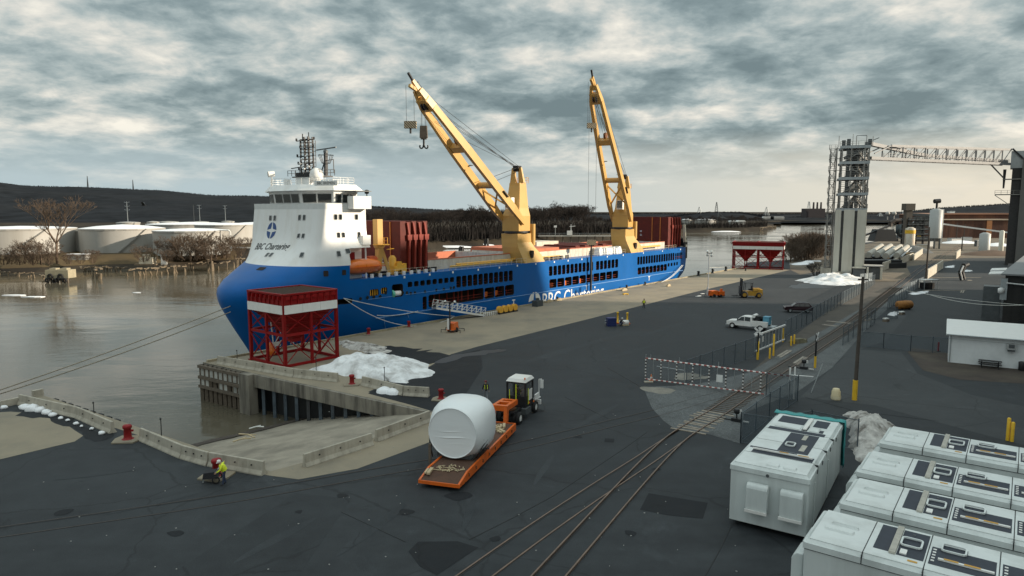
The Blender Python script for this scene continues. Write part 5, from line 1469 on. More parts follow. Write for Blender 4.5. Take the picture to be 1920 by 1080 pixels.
# ---------------- the two heavy deck cranes (parts of the ship, bolted to its deck)
def crane(px0, slew, tipdz, reach, label, hooks):
 """x,y: pedestal axis in ship coordinates; slew: jib direction; reach/tipdz: tip over the pivot"""
 x0 = sh(px0, LC + 7.3); y0 = -7.3
 def hang_part(n_, mm, mt): return mm.build(n_, mt, root, (x0, y0, 0), 0)
 root = mo('deck_crane', None, ship, (0, 0, 0)); root['label'] = label
 Y = MATS['crane yellow']
 # flared foot reaching aft along the hull side
 def rr(z, xa, xb, ya, yb): return [(xa, ya, z), (xb, ya, z), (xb, yb, z), (xa, yb, z)]
 m = M(); m.smooth = True
 prof = [(HD, -1.5, 4.9, -3.3, 1.6), (HD + 0.9, -1.7, 4.7, -3.0, 1.6), (HD + 2.0, -2.0, 3.9, -2.6, 1.7), (HD + 3.0, -2.15, 2.9, -2.2, 1.8), (HD + 3.9, -2.15, 2.2, -2.0, 1.9), (HD + 4.7, -2.1, 2.1, -2.0, 2.0), (HD + 5.6, -2.1, 2.1, -2.0, 2.0)]
 m.loft([rr(*p) for p in prof], smooth=False); hang_part('pedestal', m, Y)
 m = M(); m.prism_y([(0.7, HD + 1.0), (1.3, HD + 0.9), (1.55, HD + 1.6), (1.5, HD + 2.3), (1.0, HD + 2.35), (0.7, HD + 1.7)], -3.2, -2.6)
 hang_part('manhole', m, MATS['dark inside'])
 m = M(); m.lathe([(2.25, HD + 5.6), (2.35, HD + 5.7), (2.35, HD + 6.0), (2.25, HD + 6.1)], 24); hang_part('slew_ring', m, MATS['black steel'])
 m = M(); m.tube((3.3, -1.5, HD + 3.2), (3.3, -1.5, HD + 7.4), 0.55, 14); m.build('jib_rest', Y, root, (x0, y0, 0))
 # tower, turned with the jib
 d = Vector((math.cos(slew), math.sin(slew), 0)); l_ = Vector((-d.y, d.x, 0))
 def T(f, s_, z): return (d * f + l_ * s_ + Vector((0, 0, z)))
 def trap(z, f0, f1, w): return [T(f0, -w, z), T(f1, -w, z), T(f1, w, z), T(f0, w, z)]
 m = M(); m.loft([trap(HD + 6.1, -1.9, 1.9, 1.95), trap(HD + 9, -1.9, 1.9, 1.95), trap(HD + 10.5, -1.8, 1.2, 1.6), trap(HD + 14.8, -1.6, 0.6, 1.25), trap(HD + 15.3, -1.6, 0.6, 1.2)], smooth=False); hang_part('crane_tower', m, Y)
 m = M()
 for s_ in (-1.0, 1.0):
  m.bar(T(-0.4, s_, HD + 15.3), T(-0.2, s_ * 0.75, HD + 18.2), 0.45, 1.3, w2=0.35, h2=0.7)
 m.bar(T(-1.5, -1.0, HD + 15.3), T(-0.3, -0.8, HD + 18.0), 0.2); m.bar(T(-1.5, 1.0, HD + 15.3), T(-0.3, 0.8, HD + 18.0), 0.2)
 hang_part('tower_head', m, Y)
 m = M()
 for s_ in (-0.5, -0.17, 0.17, 0.5): m.tube(T(-0.25, s_ - 0.1, HD + 18.0), T(-0.25, s_ + 0.1, HD + 18.0), 0.55, 14)
 m.box(T(-0.3, 0, HD + 18.4), (1.2, 1.2, 0.4), slew); hang_part('head_sheaves', m, MATS['black steel'])
 m = M(); rail_run(m, [T(-1.7, -1.3, HD + 15.3), T(-2.2, -1.3, HD + 15.3), T(-2.2, 1.3, HD + 15.3), T(-1.7, 1.3, HD + 15.3)], 1.1, 0.8, 0.03, 2); m.build('tower_railing', MATS['deck yellow'], root, (x0, y0, 0))
 m = M(); m.box(T(-1.0, -1.45, HD + 13.2), (0.9, 0.12, 0.9), slew); m.box(T(-1.0, -1.5, HD + 11.2), (1.0, 0.1, 0.15), slew); hang_part('tower_vent', m, MATS['rust'])
 # operator cab on the front of the tower
 m = M(); m.box(T(2.15, 0.0, HD + 11.4), (1.0, 1.5, 2.2), slew); cabo = m.build('operator_cab', MATS['white paint'], root, (x0, y0, 0))
 m = M(); m.box(T(2.5, 0.0, HD + 11.5), (0.5, 1.2, 1.7), slew); m.build('cab_glass', MATS['glass dark'], root, (x0, y0, 0))
 # jib: two girders from the pivots, joined at the head
 piv = HD + 7.6
 L_ = math.hypot(reach, tipdz)
 jd = (d * reach + Vector((0, 0, tipdz))).normalized(); nrm = jd.cross(l_).normalized()
 if nrm.z < 0: nrm = -nrm
 def J(t, s_, o=0): return T(0.6, 0, piv) + jd * (t * L_) + l_ * s_ + nrm * o
 wb, wt = 2.25, 1.15
 for sg_ in (-1, 1):
  m = M()
  m.bar(J(0.0, sg_ * wb), J(0.13, sg_ * wb), 0.55, 0.8, w2=0.7, h2=1.5, up=nrm); m.bar(J(0.13, sg_ * wb), J(0.60, sg_ * (wb + wt) / 2 * 0.98), 0.7, 1.5, up=nrm, w2=0.7, h2=1.5)
  m.bar(J(0.60, sg_ * (wb + wt) / 2 * 0.98), J(0.90, sg_ * wt), 0.7, 1.5, up=nrm, w2=0.55, h2=1.2); m.bar(J(0.90, sg_ * wt), J(1.0, sg_ * 0.55, 0.35), 0.55, 1.3, up=nrm, w2=0.4, h2=0.9)
  hang_part('jib_girder', m, Y)
 m = M(); m.tube(J(0.33, -2.0), J(0.33, 2.0), 0.6, 14); hang_part('cross_tube', m, Y)
 m = M(); m.bar(J(0.62, -1.7), J(0.62, 1.7), 1.3, 1.2, up=nrm); m.bar(J(0.92, -1.1), J(0.92, 1.1), 2.4, 1.1, up=nrm); hang_part('cross_beam', m, Y)
 m = M(); m.bar(J(0.13, -2.1), J(0.30, 2.0), 0.28); m.bar(J(0.13, 2.1), J(0.30, -2.0), 0.28); hang_part('cross_brace', m, Y)
 m = M(); m.bar(J(0.97, 0, 0.35), J(1.05, 0, 0.7), 1.0, 0.9, up=nrm, w2=0.4, h2=0.5); m.bar(J(1.0, 0, 0.2), J(1.05, 0, -0.4), 0.5, 0.5, up=nrm); hang_part('jib_head', m, Y)
 m = M(); m.tube(J(1.05, 0, 0.7), J(1.09, 0, 0.9), 0.22); m.tube(J(1.02, -0.1, 0.8), J(1.02, -0.1, 1.6), 0.05); m.tube(J(0.91, -0.6, 1.0), J(0.91, -0.6, 1.9), 0.05); m.bar(J(1.02, -0.1, 1.5), J(0.91, -0.6, 1.8), 0.05); hang_part('tip_fittings', m, MATS['black steel'])
 m = M(); m.tube(J(0.645, -0.25, 0.9), J(0.645, 0.25, 0.9), 0.75, 16); hang_part('sheave', m, MATS['rust'])
 m = M()
 for s_ in (-0.3, 0.3): m.tube(J(0.92, s_ - 0.12, -0.4), J(0.92, s_ + 0.12, -0.4), 0.7, 14)
 hang_part('jib_sheaves', m, MATS['black steel'])
 for s_ in (-1.5, 1.5):
  m = M(); m.bar(J(0.46, s_, 0.9), J(0.46, s_ * 0.6, 0.9), 0.5, 0.14); hang_part('floodlight', m, MATS['black steel'])
 m = M(); m.bar(J(0.22, 2.5, 0.3), J(0.27, 2.5, 0.3), 0.6, 0.2); hang_part('name_strip', m, MATS['black steel'])
 # luffing and hoisting ropes
 m = M()
 hd = T(-0.25, 0, HD + 18.3)
 for s_, t_, o_ in ((-0.6, 0.93, 0.7), (-0.35, 0.93, 0.7), (-0.1, 0.80, 0.8), (0.2, 0.80, 0.8), (0.45, 0.66, 0.9), (0.65, 0.93, 0.7)):
  m.tube(hd + l_ * s_, J(t_, s_ * 1.6, o_), 0.035, 5)
 m.tube(hd + l_ * 0.3, J(0.36, 0.8, 0.7), 0.05, 5); m.tube(hd - l_ * 0.3 - Vector((0, 0, 1)), J(0.31, -0.8, 0.7), 0.05, 5)
 m.tube(J(0.645, 0.1, 0.9), J(0.92, 0.1, -0.1), 0.03, 5); m.tube(J(0.645, -0.15, 0.3), J(0.92, -0.2, -0.2), 0.03, 5)
 hang_part('luffing_rope', m, MATS['rope steel'])
 for kind_, t_, o_, drop, blk in hooks:
  p = J(t_, 0, o_)
  m = M()
  if kind_ == 'flat':
   for s_ in (-0.95, 0.95): m.tube(p + l_ * s_ * 0.9, Vector((p.x, p.y, p.z - drop)) + l_ * s_ * 0.9, 0.03, 5)
  else:
   for s_ in (-0.55, -0.35, 0.35, 0.55): m.tube(p + l_ * s_ * 0.8, Vector((p.x, p.y, p.z - drop)) + l_ * s_, 0.03, 5)
  hang_part('hoist_rope', m, MATS['rope steel'])
  q = Vector((p.x, p.y, p.z - drop))
  me = M()
  if kind_ == 'flat':
   me.box((0, 0, -0.55), (1.9, 0.7, 1.1)); mt = stripes('hazard stripes', (0.05, 0.045, 0.04), (0.42, 0.34, 0.22), 0.2, 0, True)
  else:
   me.box((0, 0, -0.9), (1.25, 0.8, 1.9), top=(0.85, 1)); me.box((0, 0, -1.95), (0.9, 0.7, 0.25)); mt = MATS['block brown']
  me.build('hook_block', mt, root, (x0 + q.x, y0 + q.y, q.z), slew + math.pi / 2 + 0.6)
  hk = M(); zt = -1.1 if kind_ == 'flat' else -2.05
  hk.tube((0, 0, zt), (0, 0, zt - 0.8), 0.16);
  if kind_ != 'flat':
   for sgn in (-1, 1):
    pts = [(sgn * 0.55 * math.sin(a), 0, zt - 1.0 - 0.5 + 0.5 * math.cos(a) * 0.9) for a in (0.2, 0.9, 1.6, 2.3, 3.0)]
    pts = [(0, 0, zt - 0.7), (sgn * 0.15, 0, zt - 1.35), (sgn * 0.45, 0, zt - 1.5), (sgn * 0.68, 0, zt - 1.3), (sgn * 0.62, 0, zt - 0.95)]
    hk.path(pts, 0.13, 6)
  hk.build('hook', MATS['black steel'], root, (x0 + q.x, y0 + q.y, q.z), slew + math.pi / 2 + 0.6)
  if blk == 'sling':
   sl = M(); sl.bar((0, 0, zt - 0.7), (0, 0, 0.4 - q.z + 0.4), 0.34, 0.34); sl.build('lifting_sling', MATS['black steel'], root, (x0 + q.x, y0 + q.y, q.z))
 return root
mat('block brown', (0.10, 0.075, 0.055), 0.6, var=0.3)
crane(968, math.pi + 0.05, 21.2, 26.6, 'forward crane with its jib lowered towards the bow', [('flat', 1.05, -0.3, 5.6, ''), ('big', 0.93, -0.6, 3.3, '')])
crane(1168, math.pi + 0.20, 28.3, 20.6, 'aft crane with its jib raised steeply', [('flat', 1.03, 0.0, 8.5, ''), ('flat', 0.97, -0.5, 31.0, 'sling')])
# ================================================================== ON THE QUAY
# ---- red loading hoppers
def hopper_build(root):
 A = 7.2; Z = 8.4; h = A / 2
 RD = MATS['hopper red']
 for x in (-h, 0, h):
  for y in (-h, 0, h):
   if x == 0 and y == 0: continue
   big = abs(x) == h and abs(y) == h
   m = M(); w = 0.34 if big else 0.28; zt = Z if big else 6.2
   m.bar((x, y, 0), (x, y, zt), w * .35, w); m.bar((x - w * .4, y, 0), (x - w * .4, y, zt), .06, w) ; m.bar((x + w * .4, y, 0), (x + w * .4, y, zt), .06, w)
   m.box((x, y, .06), (.6, .6, .12)); m.build('leg', RD, root)
 def side(k):
  c, s_ = [(1, 0), (0, 1), (-1, 0), (0, -1)][k]
  return lambda a, z, o=0.0: (c * (h + o) - s_ * a, s_ * (h + o) + c * a, z)
 for k in range(4):
  P = side(k)
  for z in (0.18, 3.75):
   m = M(); m.bar(P(-h, z), P(h, z), 0.22, 0.30); m.build('beam', RD, root)
  for a0, a1 in ((-h, 0), (0, h)):
   for z0, z1 in ((0.3, 3.6), (3.9, 6.3)):
    m = M(); m.bar(P(a0, z0), P(a1, z1), 0.085); m.build('brace', RD, root)
    m = M(); m.bar(P(a1, z0, .13), P(a0, z1, .13), 0.085); m.build('brace', RD, root)
  for i in range(3):
   a0, a1 = -h - .05 + i * (A + .1) / 3, -h - .05 + (i + 1) * (A + .1) / 3
   q = M(); q.bar(P(a0 + .015, 6.72, .22), P(a1 - .015, 6.72, .22), 0.06, 1.0); q.build('band_panel', MATS['band white'], root)
  m = M(); m.bar(P(-h, 7.75, .02), P(h, 7.75, .02), 0.08, 1.1); m.bar(P(-h - .1, Z + .05, .08), P(h + .1, Z + .05, .08), 0.32, 0.2); m.build('rim_wall', RD, root)
  for i in range(8):
   a = -h + .45 + i * (A - .9) / 7
   m = M(); m.bar(P(a, 8.28, .16), P(a, 7.85, .16), 0.62, 0.16); m.bar(P(a - .42, 8.2, .14), P(a - .42, 7.2, .14), .1, .14); m.build('rim_bracket', RD, root)
 def sq(a, z): return [(-a, -a, z), (a, -a, z), (a, a, z), (-a, a, z)]
 m = M(); m.loft([sq(h - .15, 7.25), sq(h - .2, 6.3), sq(.55, 2.6), sq(.55, 2.2)], smooth=False); m.build('hopper_cone', RD, root)
 m = M()
 for z in (5.6, 4.9, 4.2):
  a = .55 + (h - .75) * (z - 2.6) / 3.7 + .06
  q = sq(a, z)
  for i in range(4): m.bar(q[i], q[(i + 1) % 4], .12, .1)
 m.build('stiffener', RD, root)
 m = M(); m.box((0, 0, 8.36), (A - .1, A - .1, .06)); m.build('grating', mat('hopper top', (0.07, 0.05, 0.04), .9, var=.3, scale=3), root)
 for i in range(15):
  m = M(); x = -h + .25 + i * (A - .5) / 14; m.bar((x, -h + .1, 8.42), (x, h - .1, 8.42), .09, .08); m.build('grate_bar', mat('grate brown', (0.10, 0.065, 0.05), .8), root)
Nn, Ll, Rr = G(550, 689), G(467, 677), G(636, 668)
hc = (Ll + Rr) / 2
hop = thing('loading_hopper', 'tall red steel hopper with white band at the quay corner beside the bow', 'hopper', hc, heading(U))
hopper_build(hop)
hl_, hr_ = G(1373, 503), G(1467, 506)
dv_ = (hr_ - hl_).normalized(); back = Vector((-dv_.y, dv_.x, 0))
if back.y < 0: back = -back
L2 = (hr_ - hl_).length
for i, lb_ in enumerate(('far red hopper, left one of the joined pair past the stern', 'far red hopper, right one of the joined pair nearer the grain tower')):
 c = hl_ + dv_ * (L2 * (0.25 + 0.5 * i)) + back * 3.6
 again(hop, lb_, c, heading(dv_), scale=(L2 / 2 / 7.25, L2 / 2 / 7.25, 0.98))
# white ladder rope and red gear hanging inside the near hopper
t = thing('hanging_gear', 'red and white striped gear hanging on white ropes inside the near hopper', 'lifting gear', hc + U * -2.2 + NR * -1.6)
m = M(); m.tube((0, 0, 6.2), (.25, .2, 2.2), .08, 6); m.tube((1.4, 1.0, 4.0), (.35, .3, 1.9), .05, 6); m.build('rope', MATS['white cloth'], t)
m = M(); m.lathe([(.1, .5), (.5, .7), (.55, 1.2), (.3, 1.9), (.1, 2.2)], 10); m.build('float_body', MATS['boat orange'], t)
m = M(); m.box((.5, .3, 1.9), (1.2, .12, .5), .6); m.bar((0, .5, 1.2), (1.1, .6, 2.3), .1); m.build('bracket', MATS['white cloth'], t)

# ---- concrete barriers
def barrier(p, q, label, grp='concrete barriers round the slip'):
 d = (q - p); L_ = d.length; d.normalize(); n = Vector((-d.y, d.x, 0))
 t = thing('concrete_barrier', label, 'barrier', p, heading(d), grp)
 prof = [(-.30, 0), (-.30, .08), (-.15, .33), (-.095, .92), (-.08, .95), (.08, .95), (.095, .92), (.15, .33), (.30, .08), (.30, 0)]
 m = M()
 r0 = [(0.02, y, z) for y, z in prof]; r1 = [(L_ - .02, y, z) for y, z in prof]
 m.loft([r1, r0], smooth=False); m.build('barrier_body', MATS['barrier concrete'], t)
 for f in (.2, .5, .8):
  m = M(); m.box((L_ * f, -.145, .62), (.08, .1, .08)); m.box((L_ * f, .145, .62), (.08, .1, .08)); m.build('lifting_hole', MATS['black steel'], t)
 return t
def brow(pts, labels):
 for (a, b), lb_ in zip(pts, labels): barrier(G(*a), G(*b), lb_)
brow([((38, 758), (147, 783)), ((147, 783), (212, 812)), ((265, 824), (343, 858)), ((343, 858), (392, 872)), ((394, 872), (496, 890))],
     ['long low barrier at the far corner of the left slip edge, behind the snow lumps', 'barrier on the left slip edge just before the lone red bollard', 'barrier just right of the lone red bollard on the left slip edge', 'short barrier behind the worker in yellow, left of him', 'barrier behind the worker in yellow at the ramp corner'])
brow([((570, 876), (697, 834)), ((705, 828), (805, 790))], ['barrier across the boat ramp, lower one with dark lifting holes', 'barrier across the boat ramp touching the wrapped load'])
brow([((409, 682), (480, 694)), ((480, 694), (552, 707)), ((552, 707), (634, 716)), ((680, 722), (757, 741)), ((757, 741), (805, 744))],
     ['pier barrier at the outer corner in front of the red hopper', 'pier barrier in front of the red hopper near leg', 'pier barrier in front of the snow heap left end', 'pier barrier between the two red bollards, left', 'pier barrier between the two red bollards, right by the load'])
# small concrete stubs at the slip corners
for a, b, lb_ in (((38, 756), (0, 764), 'low concrete upstand on the quay left of the slip'), ((62, 744), (80, 740), 'short concrete stub block at the slip corner')):
 p, q = G(*a), G(*b); t = thing('concrete_block', lb_, 'concrete block', p, heading(q - p)); L_ = (q - p).length
 m = M(); m.box((L_ / 2, 0, .3), (L_, .5, .6), top=(1, .8)); m.build('block_body', MATS['barrier concrete'], t)
RAMP_T = BVHTree.FromPolygons([v.co.copy() for v in bpy.data.meshes['boat_ramp'].vertices], [tuple(p.vertices) for p in bpy.data.meshes['boat_ramp'].polygons])
def ramp_hit(px, py):
 h = RAMP_T.ray_cast(Vector((0, 0, EYE)), ray(px, py))[0]
 return h if h else G(px, py, -2)
# ---- bollards
def bollard(p, label, k=1.0, m_='red paint', pad=True):
 t = thing('mooring_bollard', label, 'bollard', p, rnd.uniform(-.3, .3), 'mooring bollards')
 m = M(); m.lathe([(.62, .0), (.62, .1), (.40, .18), (.36, .3), (.33, 1.05), (.42, 1.1), (.42, 1.28), (.36, 1.36), (.1, 1.4)], 16); m.build('post', MATS[m_], t)
 m = M(); m.box((0.4, 0, .85), (.3, .18, .16)); m.build('horn', MATS[m_], t)
 if pad:
  m = M(); m.prism([(-1.1, -1.1), (.9, -1.2), (1.25, -.3), (1.1, 1.0), (-1.0, 1.1), (-1.3, .2)], 0, .12); m.build('pad', CONC, t)
 t.scale = (k * .8, k * .8, k * .9)
 return t
bollard(G(240, 825), 'lone red bollard on a pale pad by the left slip edge')
bollard(G(407, 893), 'red bollard beside the worker in the yellow jacket')
bollard(ramp_hit(612, 777), 'red bollard at the waterside of the boat ramp', .85)
bollard(G(660, 721), 'red bollard behind the pier edge in front of the snow heap', .85)
bollard(G(827, 749), 'red bollard on the pier beside the wrapped load', .85)
bollard(S(sh(757) , .7), 'small red bollard on the quay below the mooring ropes', .8)
bollard(S(sh(678), .9), 'small red bollard behind the near hopper right leg', .8)
for px, lb_ in ((1040, 'black bollard at the quay edge under the hull lettering, left'), (1172, 'black bollard at the quay edge right of the hull lettering'), (1207, 'black bollard at the quay edge under the aft side openings')):
 bollard(S(sh(px), .8), lb_, .7, 'black steel', True)
for px, lb_ in ((1308, 'dark bollard on the empty quay just past the stern'), (1335, 'middle dark bollard on the empty quay past the stern'), (1360, 'dark bollard on the quay beside the far hoppers')):
 bollard(S(sh(px), .8), lb_, 1.1, 'black steel', False)
bollard(G(1398, 508), 'small dark bollard in front of the far hopper pair', .7, 'black steel', False)
# ---- snow
def heap(pts, h, label, mt='dirty snow', seed=0, k=9, peak=None, rough=.17, name='snow_heap'):
 out = blob([G(*p) for p in pts], k, .35); n = len(out)
 c = sum(out, Vector()) / n
 if peak: c = G(*peak); c.z = 0
 vs = []
 R_ = 22; sm_o = [sum((out[(i + j) % n] for j in range(-12, 13)), Vector()) / 25 for i in range(n)]
 for r in range(R_ + 1):
  f = 1 - r / R_
  for p, p2 in zip(out, sm_o):
   q = c.lerp(p2.lerp(p, max(0, f * 4 - 3)), f); hz = h * (1 - f ** 2.6) ** .9
   nn = noise.fractal(Vector((q.x * .45 + seed, q.y * .45, seed)), .9, 2.1, 5)
   hz = max(-.05, hz * (1 + rough * nn * 1.2) + (rough * 1.3 * nn * min(1, (1 - f) * 5)) * min(h, 1.5) + .07 * noise.noise(Vector((q.x * 2.3, q.y * 2.3, seed))) * min(1, (1 - f) * 8))
   vs.append((q.x - c.x, q.y - c.y, hz if r else -.05))
 m = M(); m.add(vs, [(r * n + i, r * n + (i + 1) % n, (r + 1) * n + (i + 1) % n, (r + 1) * n + i) for r in range(R_) for i in range(n)], True)
 o = m.build(name, MATS[mt], None, (c.x, c.y, 0)); return tag(o, label, 'snow')
heap([(578, 695), (610, 690), (660, 672), (720, 668), (780, 676), (812, 690), (808, 706), (770, 712), (760, 720), (700, 712), (640, 704)], 1.35, 'big snow heap with dirty streaks beside the near red hopper', seed=3, peak=(668, 690))
heap([(628, 640), (660, 641), (720, 650), (735, 660), (700, 664), (660, 655)], .55, 'low grubby ridge of old snow behind the big snow heap', 'grimy snow', seed=9, rough=.35)
heap([(1496, 527), (1520, 520), (1560, 519), (1610, 521), (1640, 526), (1600, 534), (1550, 535)], 1.5, 'long white snow bank at the foot of the grain tower', seed=5)
heap([(1482, 496), (1500, 492), (1540, 488), (1535, 491), (1505, 497)], .7, 'thin snow patch beside the far red hoppers', 'snow', 2)
heap([(1598, 815), (1580, 790), (1590, 772), (1640, 785), (1680, 800), (1680, 840), (1640, 870), (1600, 860)], 1.15, 'grimy snow heap behind the tarpaulin-edged white container', 'grimy snow', seed=12, rough=.22)
heap([(1707, 551), (1740, 544), (1738, 549), (1715, 553)], .3, 'flat snow patch beside the right-hand fence panels', 'snow', 7)
heap([(1770, 501), (1790, 497), (1788, 502)], .4, 'small snow patch by the long concrete wall', 'snow', 8)
heap([(1798, 508), (1824, 506), (1815, 510)], .4, 'small snow patch on the service road', 'snow', 9)
heap([(1665, 588), (1682, 584), (1686, 590), (1672, 593)], .4, 'small snow patch by the orange tank', 'snow', 10)
for i, (px, py, r) in enumerate(((48, 766, 1.0), (62, 769, 1.3), (76, 771, 1.0), (88, 776, .9), (100, 780, .7), (114, 786, .6), (127, 790, .5), (143, 796, .65), (153, 801, .4), (172, 806, .5), (191, 814, .75), (8, 766, .9))):
 p = G(px, py); m = M(); r *= .5 if i < 5 else .36
 vs = []
 bmx = bmesh.new(); bmesh.ops.create_icosphere(bmx, subdivisions=2, radius=1)
 for v in bmx.verts:
  v.co *= 1 + .35 * noise.noise(v.co * 1.3 + Vector((i * 7, 0, 0))); v.co.z = max(-.3, v.co.z * .7)
 me = bpy.data.meshes.new('snow_lump'); bmx.to_mesh(me); bmx.free(); me.materials.append(MATS['snow']); me.polygons.foreach_set('use_smooth', [True] * len(me.polygons))
 o = mo('snow_lump', me, None, (p.x, p.y, .1)); o.scale = (r, r, r)
 tag(o, 'lump of snow lying along the foot of the left slip barriers', 'snow', 'snow lumps along the left slip barriers')
for px, py in ((722, 735), (740, 737)):
 p = G(px, py); m = M(); m.lathe([(.9, 0), (.8, .3), (.4, .5), (.05, .55)], 10); o = m.build('snow_lump', MATS['snow'], None, p); tag(o, 'lump of snow behind the pier barrier near the bollards', 'snow', 'snow lumps behind the pier barrier')
# ---- mooring ropes
def rope(p, q, sag, r, label, grp='mooring ropes', n=14, mt='rope white'):
 p, q = Vector(p), Vector(q); pts = []
 for i in range(n + 1):
  t = i / n; v = p.lerp(q, t); v.z -= sag * 4 * t * (1 - t); pts.append(v - p)
 m = M(); m.path(pts, r, 6); o = m.build('mooring_rope', MATS[mt], None, p); return tag(o, label, 'rope', grp)
mat('rope white', (0.62, 0.62, 0.58), .8); mat('rope tan', (.30, .26, .20), .9)
hs, hz = H2(643, 559, SIDE); pr0 = S(hs, SIDE + .15, hz)
rope(pr0, G(852, 593, .6), .4, .055, 'taut white mooring rope from the bow to the quay lamp trailer')
rope(pr0, G(850, 595, .5), 2.6, .055, 'slack white mooring rope drooping below the taut one')
hs2, hz2 = H2(783, 583, SIDE); s3, z3 = H2(706, 591, SIDE)
rope(S(hs2, SIDE + .12, hz2), S(s3, SIDE + .12, z3), .3, .05, 'pale blue rope stretched along the hull below the oval door', mt='rope white')
hs4, hz4 = H2(1280, 497, SIDE); rope(S(hs4, SIDE + .1, hz4), G(1247, 526, .5), .6, .07, 'stern mooring rope slanting down to the quay')
rope(S(hs4 - .8, SIDE + .1, hz4), G(1240, 529, .5), .6, .07, 'second stern mooring rope below the first')
rope(S(sE - 22, -2, 1.2), S(sE - 2, .3, .9), .2, .05, 'thin rope from the stern towards the dark bollards')
bl = hull_tree.ray_cast(SHIP_I @ Vector((0, 0, EYE)), SHIP_I.to_3x3() @ ray(432, 574))[0]
bl = SHIP_M @ bl if bl else AT(432, 574, 95)
rope(bl, AT(-20, 738, 68), .2, .06, 'upper of two pale bow ropes running low over the water to the left', mt='rope tan')
rope(bl + Vector((0, 0, -.8)), AT(-30, 748, 68), .35, .06, 'lower of two pale bow ropes running low over the water to the left', mt='rope tan')
# ---- gangway
ga, gb = H2(806, 575, SIDE), None
g0 = S(ga[0], SIDE + 1.0, ga[1]); g1 = G(905, 590, .25)
gd = (g1 - g0); GL = gd.length
t = thing('gangway', 'white railed aluminium gangway leading from the ship side down to the quay', 'gangway', g0, heading(gd))
tilt = math.asin(-gd.z / GL)
def GP(a, b, c): return Vector((a * math.cos(tilt) + c * math.sin(tilt), b, -a * math.sin(tilt) + c * math.cos(tilt)))
m = M(); m.bar(GP(0, 0, 0), GP(GL, 0, 0), 1.2, .18); m.build('walkway', MATS['galvanised'], t)
for sgn in (-1, 1):
 m = M(); k = int(GL / 1.0)
 for i in range(k + 1): m.bar(GP(GL * i / k, sgn * .58, .1), GP(GL * i / k, sgn * .58, 1.25), .07)
 for z in (.4, .8, 1.25): m.bar(GP(0, sgn * .58, z), GP(GL, sgn * .58, z), .06)
 for i in range(k): m.bar(GP(GL * i / k, sgn * .58, .1), GP(GL * (i + 1) / k, sgn * .58, 1.25), .045)
 m.bar(GP(0, sgn * .58, -.1), GP(GL, sgn * .58, -.1), .1, .3)
 m.build('handrail', MATS['white paint'], t)
m = M(); m.tube(GP(GL, -.6, -.05), GP(GL, .6, -.05), .14, 8); m.build('roller', MATS['black steel'], t)
# ---- quay clutter
def boxes(t, part, mt, items):
 m = M()
 for it in items: m.box(*it)
 return m.build(part, mt, t)
p = G(952, 586); t = thing('hose_reels', 'row of yellow hose reels on the quay under the ship side', 'equipment', p, heading(U))
for i in range(4):
 m = M(); m.tube((-2.2 + i * 1.35, -.35, .75), (-2.2 + i * 1.35, .35, .75), .62, 14); m.build('reel', MATS['deck yellow'], t)
 m = M(); m.box((-2.2 + i * 1.35, 0, .12), (1.1, .9, .24)); m.build('reel_base', MATS['black steel'], t)
p = G(907, 594); t = thing('cable_tray', 'low white ribbed fence strip at the foot of the gangway', 'fence', p, heading(U))
for i in range(10):
 m = M(); m.box((i * .5, 0, .35), (.1, .1, .7)); m.build('post', MATS['white paint'], t)
m = M(); m.bar((0, 0, .6), (4.5, 0, .6), .08); m.build('rail', MATS['white paint'], t)
p = G(1008, 574); t = thing('concrete_weight', 'dark square weight block at the quay edge by the hull emblem', 'block', p, heading(U))
boxes(t, 'block_body', mat('dark grey block', (0.06, .07, .075), .8), [((0, 0, .55), (1.9, 1.2, 1.1)), ((0, 0, 1.3), (.5, .4, .5))])
for i, (px, py, w, lb_) in enumerate(((1028, 567, 1.4, 'pale timber block on the quay below the hull lettering, left'), (1047, 564, 1.8, 'pale timber block on the quay below the hull lettering, right'), (1170, 545, 2.2, 'pale block on the quay right of the hanging sling'), (1253, 537, 1.5, 'low pale block by the stern ropes'))):
 p = G(px, py); t = thing('timber_block', lb_, 'block', p, heading(U)); boxes(t, 'beam', MATS['pale timber'], [((0, 0, .2), (w, .5, .35)), ((.2, 0, .45), (w * .6, .35, .2))])
p = G(1174, 553); t = thing('yellow_stand', 'small low yellow trestle lying on the pale apron', 'trestle', p, .4); boxes(t, 'frame', MATS['yellow paint'], [((0, 0, .25), (1.2, .1, .1)), ((0, .5, .25), (1.2, .1, .1)), ((-.5, .25, .15), (.1, .6, .3)), ((.5, .25, .15), (.1, .6, .3))])
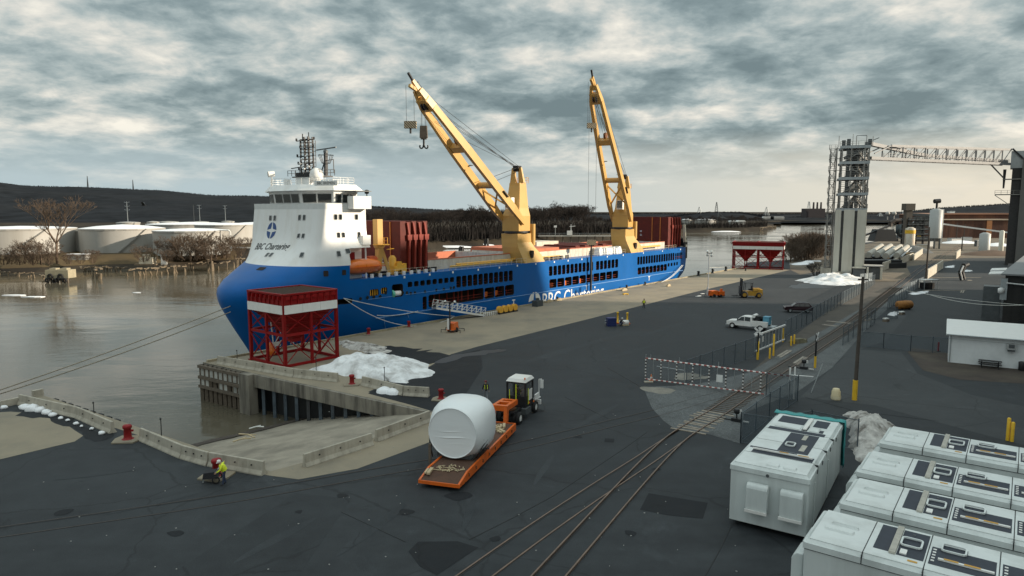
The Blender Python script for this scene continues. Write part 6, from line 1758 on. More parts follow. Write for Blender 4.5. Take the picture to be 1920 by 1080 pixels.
# orange light-tower trailers
def light_tower(p, rz, label, mast_h, lamps_up):
 t = thing('light_tower', label, 'light tower', p, rz, 'mobile light towers')
 m = M(); m.box((0, 0, .95), (1.9, 1.15, .9), top=(.92, .9)); m.box((0, 0, .45), (2.1, 1.2, .14)); m.build('engine_box', MATS['orange paint'], t)
 for y in (-.65, .65):
  m = M(); m.tube((0, y - .1, .34), (0, y + .1, .34), .34, 14); m.build('wheel', MATS['rubber'], t)
 m = M(); m.bar((1.0, 0, .45), (2.5, 0, .45), .1); m.bar((2.3, 0, .45), (2.3, 0, 0), .08); m.build('tow_bar', MATS['black steel'], t)
 m = M()
 for x, y in ((-1, 1.5), (-1, -1.5), (1, 1.5), (1, -1.5)): m.bar((x * .9, y * .35, .42), (x * .9, y, .42), .07); m.bar((x * .9, y, .42), (x * .9, y, 0), .07)
 m.build('outrigger', MATS['black steel'], t)
 m = M(); m.bar((-1.15, 0, .4), (-1.15, 0, mast_h), .15); m.build('mast', MATS['black steel'] if not lamps_up else MATS['galvanised'], t)
 m = M(); m.box((-1.0, .3, 1.3), (.3, .3, 1.6)); m.build('side_panel', MATS['white paint'], t)
 hd = M(); hd.bar((-1.15, -.8, mast_h), (-1.15, .8, mast_h), .1); hd.build('lamp_bar', MATS['black steel'], t)
 for y in (-.75, .75):
  for z in (.3, -.35) if lamps_up else (.1,):
   m = M(); k_ = 1 if lamps_up else .5; m.lathe([(.12 * k_, -.2), (.36 * k_, .05), (.36 * k_, .12)], 10, (-1.15, y, mast_h + z), axis='x'); m.build('lamp', MATS['lamp glass'], t)
light_tower(G(849, 622), heading(U) + .4, 'orange light tower trailer with black mast at the foot of the gangway', 4.6, False)
light_tower(G(1336, 557), .3, 'orange light tower trailer with raised white lamps behind the forklift', 9.2, True)
p = G(1352, 557); t = thing('orange_generator', 'small orange generator cart beside the far light tower', 'generator', p, .3)
boxes(t, 'housing', MATS['orange paint'], [((0, 0, .8), (1.2, .8, .9)), ((0, 0, 1.5), (.4, .4, .5))]); boxes(t, 'chassis', MATS['black steel'], [((0, 0, .28), (1.4, .8, .16))])
m = M(); m.tube((-.3, -.5, .3), (-.3, .5, .3), .3, 10); m.build('wheel', MATS['rubber'], t)
# blue container with yellow stands
p = G(1146, 611); t = thing('blue_bin', 'dark blue steel bin among yellow stands on the open asphalt', 'bin', p, .15)
boxes(t, 'bin_body', mat('bin blue', (0.012, .025, .12), .5), [((0, 0, .65), (1.35, 1.1, 1.3), 0, (1.06, 1.06))]); m = M()
for z in (.25, .65, 1.05): m.box((0, 0, z), (1.45, 1.2, .08))
m.build('rib', mat('bin blue', (0.012, .025, .12), .5), t); boxes(t, 'side_bracket', MATS['galvanised'], [((-.85, 0, .5), (.35, .1, .1)), ((-.85, 0, .9), (.35, .1, .1))])
for px, py, lb_ in ((1158, 606, 'yellow stand just right of the blue bin'), (1176, 607, 'yellow stand beside the white drum, rightmost')):
 p = G(px, py); t = thing('yellow_stand', lb_, 'stand', p); m = M(); m.lathe([(.35, 0), (.35, .08), (.16, .12), (.14, 1.6), (.2, 1.65), (.2, 1.8), (.05, 1.85)], 10); m.build('post', MATS['yellow paint'], t); boxes(t, 'foot', MATS['orange paint'], [((0, 0, .06), (.8, .8, .12))])
p = G(1170, 610); t = thing('white_drum', 'white drum lying between the yellow stands', 'drum', p, .2); m = M(); m.lathe([(.1, -.75), (.4, -.7), (.42, 0), (.4, .7), (.1, .75)], 14, (0, 0, .42), axis='x'); m.build('drum_body', MATS['white paint'], t); boxes(t, 'chock', MATS['pale timber'], [((0, .35, .08), (1.4, .12, .16)), ((0, -.35, .08), (1.4, .12, .16))])
for px, py, w, lb_ in ((1317, 551, .9, 'small white marker plate on the asphalt near the far lamps, right'), (1309, 556, 1.1, 'small beige marker plate on the asphalt near the far lamps, left'), (1311, 549 + 6, .8, 'tiny pale plate on the apron edge')):
 p = G(px, py); t = thing('floor_plate', lb_, 'plate', p, .4); boxes(t, 'plate_body', MATS['white cloth'], [((0, 0, .04), (w, .5, .06))])

# ---- people
def person(p, rz, label, joints, cloth, helmet=None, vest=None, hair=(.03, .02, .015), name='person'):
 """joints: dict of points in the figure's own frame (x forward, y left); one continuous skinned body"""
 t = thing(name, label, 'person', p, rz)
 J = joints; order = ['pelvis', 'chest', 'neck', 'head', 'sl', 'el', 'hl', 'sr', 'er', 'hr', 'pl', 'kl', 'al', 'tl', 'pr', 'kr', 'ar', 'tr']
 E = [('pelvis', 'chest'), ('chest', 'neck'), ('neck', 'head'), ('chest', 'sl'), ('sl', 'el'), ('el', 'hl'), ('chest', 'sr'), ('sr', 'er'), ('er', 'hr'), ('pelvis', 'pl'), ('pl', 'kl'), ('kl', 'al'), ('al', 'tl'), ('pelvis', 'pr'), ('pr', 'kr'), ('kr', 'ar'), ('ar', 'tr')]
 rad = dict(pelvis=.155, chest=.165, neck=.065, head=.095, sl=.085, el=.058, hl=.04, sr=.085, er=.058, hr=.04, pl=.11, kl=.075, al=.055, tl=.05, pr=.11, kr=.075, ar=.055, tr=.05)
 me = bpy.data.meshes.new('body'); me.from_pydata([J[k] for k in order], [(order.index(a), order.index(b)) for a, b in E], [])
 o = bpy.data.objects.new('body', me); COL.objects.link(o)
 sk = o.modifiers.new('s', 'SKIN');
 for i, k in enumerate(order):
  v = me.skin_vertices[0].data[i]; v.radius = (rad[k], rad[k] * (.8 if k in ('pelvis', 'chest') else 1)); v.use_root = (k == 'pelvis')
 sb = o.modifiers.new('d', 'SUBSURF'); sb.levels = 1; sb.render_levels = 1
 bpy.context.view_layer.update()
 bme = bpy.data.meshes.new_from_object(o.evaluated_get(bpy.context.evaluated_depsgraph_get())); bpy.data.objects.remove(o)
 for c in cloth: bme.materials.append(MATS[c])      # 0 skin 1 jacket 2 trousers 3 shoes
 seg = {('neck', 'head'): 0, ('chest', 'neck'): 1}
 def near(c):
  best, bi = 9, 1
  for a, b in E:
   A_, B_ = Vector(J[a]), Vector(J[b]); d = B_ - A_; f = max(0, min(1, (c - A_).dot(d) / d.length_squared)); ds = (A_ + d * f - c).length - (rad[a] * (1 - f) + rad[b] * f)
   if ds < best:
    k = 1
    if (a, b) == ('neck', 'head'): k = 0
    elif a in ('pl', 'pr', 'kl', 'kr') or b in ('pl', 'pr'): k = 2
    elif a in ('al', 'ar'): k = 3
    elif a in ('el', 'er') and f > .9: k = 0
    best, bi = ds, k
  return bi
 for pl_ in bme.polygons: pl_.material_index = near(pl_.center); pl_.use_smooth = True
 bme.name = 'body'
 # hands: palm, four fingers and a thumb, joined to the body mesh
 bm2 = bmesh.new(); bm2.from_mesh(bme)
 mm = M()
 for h, e in (('hl', 'el'), ('hr', 'er')):
  d = (Vector(J[h]) - Vector(J[e])).normalized(); sd_ = d.cross(Vector((0, 0, 1)) if abs(d.z) < .9 else Vector((1, 0, 0))).normalized(); q = Vector(J[h])
  mm.bar(q, q + d * .10, .085, .032, up=sd_)
  for i, L_ in enumerate((.07, .082, .078, .06)):
   a = q + d * .095 + sd_.cross(d) * ((i - 1.5) * .021); b = a + d * L_ * .55 + sd_ * .008; mm.tube(a, b, .0095, 5); mm.tube(b, b + d * L_ * .4 + sd_ * .022, .0085, 5)
  a = q + d * .03 + sd_.cross(d) * .045; mm.tube(a, a + d * .05 + sd_.cross(d) * .03, .011, 5)
  # head features
 hd = Vector(J['head']); nk = Vector(J['neck']); upv = (hd - nk).normalized(); fw = Vector(J.get('face', (1, 0, 0))).normalized(); lf = upv.cross(fw).normalized()
 mm.lathe([(.03, -.13), (.075, -.10), (.095, -.03), (.10, .04), (.08, .10), (.03, .13)], 12, hd)
 mm.box(hd + fw * .10 - upv * .01, (.03, .025, .04)); mm.box(hd + lf * .098, (.035, .02, .06)); mm.box(hd - lf * .098, (.035, .02, .06))
 ob = mm.mesh('t', MATS[cloth[0]]); bm2.from_mesh(ob); bpy.data.meshes.remove(ob); bm2.to_mesh(bme); bm2.free()
 mo('body', bme, t)
 fe = M()
 for s_ in (-1, 1): fe.box(hd + fw * .095 + lf * (s_ * .035) + upv * .02, (.012, .02, .012))
 fe.box(hd + fw * .094 - upv * .055, (.012, .045, .01)); fe.build('face', MATS['dark cloth'], t)
 if helmet:
  m = M(); m.lathe([(.125, 0), (.125, .03), (.12, .08), (.09, .13), (.03, .155)], 14, hd + upv * .03); m.box(hd + fw * .13 + upv * .04, (.08, .14, .012)); m.build('hard_hat', helmet, t)
 else:
  m = M(); m.lathe([(.105, 0), (.11, .05), (.09, .10), (.03, .128)], 12, hd + upv * .02 - fw * .012); m.build('hair', mat('dark hair', hair, .9), t)
 if vest:
  c_, pv = Vector(J['chest']), Vector(J['pelvis']); ax = (Vector(J['neck']) - pv).normalized(); a1 = ax.cross(Vector((0, 1, 0))).normalized(); a2 = ax.cross(a1)
  m = M(); rg = []
  for f, rx, ry in ((.12, .20, .225), (.4, .205, .235), (.75, .20, .245), (.93, .15, .19)):
   q = pv.lerp(Vector(J['neck']), f); rg.append([q + a1 * (rx * math.cos(k * .524)) + a2 * (ry * math.sin(k * .524)) for k in range(12)])
  m.loft(rg); m.build('safety_vest', vest, t)
 return t
def stance(h=1.78, lean=0.0, stride=.18, arms=(.05, -.05), bend=0.0):
 k = h / 1.78
 J = dict(pelvis=(0, 0, .95), chest=(.02 + lean * .5, 0, 1.32), neck=(.03 + lean * .75, 0, 1.50), head=(.06 + lean, 0, 1.66),
             sl=(.02 + lean * .6, .20, 1.43), el=(arms[0] * 2 - .02 + lean * .5, .27, 1.15), hl=(arms[0] * 5 + .05 + lean * .5, .27, .90),
             sr=(.02 + lean * .6, -.20, 1.43), er=(arms[1] * 2 - .02 + lean * .5, -.27, 1.15), hr=(arms[1] * 5 + .05 + lean * .5, -.27, .90),
             pl=(0, .10, .88), kl=(stride * .6, .11, .48), al=(stride, .11, .09), tl=(stride + .17, .12, .05), pr=(0, -.10, .88), kr=(-stride * .3 + .02, -.11, .48), ar=(-stride, -.11, .10), tr=(-stride + .16, -.12, .05))
 return {a: tuple(c * k for c in b) for a, b in J.items()}
HV = MATS['hi vis']
# man working over a wheeled burner at the corner bollard
J = stance(1.78, 0, .10)
J.update(pelvis=(-.06, 0, .95), chest=(.10, 0, 1.29), neck=(.17, 0, 1.46), head=(.26, 0, 1.59), sl=(.12, .20, 1.39), el=(.26, .26, 1.12), hl=(.48, .20, .98), sr=(.08, -.21, 1.39), er=(-.02, -.50, 1.30), hr=(-.10, -.76, 1.30), face=(1, 0, -.5))
person(G(421, 909), math.pi + .5, 'man in yellow and white jacket and jeans leaning beside the corner bollard', J, ['skin', 'hi vis', 'jeans', 'dark cloth'], MATS['white cloth'], HV)
jc = [o for o in COL.objects if o.name == 'body'][-1]
p = G(397, 904); t = thing('tool_cart', 'black wheeled tool cart in front of the man in yellow', 'cart', p, .2)
m = M(); m.loft([[(-.5, -.35, .35), (.45, -.35, .35), (.45, .35, .35), (-.5, .35, .35)], [(-.42, -.32, .75), (.30, -.32, .8), (.30, .32, .8), (-.42, .32, .75)]], smooth=False); m.build('cart_body', MATS['dark cloth'], t)
for y in (-.38, .38):
 m = M(); m.lathe([(.18, -.04), (.26, -.04), (.26, .04), (.18, .04)], 14, (.35, y, .26), axis='y', caps=False); m.build('wheel', MATS['rubber'], t)
m = M(); m.bar((.3, -.3, .75), (.5, -.3, .95), .05); m.bar((.3, .3, .75), (.5, .3, .95), .05); m.bar((.5, -.3, .95), (.5, .3, .95), .05); m.bar((-.45, 0, .4), (-.55, 0, 0), .08); m.build('handle', MATS['galvanised'], t)
person(G(911, 749), 1.75, 'man in dark jacket with reflective straps and jeans walking away behind the load', stance(1.8, .0, .22, (.04, -.04)), ['skin', 'dark cloth', 'grey cloth', 'dark cloth'], mat('maroon hat', (.16, .02, .025), .6), None)
o = [o for o in COL.objects if o.name.startswith('person')][-1]
m = M()
for s_ in (-.12, .12): m.bar((-.16, s_, 1.05), (-.12, s_, 1.46), .05, .02, up=(1, 0, 0)); m.bar((.19, s_, 1.05), (.15, s_, 1.46), .05, .02, up=(1, 0, 0))
m.build('reflective_strap', HV, o)
person(G(1207, 578), -1.2, 'man in yellow vest and dark trousers standing alone on the dark asphalt edge', stance(1.78, .02, .12), ['skin', 'dark cloth', 'dark cloth', 'dark cloth'], None, HV)
J = stance(1.7); J.update(pelvis=(0, 0, .52), chest=(.16, 0, .86), neck=(.24, 0, 1.02), head=(.30, 0, 1.16), sl=(.18, .2, .95), el=(.36, .24, .72), hl=(.58, .18, .62), sr=(.18, -.2, .95), er=(.36, -.24, .72), hr=(.58, -.18, .62), pl=(0, .1, .50), kl=(.38, .14, .52), al=(.16, .14, .09), tl=(.33, .15, .05), pr=(0, -.1, .50), kr=(.38, -.14, .52), ar=(.12, -.14, .09), tr=(.29, -.15, .05))
person(G(1163, 611), -.6, 'crouching worker in dark clothes between the yellow stands', J, ['skin', 'dark cloth', 'jeans', 'dark cloth'], MATS['white cloth'])

# ---- vehicles on the yard
def wheel(parent, x, y, r, w, hub=None, side=1):
 m = M(); m.lathe([(r * .55, -w / 2), (r * .93, -w / 2), (r, -w / 4), (r, w / 4), (r * .93, w / 2), (r * .55, w / 2)], 18, axis='y', caps=False)
 o = m.build('wheel', MATS['rubber'], parent, (x, y, r))
 m = M(); m.lathe([(r * .56, -w * .42), (r * .5, -w * .2), (r * .2, -w * .25), (r * .2, w * .25), (r * .5, w * .2), (r * .56, w * .42)], 14, axis='y'); m.build('rim', hub or MATS['galvanised'], o)
 return o
WHITE = MATS['white paint']
def side_profile(name, prof, halfw, mt, parent, tumble=.0, zt=1.0):
 """car body: (x,z) outline, sides leaning in above zt"""
 m = M(); n = len(prof)
 def yy(z): return halfw - max(0, z - zt) * tumble
 vs = [(x, -yy(z), z) for x, z in prof] + [(x, yy(z), z) for x, z in prof]
 fs = [tuple(range(n)), tuple(range(2 * n - 1, n - 1, -1))] + [(i, n + i, n + (i + 1) % n, (i + 1) % n) for i in range(n)]
 ar = sum(prof[i][0] * prof[(i + 1) % n][1] - prof[(i + 1) % n][0] * prof[i][1] for i in range(n))
 if ar < 0: fs = [f[::-1] for f in fs]
 m.add(vs, fs, False)
 o = m.build(name, mt, parent)
 bv = o.modifiers.new('b', 'BEVEL'); bv.width = .05; bv.segments = 2; bv.limit_method = 'ANGLE'; bv.angle_limit = R(25)
 return o
def pane(name, pts, mt, parent): m = M(); m.add(pts, [tuple(range(len(pts)))], False); return m.build(name, mt, parent)
# white utility truck
pf, pb = G(1384, 616), G(1431, 621)
d = (pf - pb).normalized()
t = thing('utility_truck', 'white utility pickup truck with welding gear parked by the fence gate', 'truck', (pf + pb) / 2 + Vector((0, 1.0, 0)), heading(d))
side_profile('cab', [(3.05, .5), (3.08, 1.0), (2.9, 1.18), (1.55, 1.3), (.85, 1.95), (.3, 2.02), (-.75, 2.0), (-.85, 1.2), (-.85, .5)], .98, WHITE, t, .16, 1.25)
for y in (-1, 1):
 pane('side_window', [(1.38, y * .985, 1.32), (.82, y * .90, 1.86), (.38, y * .89, 1.92), (.38, y * .985, 1.32)], MATS['glass dark'], t); pane('side_window', [(.28, y * .985, 1.32), (.28, y * .89, 1.92), (-.55, y * .89, 1.9), (-.55, y * .985, 1.32)], MATS['glass dark'], t)
 m = M(); m.b2((-.88, y * .62, .6), (-3.15, y * 1.05, 1.42)); m.build('service_body', WHITE, t)
 for k in range(3):
  m = M(); m.b2((-.98 - k * .72, y * 1.055, .72), (-1.62 - k * .72, y * 1.065, 1.35)); m.build('locker_door', MATS['band white'], t)
pane('windshield', [(1.52, -.86, 1.33), (1.52, .86, 1.33), (.92, .78, 1.92), (.92, -.78, 1.92)], MATS['glass dark'], t)
boxes(t, 'grille', MATS['black steel'], [((3.09, 0, .85), (.05, 1.3, .4))]); boxes(t, 'bumper', MATS['galvanised'], [((3.12, 0, .52), (.2, 1.9, .25))])
for y in (-.8, .8): boxes(t, 'headlight', MATS['lamp glass'], [((3.05, y, .95), (.08, .3, .3))])
for x in (2.15, -2.1):
 for y in (-.92, .92): wheel(t, x, y, .45, .3, WHITE)
boxes(t, 'load_bed', MATS['black steel'], [((-2.0, 0, .72), (2.4, 1.3, .2))]); boxes(t, 'welder', mat('welder blue', (.10, .30, .42), .5), [((-2.75, -.1, 1.55), (.9, 1.1, 1.2))])
boxes(t, 'tool_rack', MATS['black steel'], [((-1.4, 0, 1.5), (.8, 1.1, 1.3)), ((-2.0, .3, 1.95), (.5, .3, .3)), ((-1.9, -.35, 1.4), (.25, .25, 1.2))]); m = M(); m.tube((-.95, -.7, 2.1), (-.95, .7, 2.1), .28, 12); m.build('air_tank', WHITE, t)
boxes(t, 'tail_lift', MATS['galvanised'], [((-3.6, 0, .7), (.9, 1.9, .12))]); boxes(t, 'mirror', MATS['black steel'], [((1.3, 1.12, 1.45), (.12, .2, .3)), ((1.3, -1.12, 1.45), (.12, .2, .3))])
# dark suv
pf, pb = G(1480, 586), G(1512, 587)
mat('car maroon', (.022, .005, .009), .4, coat=.1, spec=.3, var=.05)
t = thing('suv', 'dark maroon suv parked behind the wire fence corner', 'car', (pf + pb) / 2 + Vector((.4, .9, 0)), heading(pf - pb))
side_profile('body', [(2.35, .4), (2.4, .85), (2.2, 1.02), (1.15, 1.12), (.45, 1.66), (-.3, 1.76), (-1.6, 1.72), (-2.15, 1.15), (-2.25, .9), (-2.25, .4)], .93, MATS['car maroon'], t, .22, 1.05)
for y in (-1, 1):
 pane('side_window', [(.98, y * .93, 1.14), (.42, y * .81, 1.58), (-.05, y * .80, 1.64), (-.05, y * .93, 1.14)], MATS['glass dark'], t); pane('side_window', [(-.13, y * .93, 1.14), (-.13, y * .80, 1.65), (-.9, y * .80, 1.65), (-.9, y * .93, 1.14)], MATS['glass dark'], t); pane('side_window', [(-.98, y * .93, 1.14), (-.98, y * .80, 1.64), (-1.5, y * .81, 1.62), (-1.85, y * .92, 1.2)], MATS['glass dark'], t)
 boxes(t, 'roof_rail', MATS['galvanised'], [((-.6, y * .72, 1.8), (1.8, .05, .05))]); boxes(t, 'headlight', MATS['lamp glass'], [((2.3, y * .68, .88), (.15, .35, .16))])
pane('windshield', [(1.13, -.8, 1.15), (1.13, .8, 1.15), (.5, .7, 1.64), (.5, -.7, 1.64)], MATS['glass dark'], t); boxes(t, 'grille', MATS['black steel'], [((2.39, 0, .68), (.04, 1.0, .3))])
for x in (1.45, -1.4):
 for y in (-.86, .86): wheel(t, x, y, .36, .24)
# forklift
p = G(1403, 558); t = thing('forklift', 'heavy yellow forklift with raised black mast on the far asphalt', 'forklift', p, math.pi - .12)
YL = mat('forklift yellow', (.50, .27, .03), .5, var=.2, dirt=(.12, .07, .02), damt=.6)
boxes(t, 'chassis', YL, [((-.6, 0, .95), (3.4, 1.8, .9)), ((-2.2, 0, 1.15), (1.0, 2.0, 1.3), 0, (.85, .9))]); boxes(t, 'engine_hood', YL, [((-1.5, 0, 1.75), (1.6, 1.4, .5), 0, (.9, .85))])
for y in (-.65, .65):
 m = M(); m.bar((1.55, y, .3), (1.5, y, 4.0), .24, .3); m.build('mast_rail', MATS['black steel'], t); m = M(); m.bar((1.9, y, .4), (3.3, y, .35), .2, .1); m.build('fork', MATS['black steel'], t)
m = M()
for z in (.9, 2.2, 3.7): m.bar((1.55, -.65, z), (1.55, .65, z), .2)
m.bar((1.75, -1.0, 1.6), (1.75, 1.0, 1.6), .15, 1.6); m.build('carriage', MATS['black steel'], t)
m = M()
for x, y in ((.9, .7), (.9, -.7), (-.7, .7), (-.7, -.7)): m.bar((x, y, 1.4), (x * .85, y, 3.1), .1)
m.box((.1, 0, 3.15), (1.7, 1.6, .1)); m.build('cab_frame', MATS['black steel'], t); boxes(t, 'seat', MATS['dark cloth'], [((-.3, 0, 1.7), (.6, .6, .3)), ((-.55, 0, 2.1), (.15, .6, .7))])
for x, r in ((1.0, .72), (-1.9, .6)):
 for y in (-.95, .95): wheel(t, x, y, r, .45, YL)
# ================================================================== RAILS
RAILM = mat('rail steel', (0.17, 0.115, 0.085), .4, metal=.35, var=.3, scale=1.5)
TIE = mat('sleeper timber', (0.31, 0.265, 0.215), .9, var=.35, scale=2)
TIED = mat('dark sleeper', (0.085, 0.068, 0.055), .9, var=.35, scale=2)
def smooth_line(pts, k=6):
 out = []; n = len(pts)
 for i in range(n - 1):
  a, b, c, d = pts[max(0, i - 1)], pts[i], pts[i + 1], pts[min(n - 1, i + 2)]
  for q in range(k):
   t = q / k; out.append(.5 * ((2 * b) + (c - a) * t + (2 * a - 5 * b + 4 * c - d) * t * t + (3 * b - a - 3 * c + d) * t ** 3))
 return out + [pts[-1]]
def track(name, label, px, gauge=1.5, ztop=.05, ties=None, k=6, w=.085, rm=None):
 ln = smooth_line([G(*p) for p in px], k); o = ln[0].copy()
 t = thing(name, label, 'railway track', o, 0, 'rail tracks in the yard')
 L_ = [(b - a).normalized() for a, b in zip(ln, ln[1:])]; L_.append(L_[-1])
 for sg_ in (-1, 1):
  m = M(); ps = [p + Vector((d.y, -d.x, 0)) * (sg_ * gauge / 2) - o for p, d in zip(ln, L_)]
  for a, b in zip(ps, ps[1:]):
   for (dx_, ww, z0, z1) in ((0, w, -.02, ztop),):
    m.bar(a + Vector((0, 0, (z0 + z1) / 2)), b + Vector((0, 0, (z0 + z1) / 2)), ww, z1 - z0)
  m.build('rail', rm or RAILM, t)
  # dark flangeway groove kept open beside the rail
  m = M()
  for a, b in zip(ps, ps[1:]):
   n = Vector((L_[0].y, -L_[0].x, 0)) * (-sg_ * .10)
   m.bar(a + n + Vector((0, 0, .010)), b + n + Vector((0, 0, .010)), .11, .008)
  m.build('flangeway', SEAM, t)
 if ties:
  s0, s1, step, mt_, tw = ties; acc = 0; nxt = 0; me = None
  tot = sum((b - a).length for a, b in zip(ln, ln[1:]))
  for a, b in zip(ln, ln[1:]):
   sl = (b - a).length
   while nxt <= acc + sl:
    f = nxt / tot; p = a.lerp(b, (nxt - acc) / sl)
    if s0 <= f <= s1:
     if me is None: mm = M(); mm.box((0, 0, 0), (.22, 2.5, .05)); me = mm.mesh('sleeper', mt_)
     x = mo('sleeper', me, t, p - o + Vector((0, 0, .022)), heading(b - a) + rnd.uniform(-.03, .03)); x.scale = (1, tw * rnd.uniform(.95, 1.08), 1)
    nxt += step
   acc += sl
 return t
track('railway_track', 'main track running from the bottom edge through the red and white gate into the distance', [(1005, 1110), (1187, 905), (1260, 830), (1302, 800), (1345, 774), (1399, 737), (1466, 692), (1537, 647), (1604, 602), (1690, 533), (1736, 498), (1768, 479), (1800, 462), (1830, 447)], ztop=.12, ties=None)
track('railway_track', 'left branch track joining the main line at the switch before the gate', [(850, 1110), (1002, 1000), (1117, 922), (1205, 865), (1258, 829), (1300, 801)])
track('railway_track', 'old track sunk in the asphalt crossing the yard from the left edge behind the trailer', [(-260, 1036), (0, 998), (330, 950), (480, 926), (720, 883), (805, 869), (932, 846), (1150, 793), (1238, 772), (1320, 748), (1380, 731), (1440, 705)], k=5, w=.06, ztop=.025, rm=mat('old rail', (.055, .046, .042), .5, metal=.3))
tt = [o for o in COL.objects if o.get('label', '').startswith('main track')][0]
ln = smooth_line([G(*p) for p in [(1290, 809), (1302, 800), (1345, 774), (1399, 737), (1466, 692), (1537, 647), (1604, 602), (1690, 533), (1768, 479)]], 8)
me_p = M().box((0, 0, 0), (.24, 2.6, .06)).mesh('sleeper', TIE); me_d = M().box((0, 0, 0), (.24, 2.6, .05)).mesh('sleeper', TIED)
acc = 0; nxt = 0
for a, b in zip(ln, ln[1:]):
 sl = (b - a).length
 while nxt <= acc + sl and nxt < 130:
  p = a.lerp(b, (nxt - acc) / sl)
  pale = nxt < 6.5
  x = mo('sleeper', me_p if pale else me_d, tt, p - tt.location + Vector((0, 0, .03)), heading(b - a) + rnd.uniform(-.03, .03))
  x.scale = (rnd.uniform(.7, 1.1), 1.02 * rnd.uniform(.85, 1.15) if pale else 1, 1); x.location += Vector((rnd.uniform(-.25, .25), 0, 0)) if pale else Vector()
  nxt += .62
 acc += sl
# pale crossing planks
for px, py, w, lb_ in ((1575, 605, 4.0, 'grey crossing planks by the utility pole'), (1558, 611, 2.2, 'pale crossing plank between the rails'), (1500, 677, 5.0, 'long pale crossing plank beside the right rail'), (1470, 664, 5.0, 'long weathered crossing plank beside the left rail')):
 p = G(px, py); t = thing('crossing_plank', lb_, 'plank', p + Vector((0, 0, .05)), heading(G(1604, 602) - G(1537, 647)) + (0 if py > 650 else 1.5)); boxes(t, 'plank', mat('grey plank', (.30, .27, .23), .9, var=.25), [((0, -.2, 0), (w, .3, .06)), ((.3, .2, 0), (w * .9, .3, .06))])

# ================================================================== FENCES
WIRE = wire_mesh('chain link', (.10, .14, .17), .32)
FPOST = mat('fence steel', (.10, .125, .145), .5, metal=.4, var=.2)
def fence(name, label, px, h=2.4, step=3.0, top=True, wire=WIRE, grp='chain link fences', low=True):
 ps = [G(*p) for p in px]; o = ps[0].copy()
 t = thing(name, label, 'fence', o, 0, grp); pm = M().tube((0, 0, 0), (0, 0, h + .12), .045, 6).mesh('post', FPOST)
 for a, b in zip(ps, ps[1:]):
  n = max(1, round((b - a).length / step)); d = (b - a).normalized(); nn = Vector((-d.y, d.x, 0))
  for i in range(n + 1): mo('post', pm, t, a.lerp(b, i / n) - o)
  for i in range(n):
   p, q = a.lerp(b, i / n) - o + nn * .05, a.lerp(b, (i + 1) / n) - o + nn * .05
   m = M(); m.flat([p + Vector((0, 0, .05)), q + Vector((0, 0, .05)), q + Vector((0, 0, h)), p + Vector((0, 0, h))]); m.build('mesh_panel', wire, t)
  m = M(); m.bar(a - o + Vector((0, 0, h)), b - o + Vector((0, 0, h)), .05)
  if low: m.bar(a - o + Vector((0, 0, .1)), b - o + Vector((0, 0, .1)), .03)
  m.build('rail', FPOST, t)
 return t
fence('chain_link_fence', 'wire fence from the red and white gate to the white sliding gate', [(1287, 717), (1416, 668)])
fence('chain_link_fence', 'wire fence beyond the white sliding gate up to the suv', [(1472, 640), (1472, 632), (1512, 609)])
fence('chain_link_fence', 'long wire fence from the suv to the snow bank under the grain tower', [(1523, 603), (1610, 553), (1640, 533)])
fence('chain_link_fence', 'short wire return fence beside the suv', [(1512, 609), (1523, 603)])
fence('chain_link_fence', 'wire fence along the right of the track behind the utility pole', [(1580, 648), (1640, 607)])
fence('chain_link_fence', 'wire fence across the road in front of the white hut', [(1612, 650), (1656, 653), (1707, 659), (1790, 664)], h=2.0)
fence('chain_link_fence', 'wire fence from the gate end down to the switch stand', [(1495, 752), (1442, 788), (1388, 831)])
fence('chain_link_fence', 'wire fence behind the tarpaulin-edged white container', [(1388, 831), (1450, 841), (1520, 826), (1607, 846)])
fence('chain_link_fence', 'short wire fence closing the gate at its right end', [(1436, 744), (1495, 752)])
WPAN = wire_mesh('slatted link', (.30, .36, .40), .5)
fence('slatted_fence', 'pale slatted fence right of the track, nearer run', [(1664, 581), (1702, 557)], 2.3, 2.2, wire=WPAN)
fence('slatted_fence', 'pale slatted fence right of the track, farther run', [(1706, 549), (1731, 537)], 2.3, 2.2, wire=WPAN)
fence('slatted_fence', 'bright slatted fence at the right end of the snow bank', [(1612, 530), (1636, 527)], 2.2, 2.5, wire=WPAN)
fence('chain_link_fence', 'wire fence by the orange tank ending at the slatted run', [(1625, 601), (1640, 600), (1682, 598)], 2.0)
# white sliding gate
a, b = G(1415, 664), G(1471, 641); d = (b - a).normalized(); L_ = (b - a).length
t = thing('sliding_gate', 'white framed sliding gate with vertical bars behind yellow bollards', 'gate', a, heading(d))
m = M(); m.bar((0, 0, 2.35), (L_, 0, 2.35), .16, .2); m.bar((0, 0, .35), (L_, 0, .35), .12, .16); m.build('gate_frame', MATS['white paint'], t)
for i in range(10):
 m = M(); x = L_ * i / 9; m.bar((x, 0, .3), (x, 0, 2.35), .07); m.build('bar', MATS['galvanised'], t)
m = M(); m.flat([(0, .04, .35), (L_, .04, .35), (L_, .04, 2.3), (0, .04, 2.3)]); m.build('mesh_panel', WIRE, t)
for x, z in ((1.2, 1.5), (2.4, 1.6)): boxes(t, 'notice_plate', MATS['white paint'], [((x, -.06, z), (.5, .03, .7))])
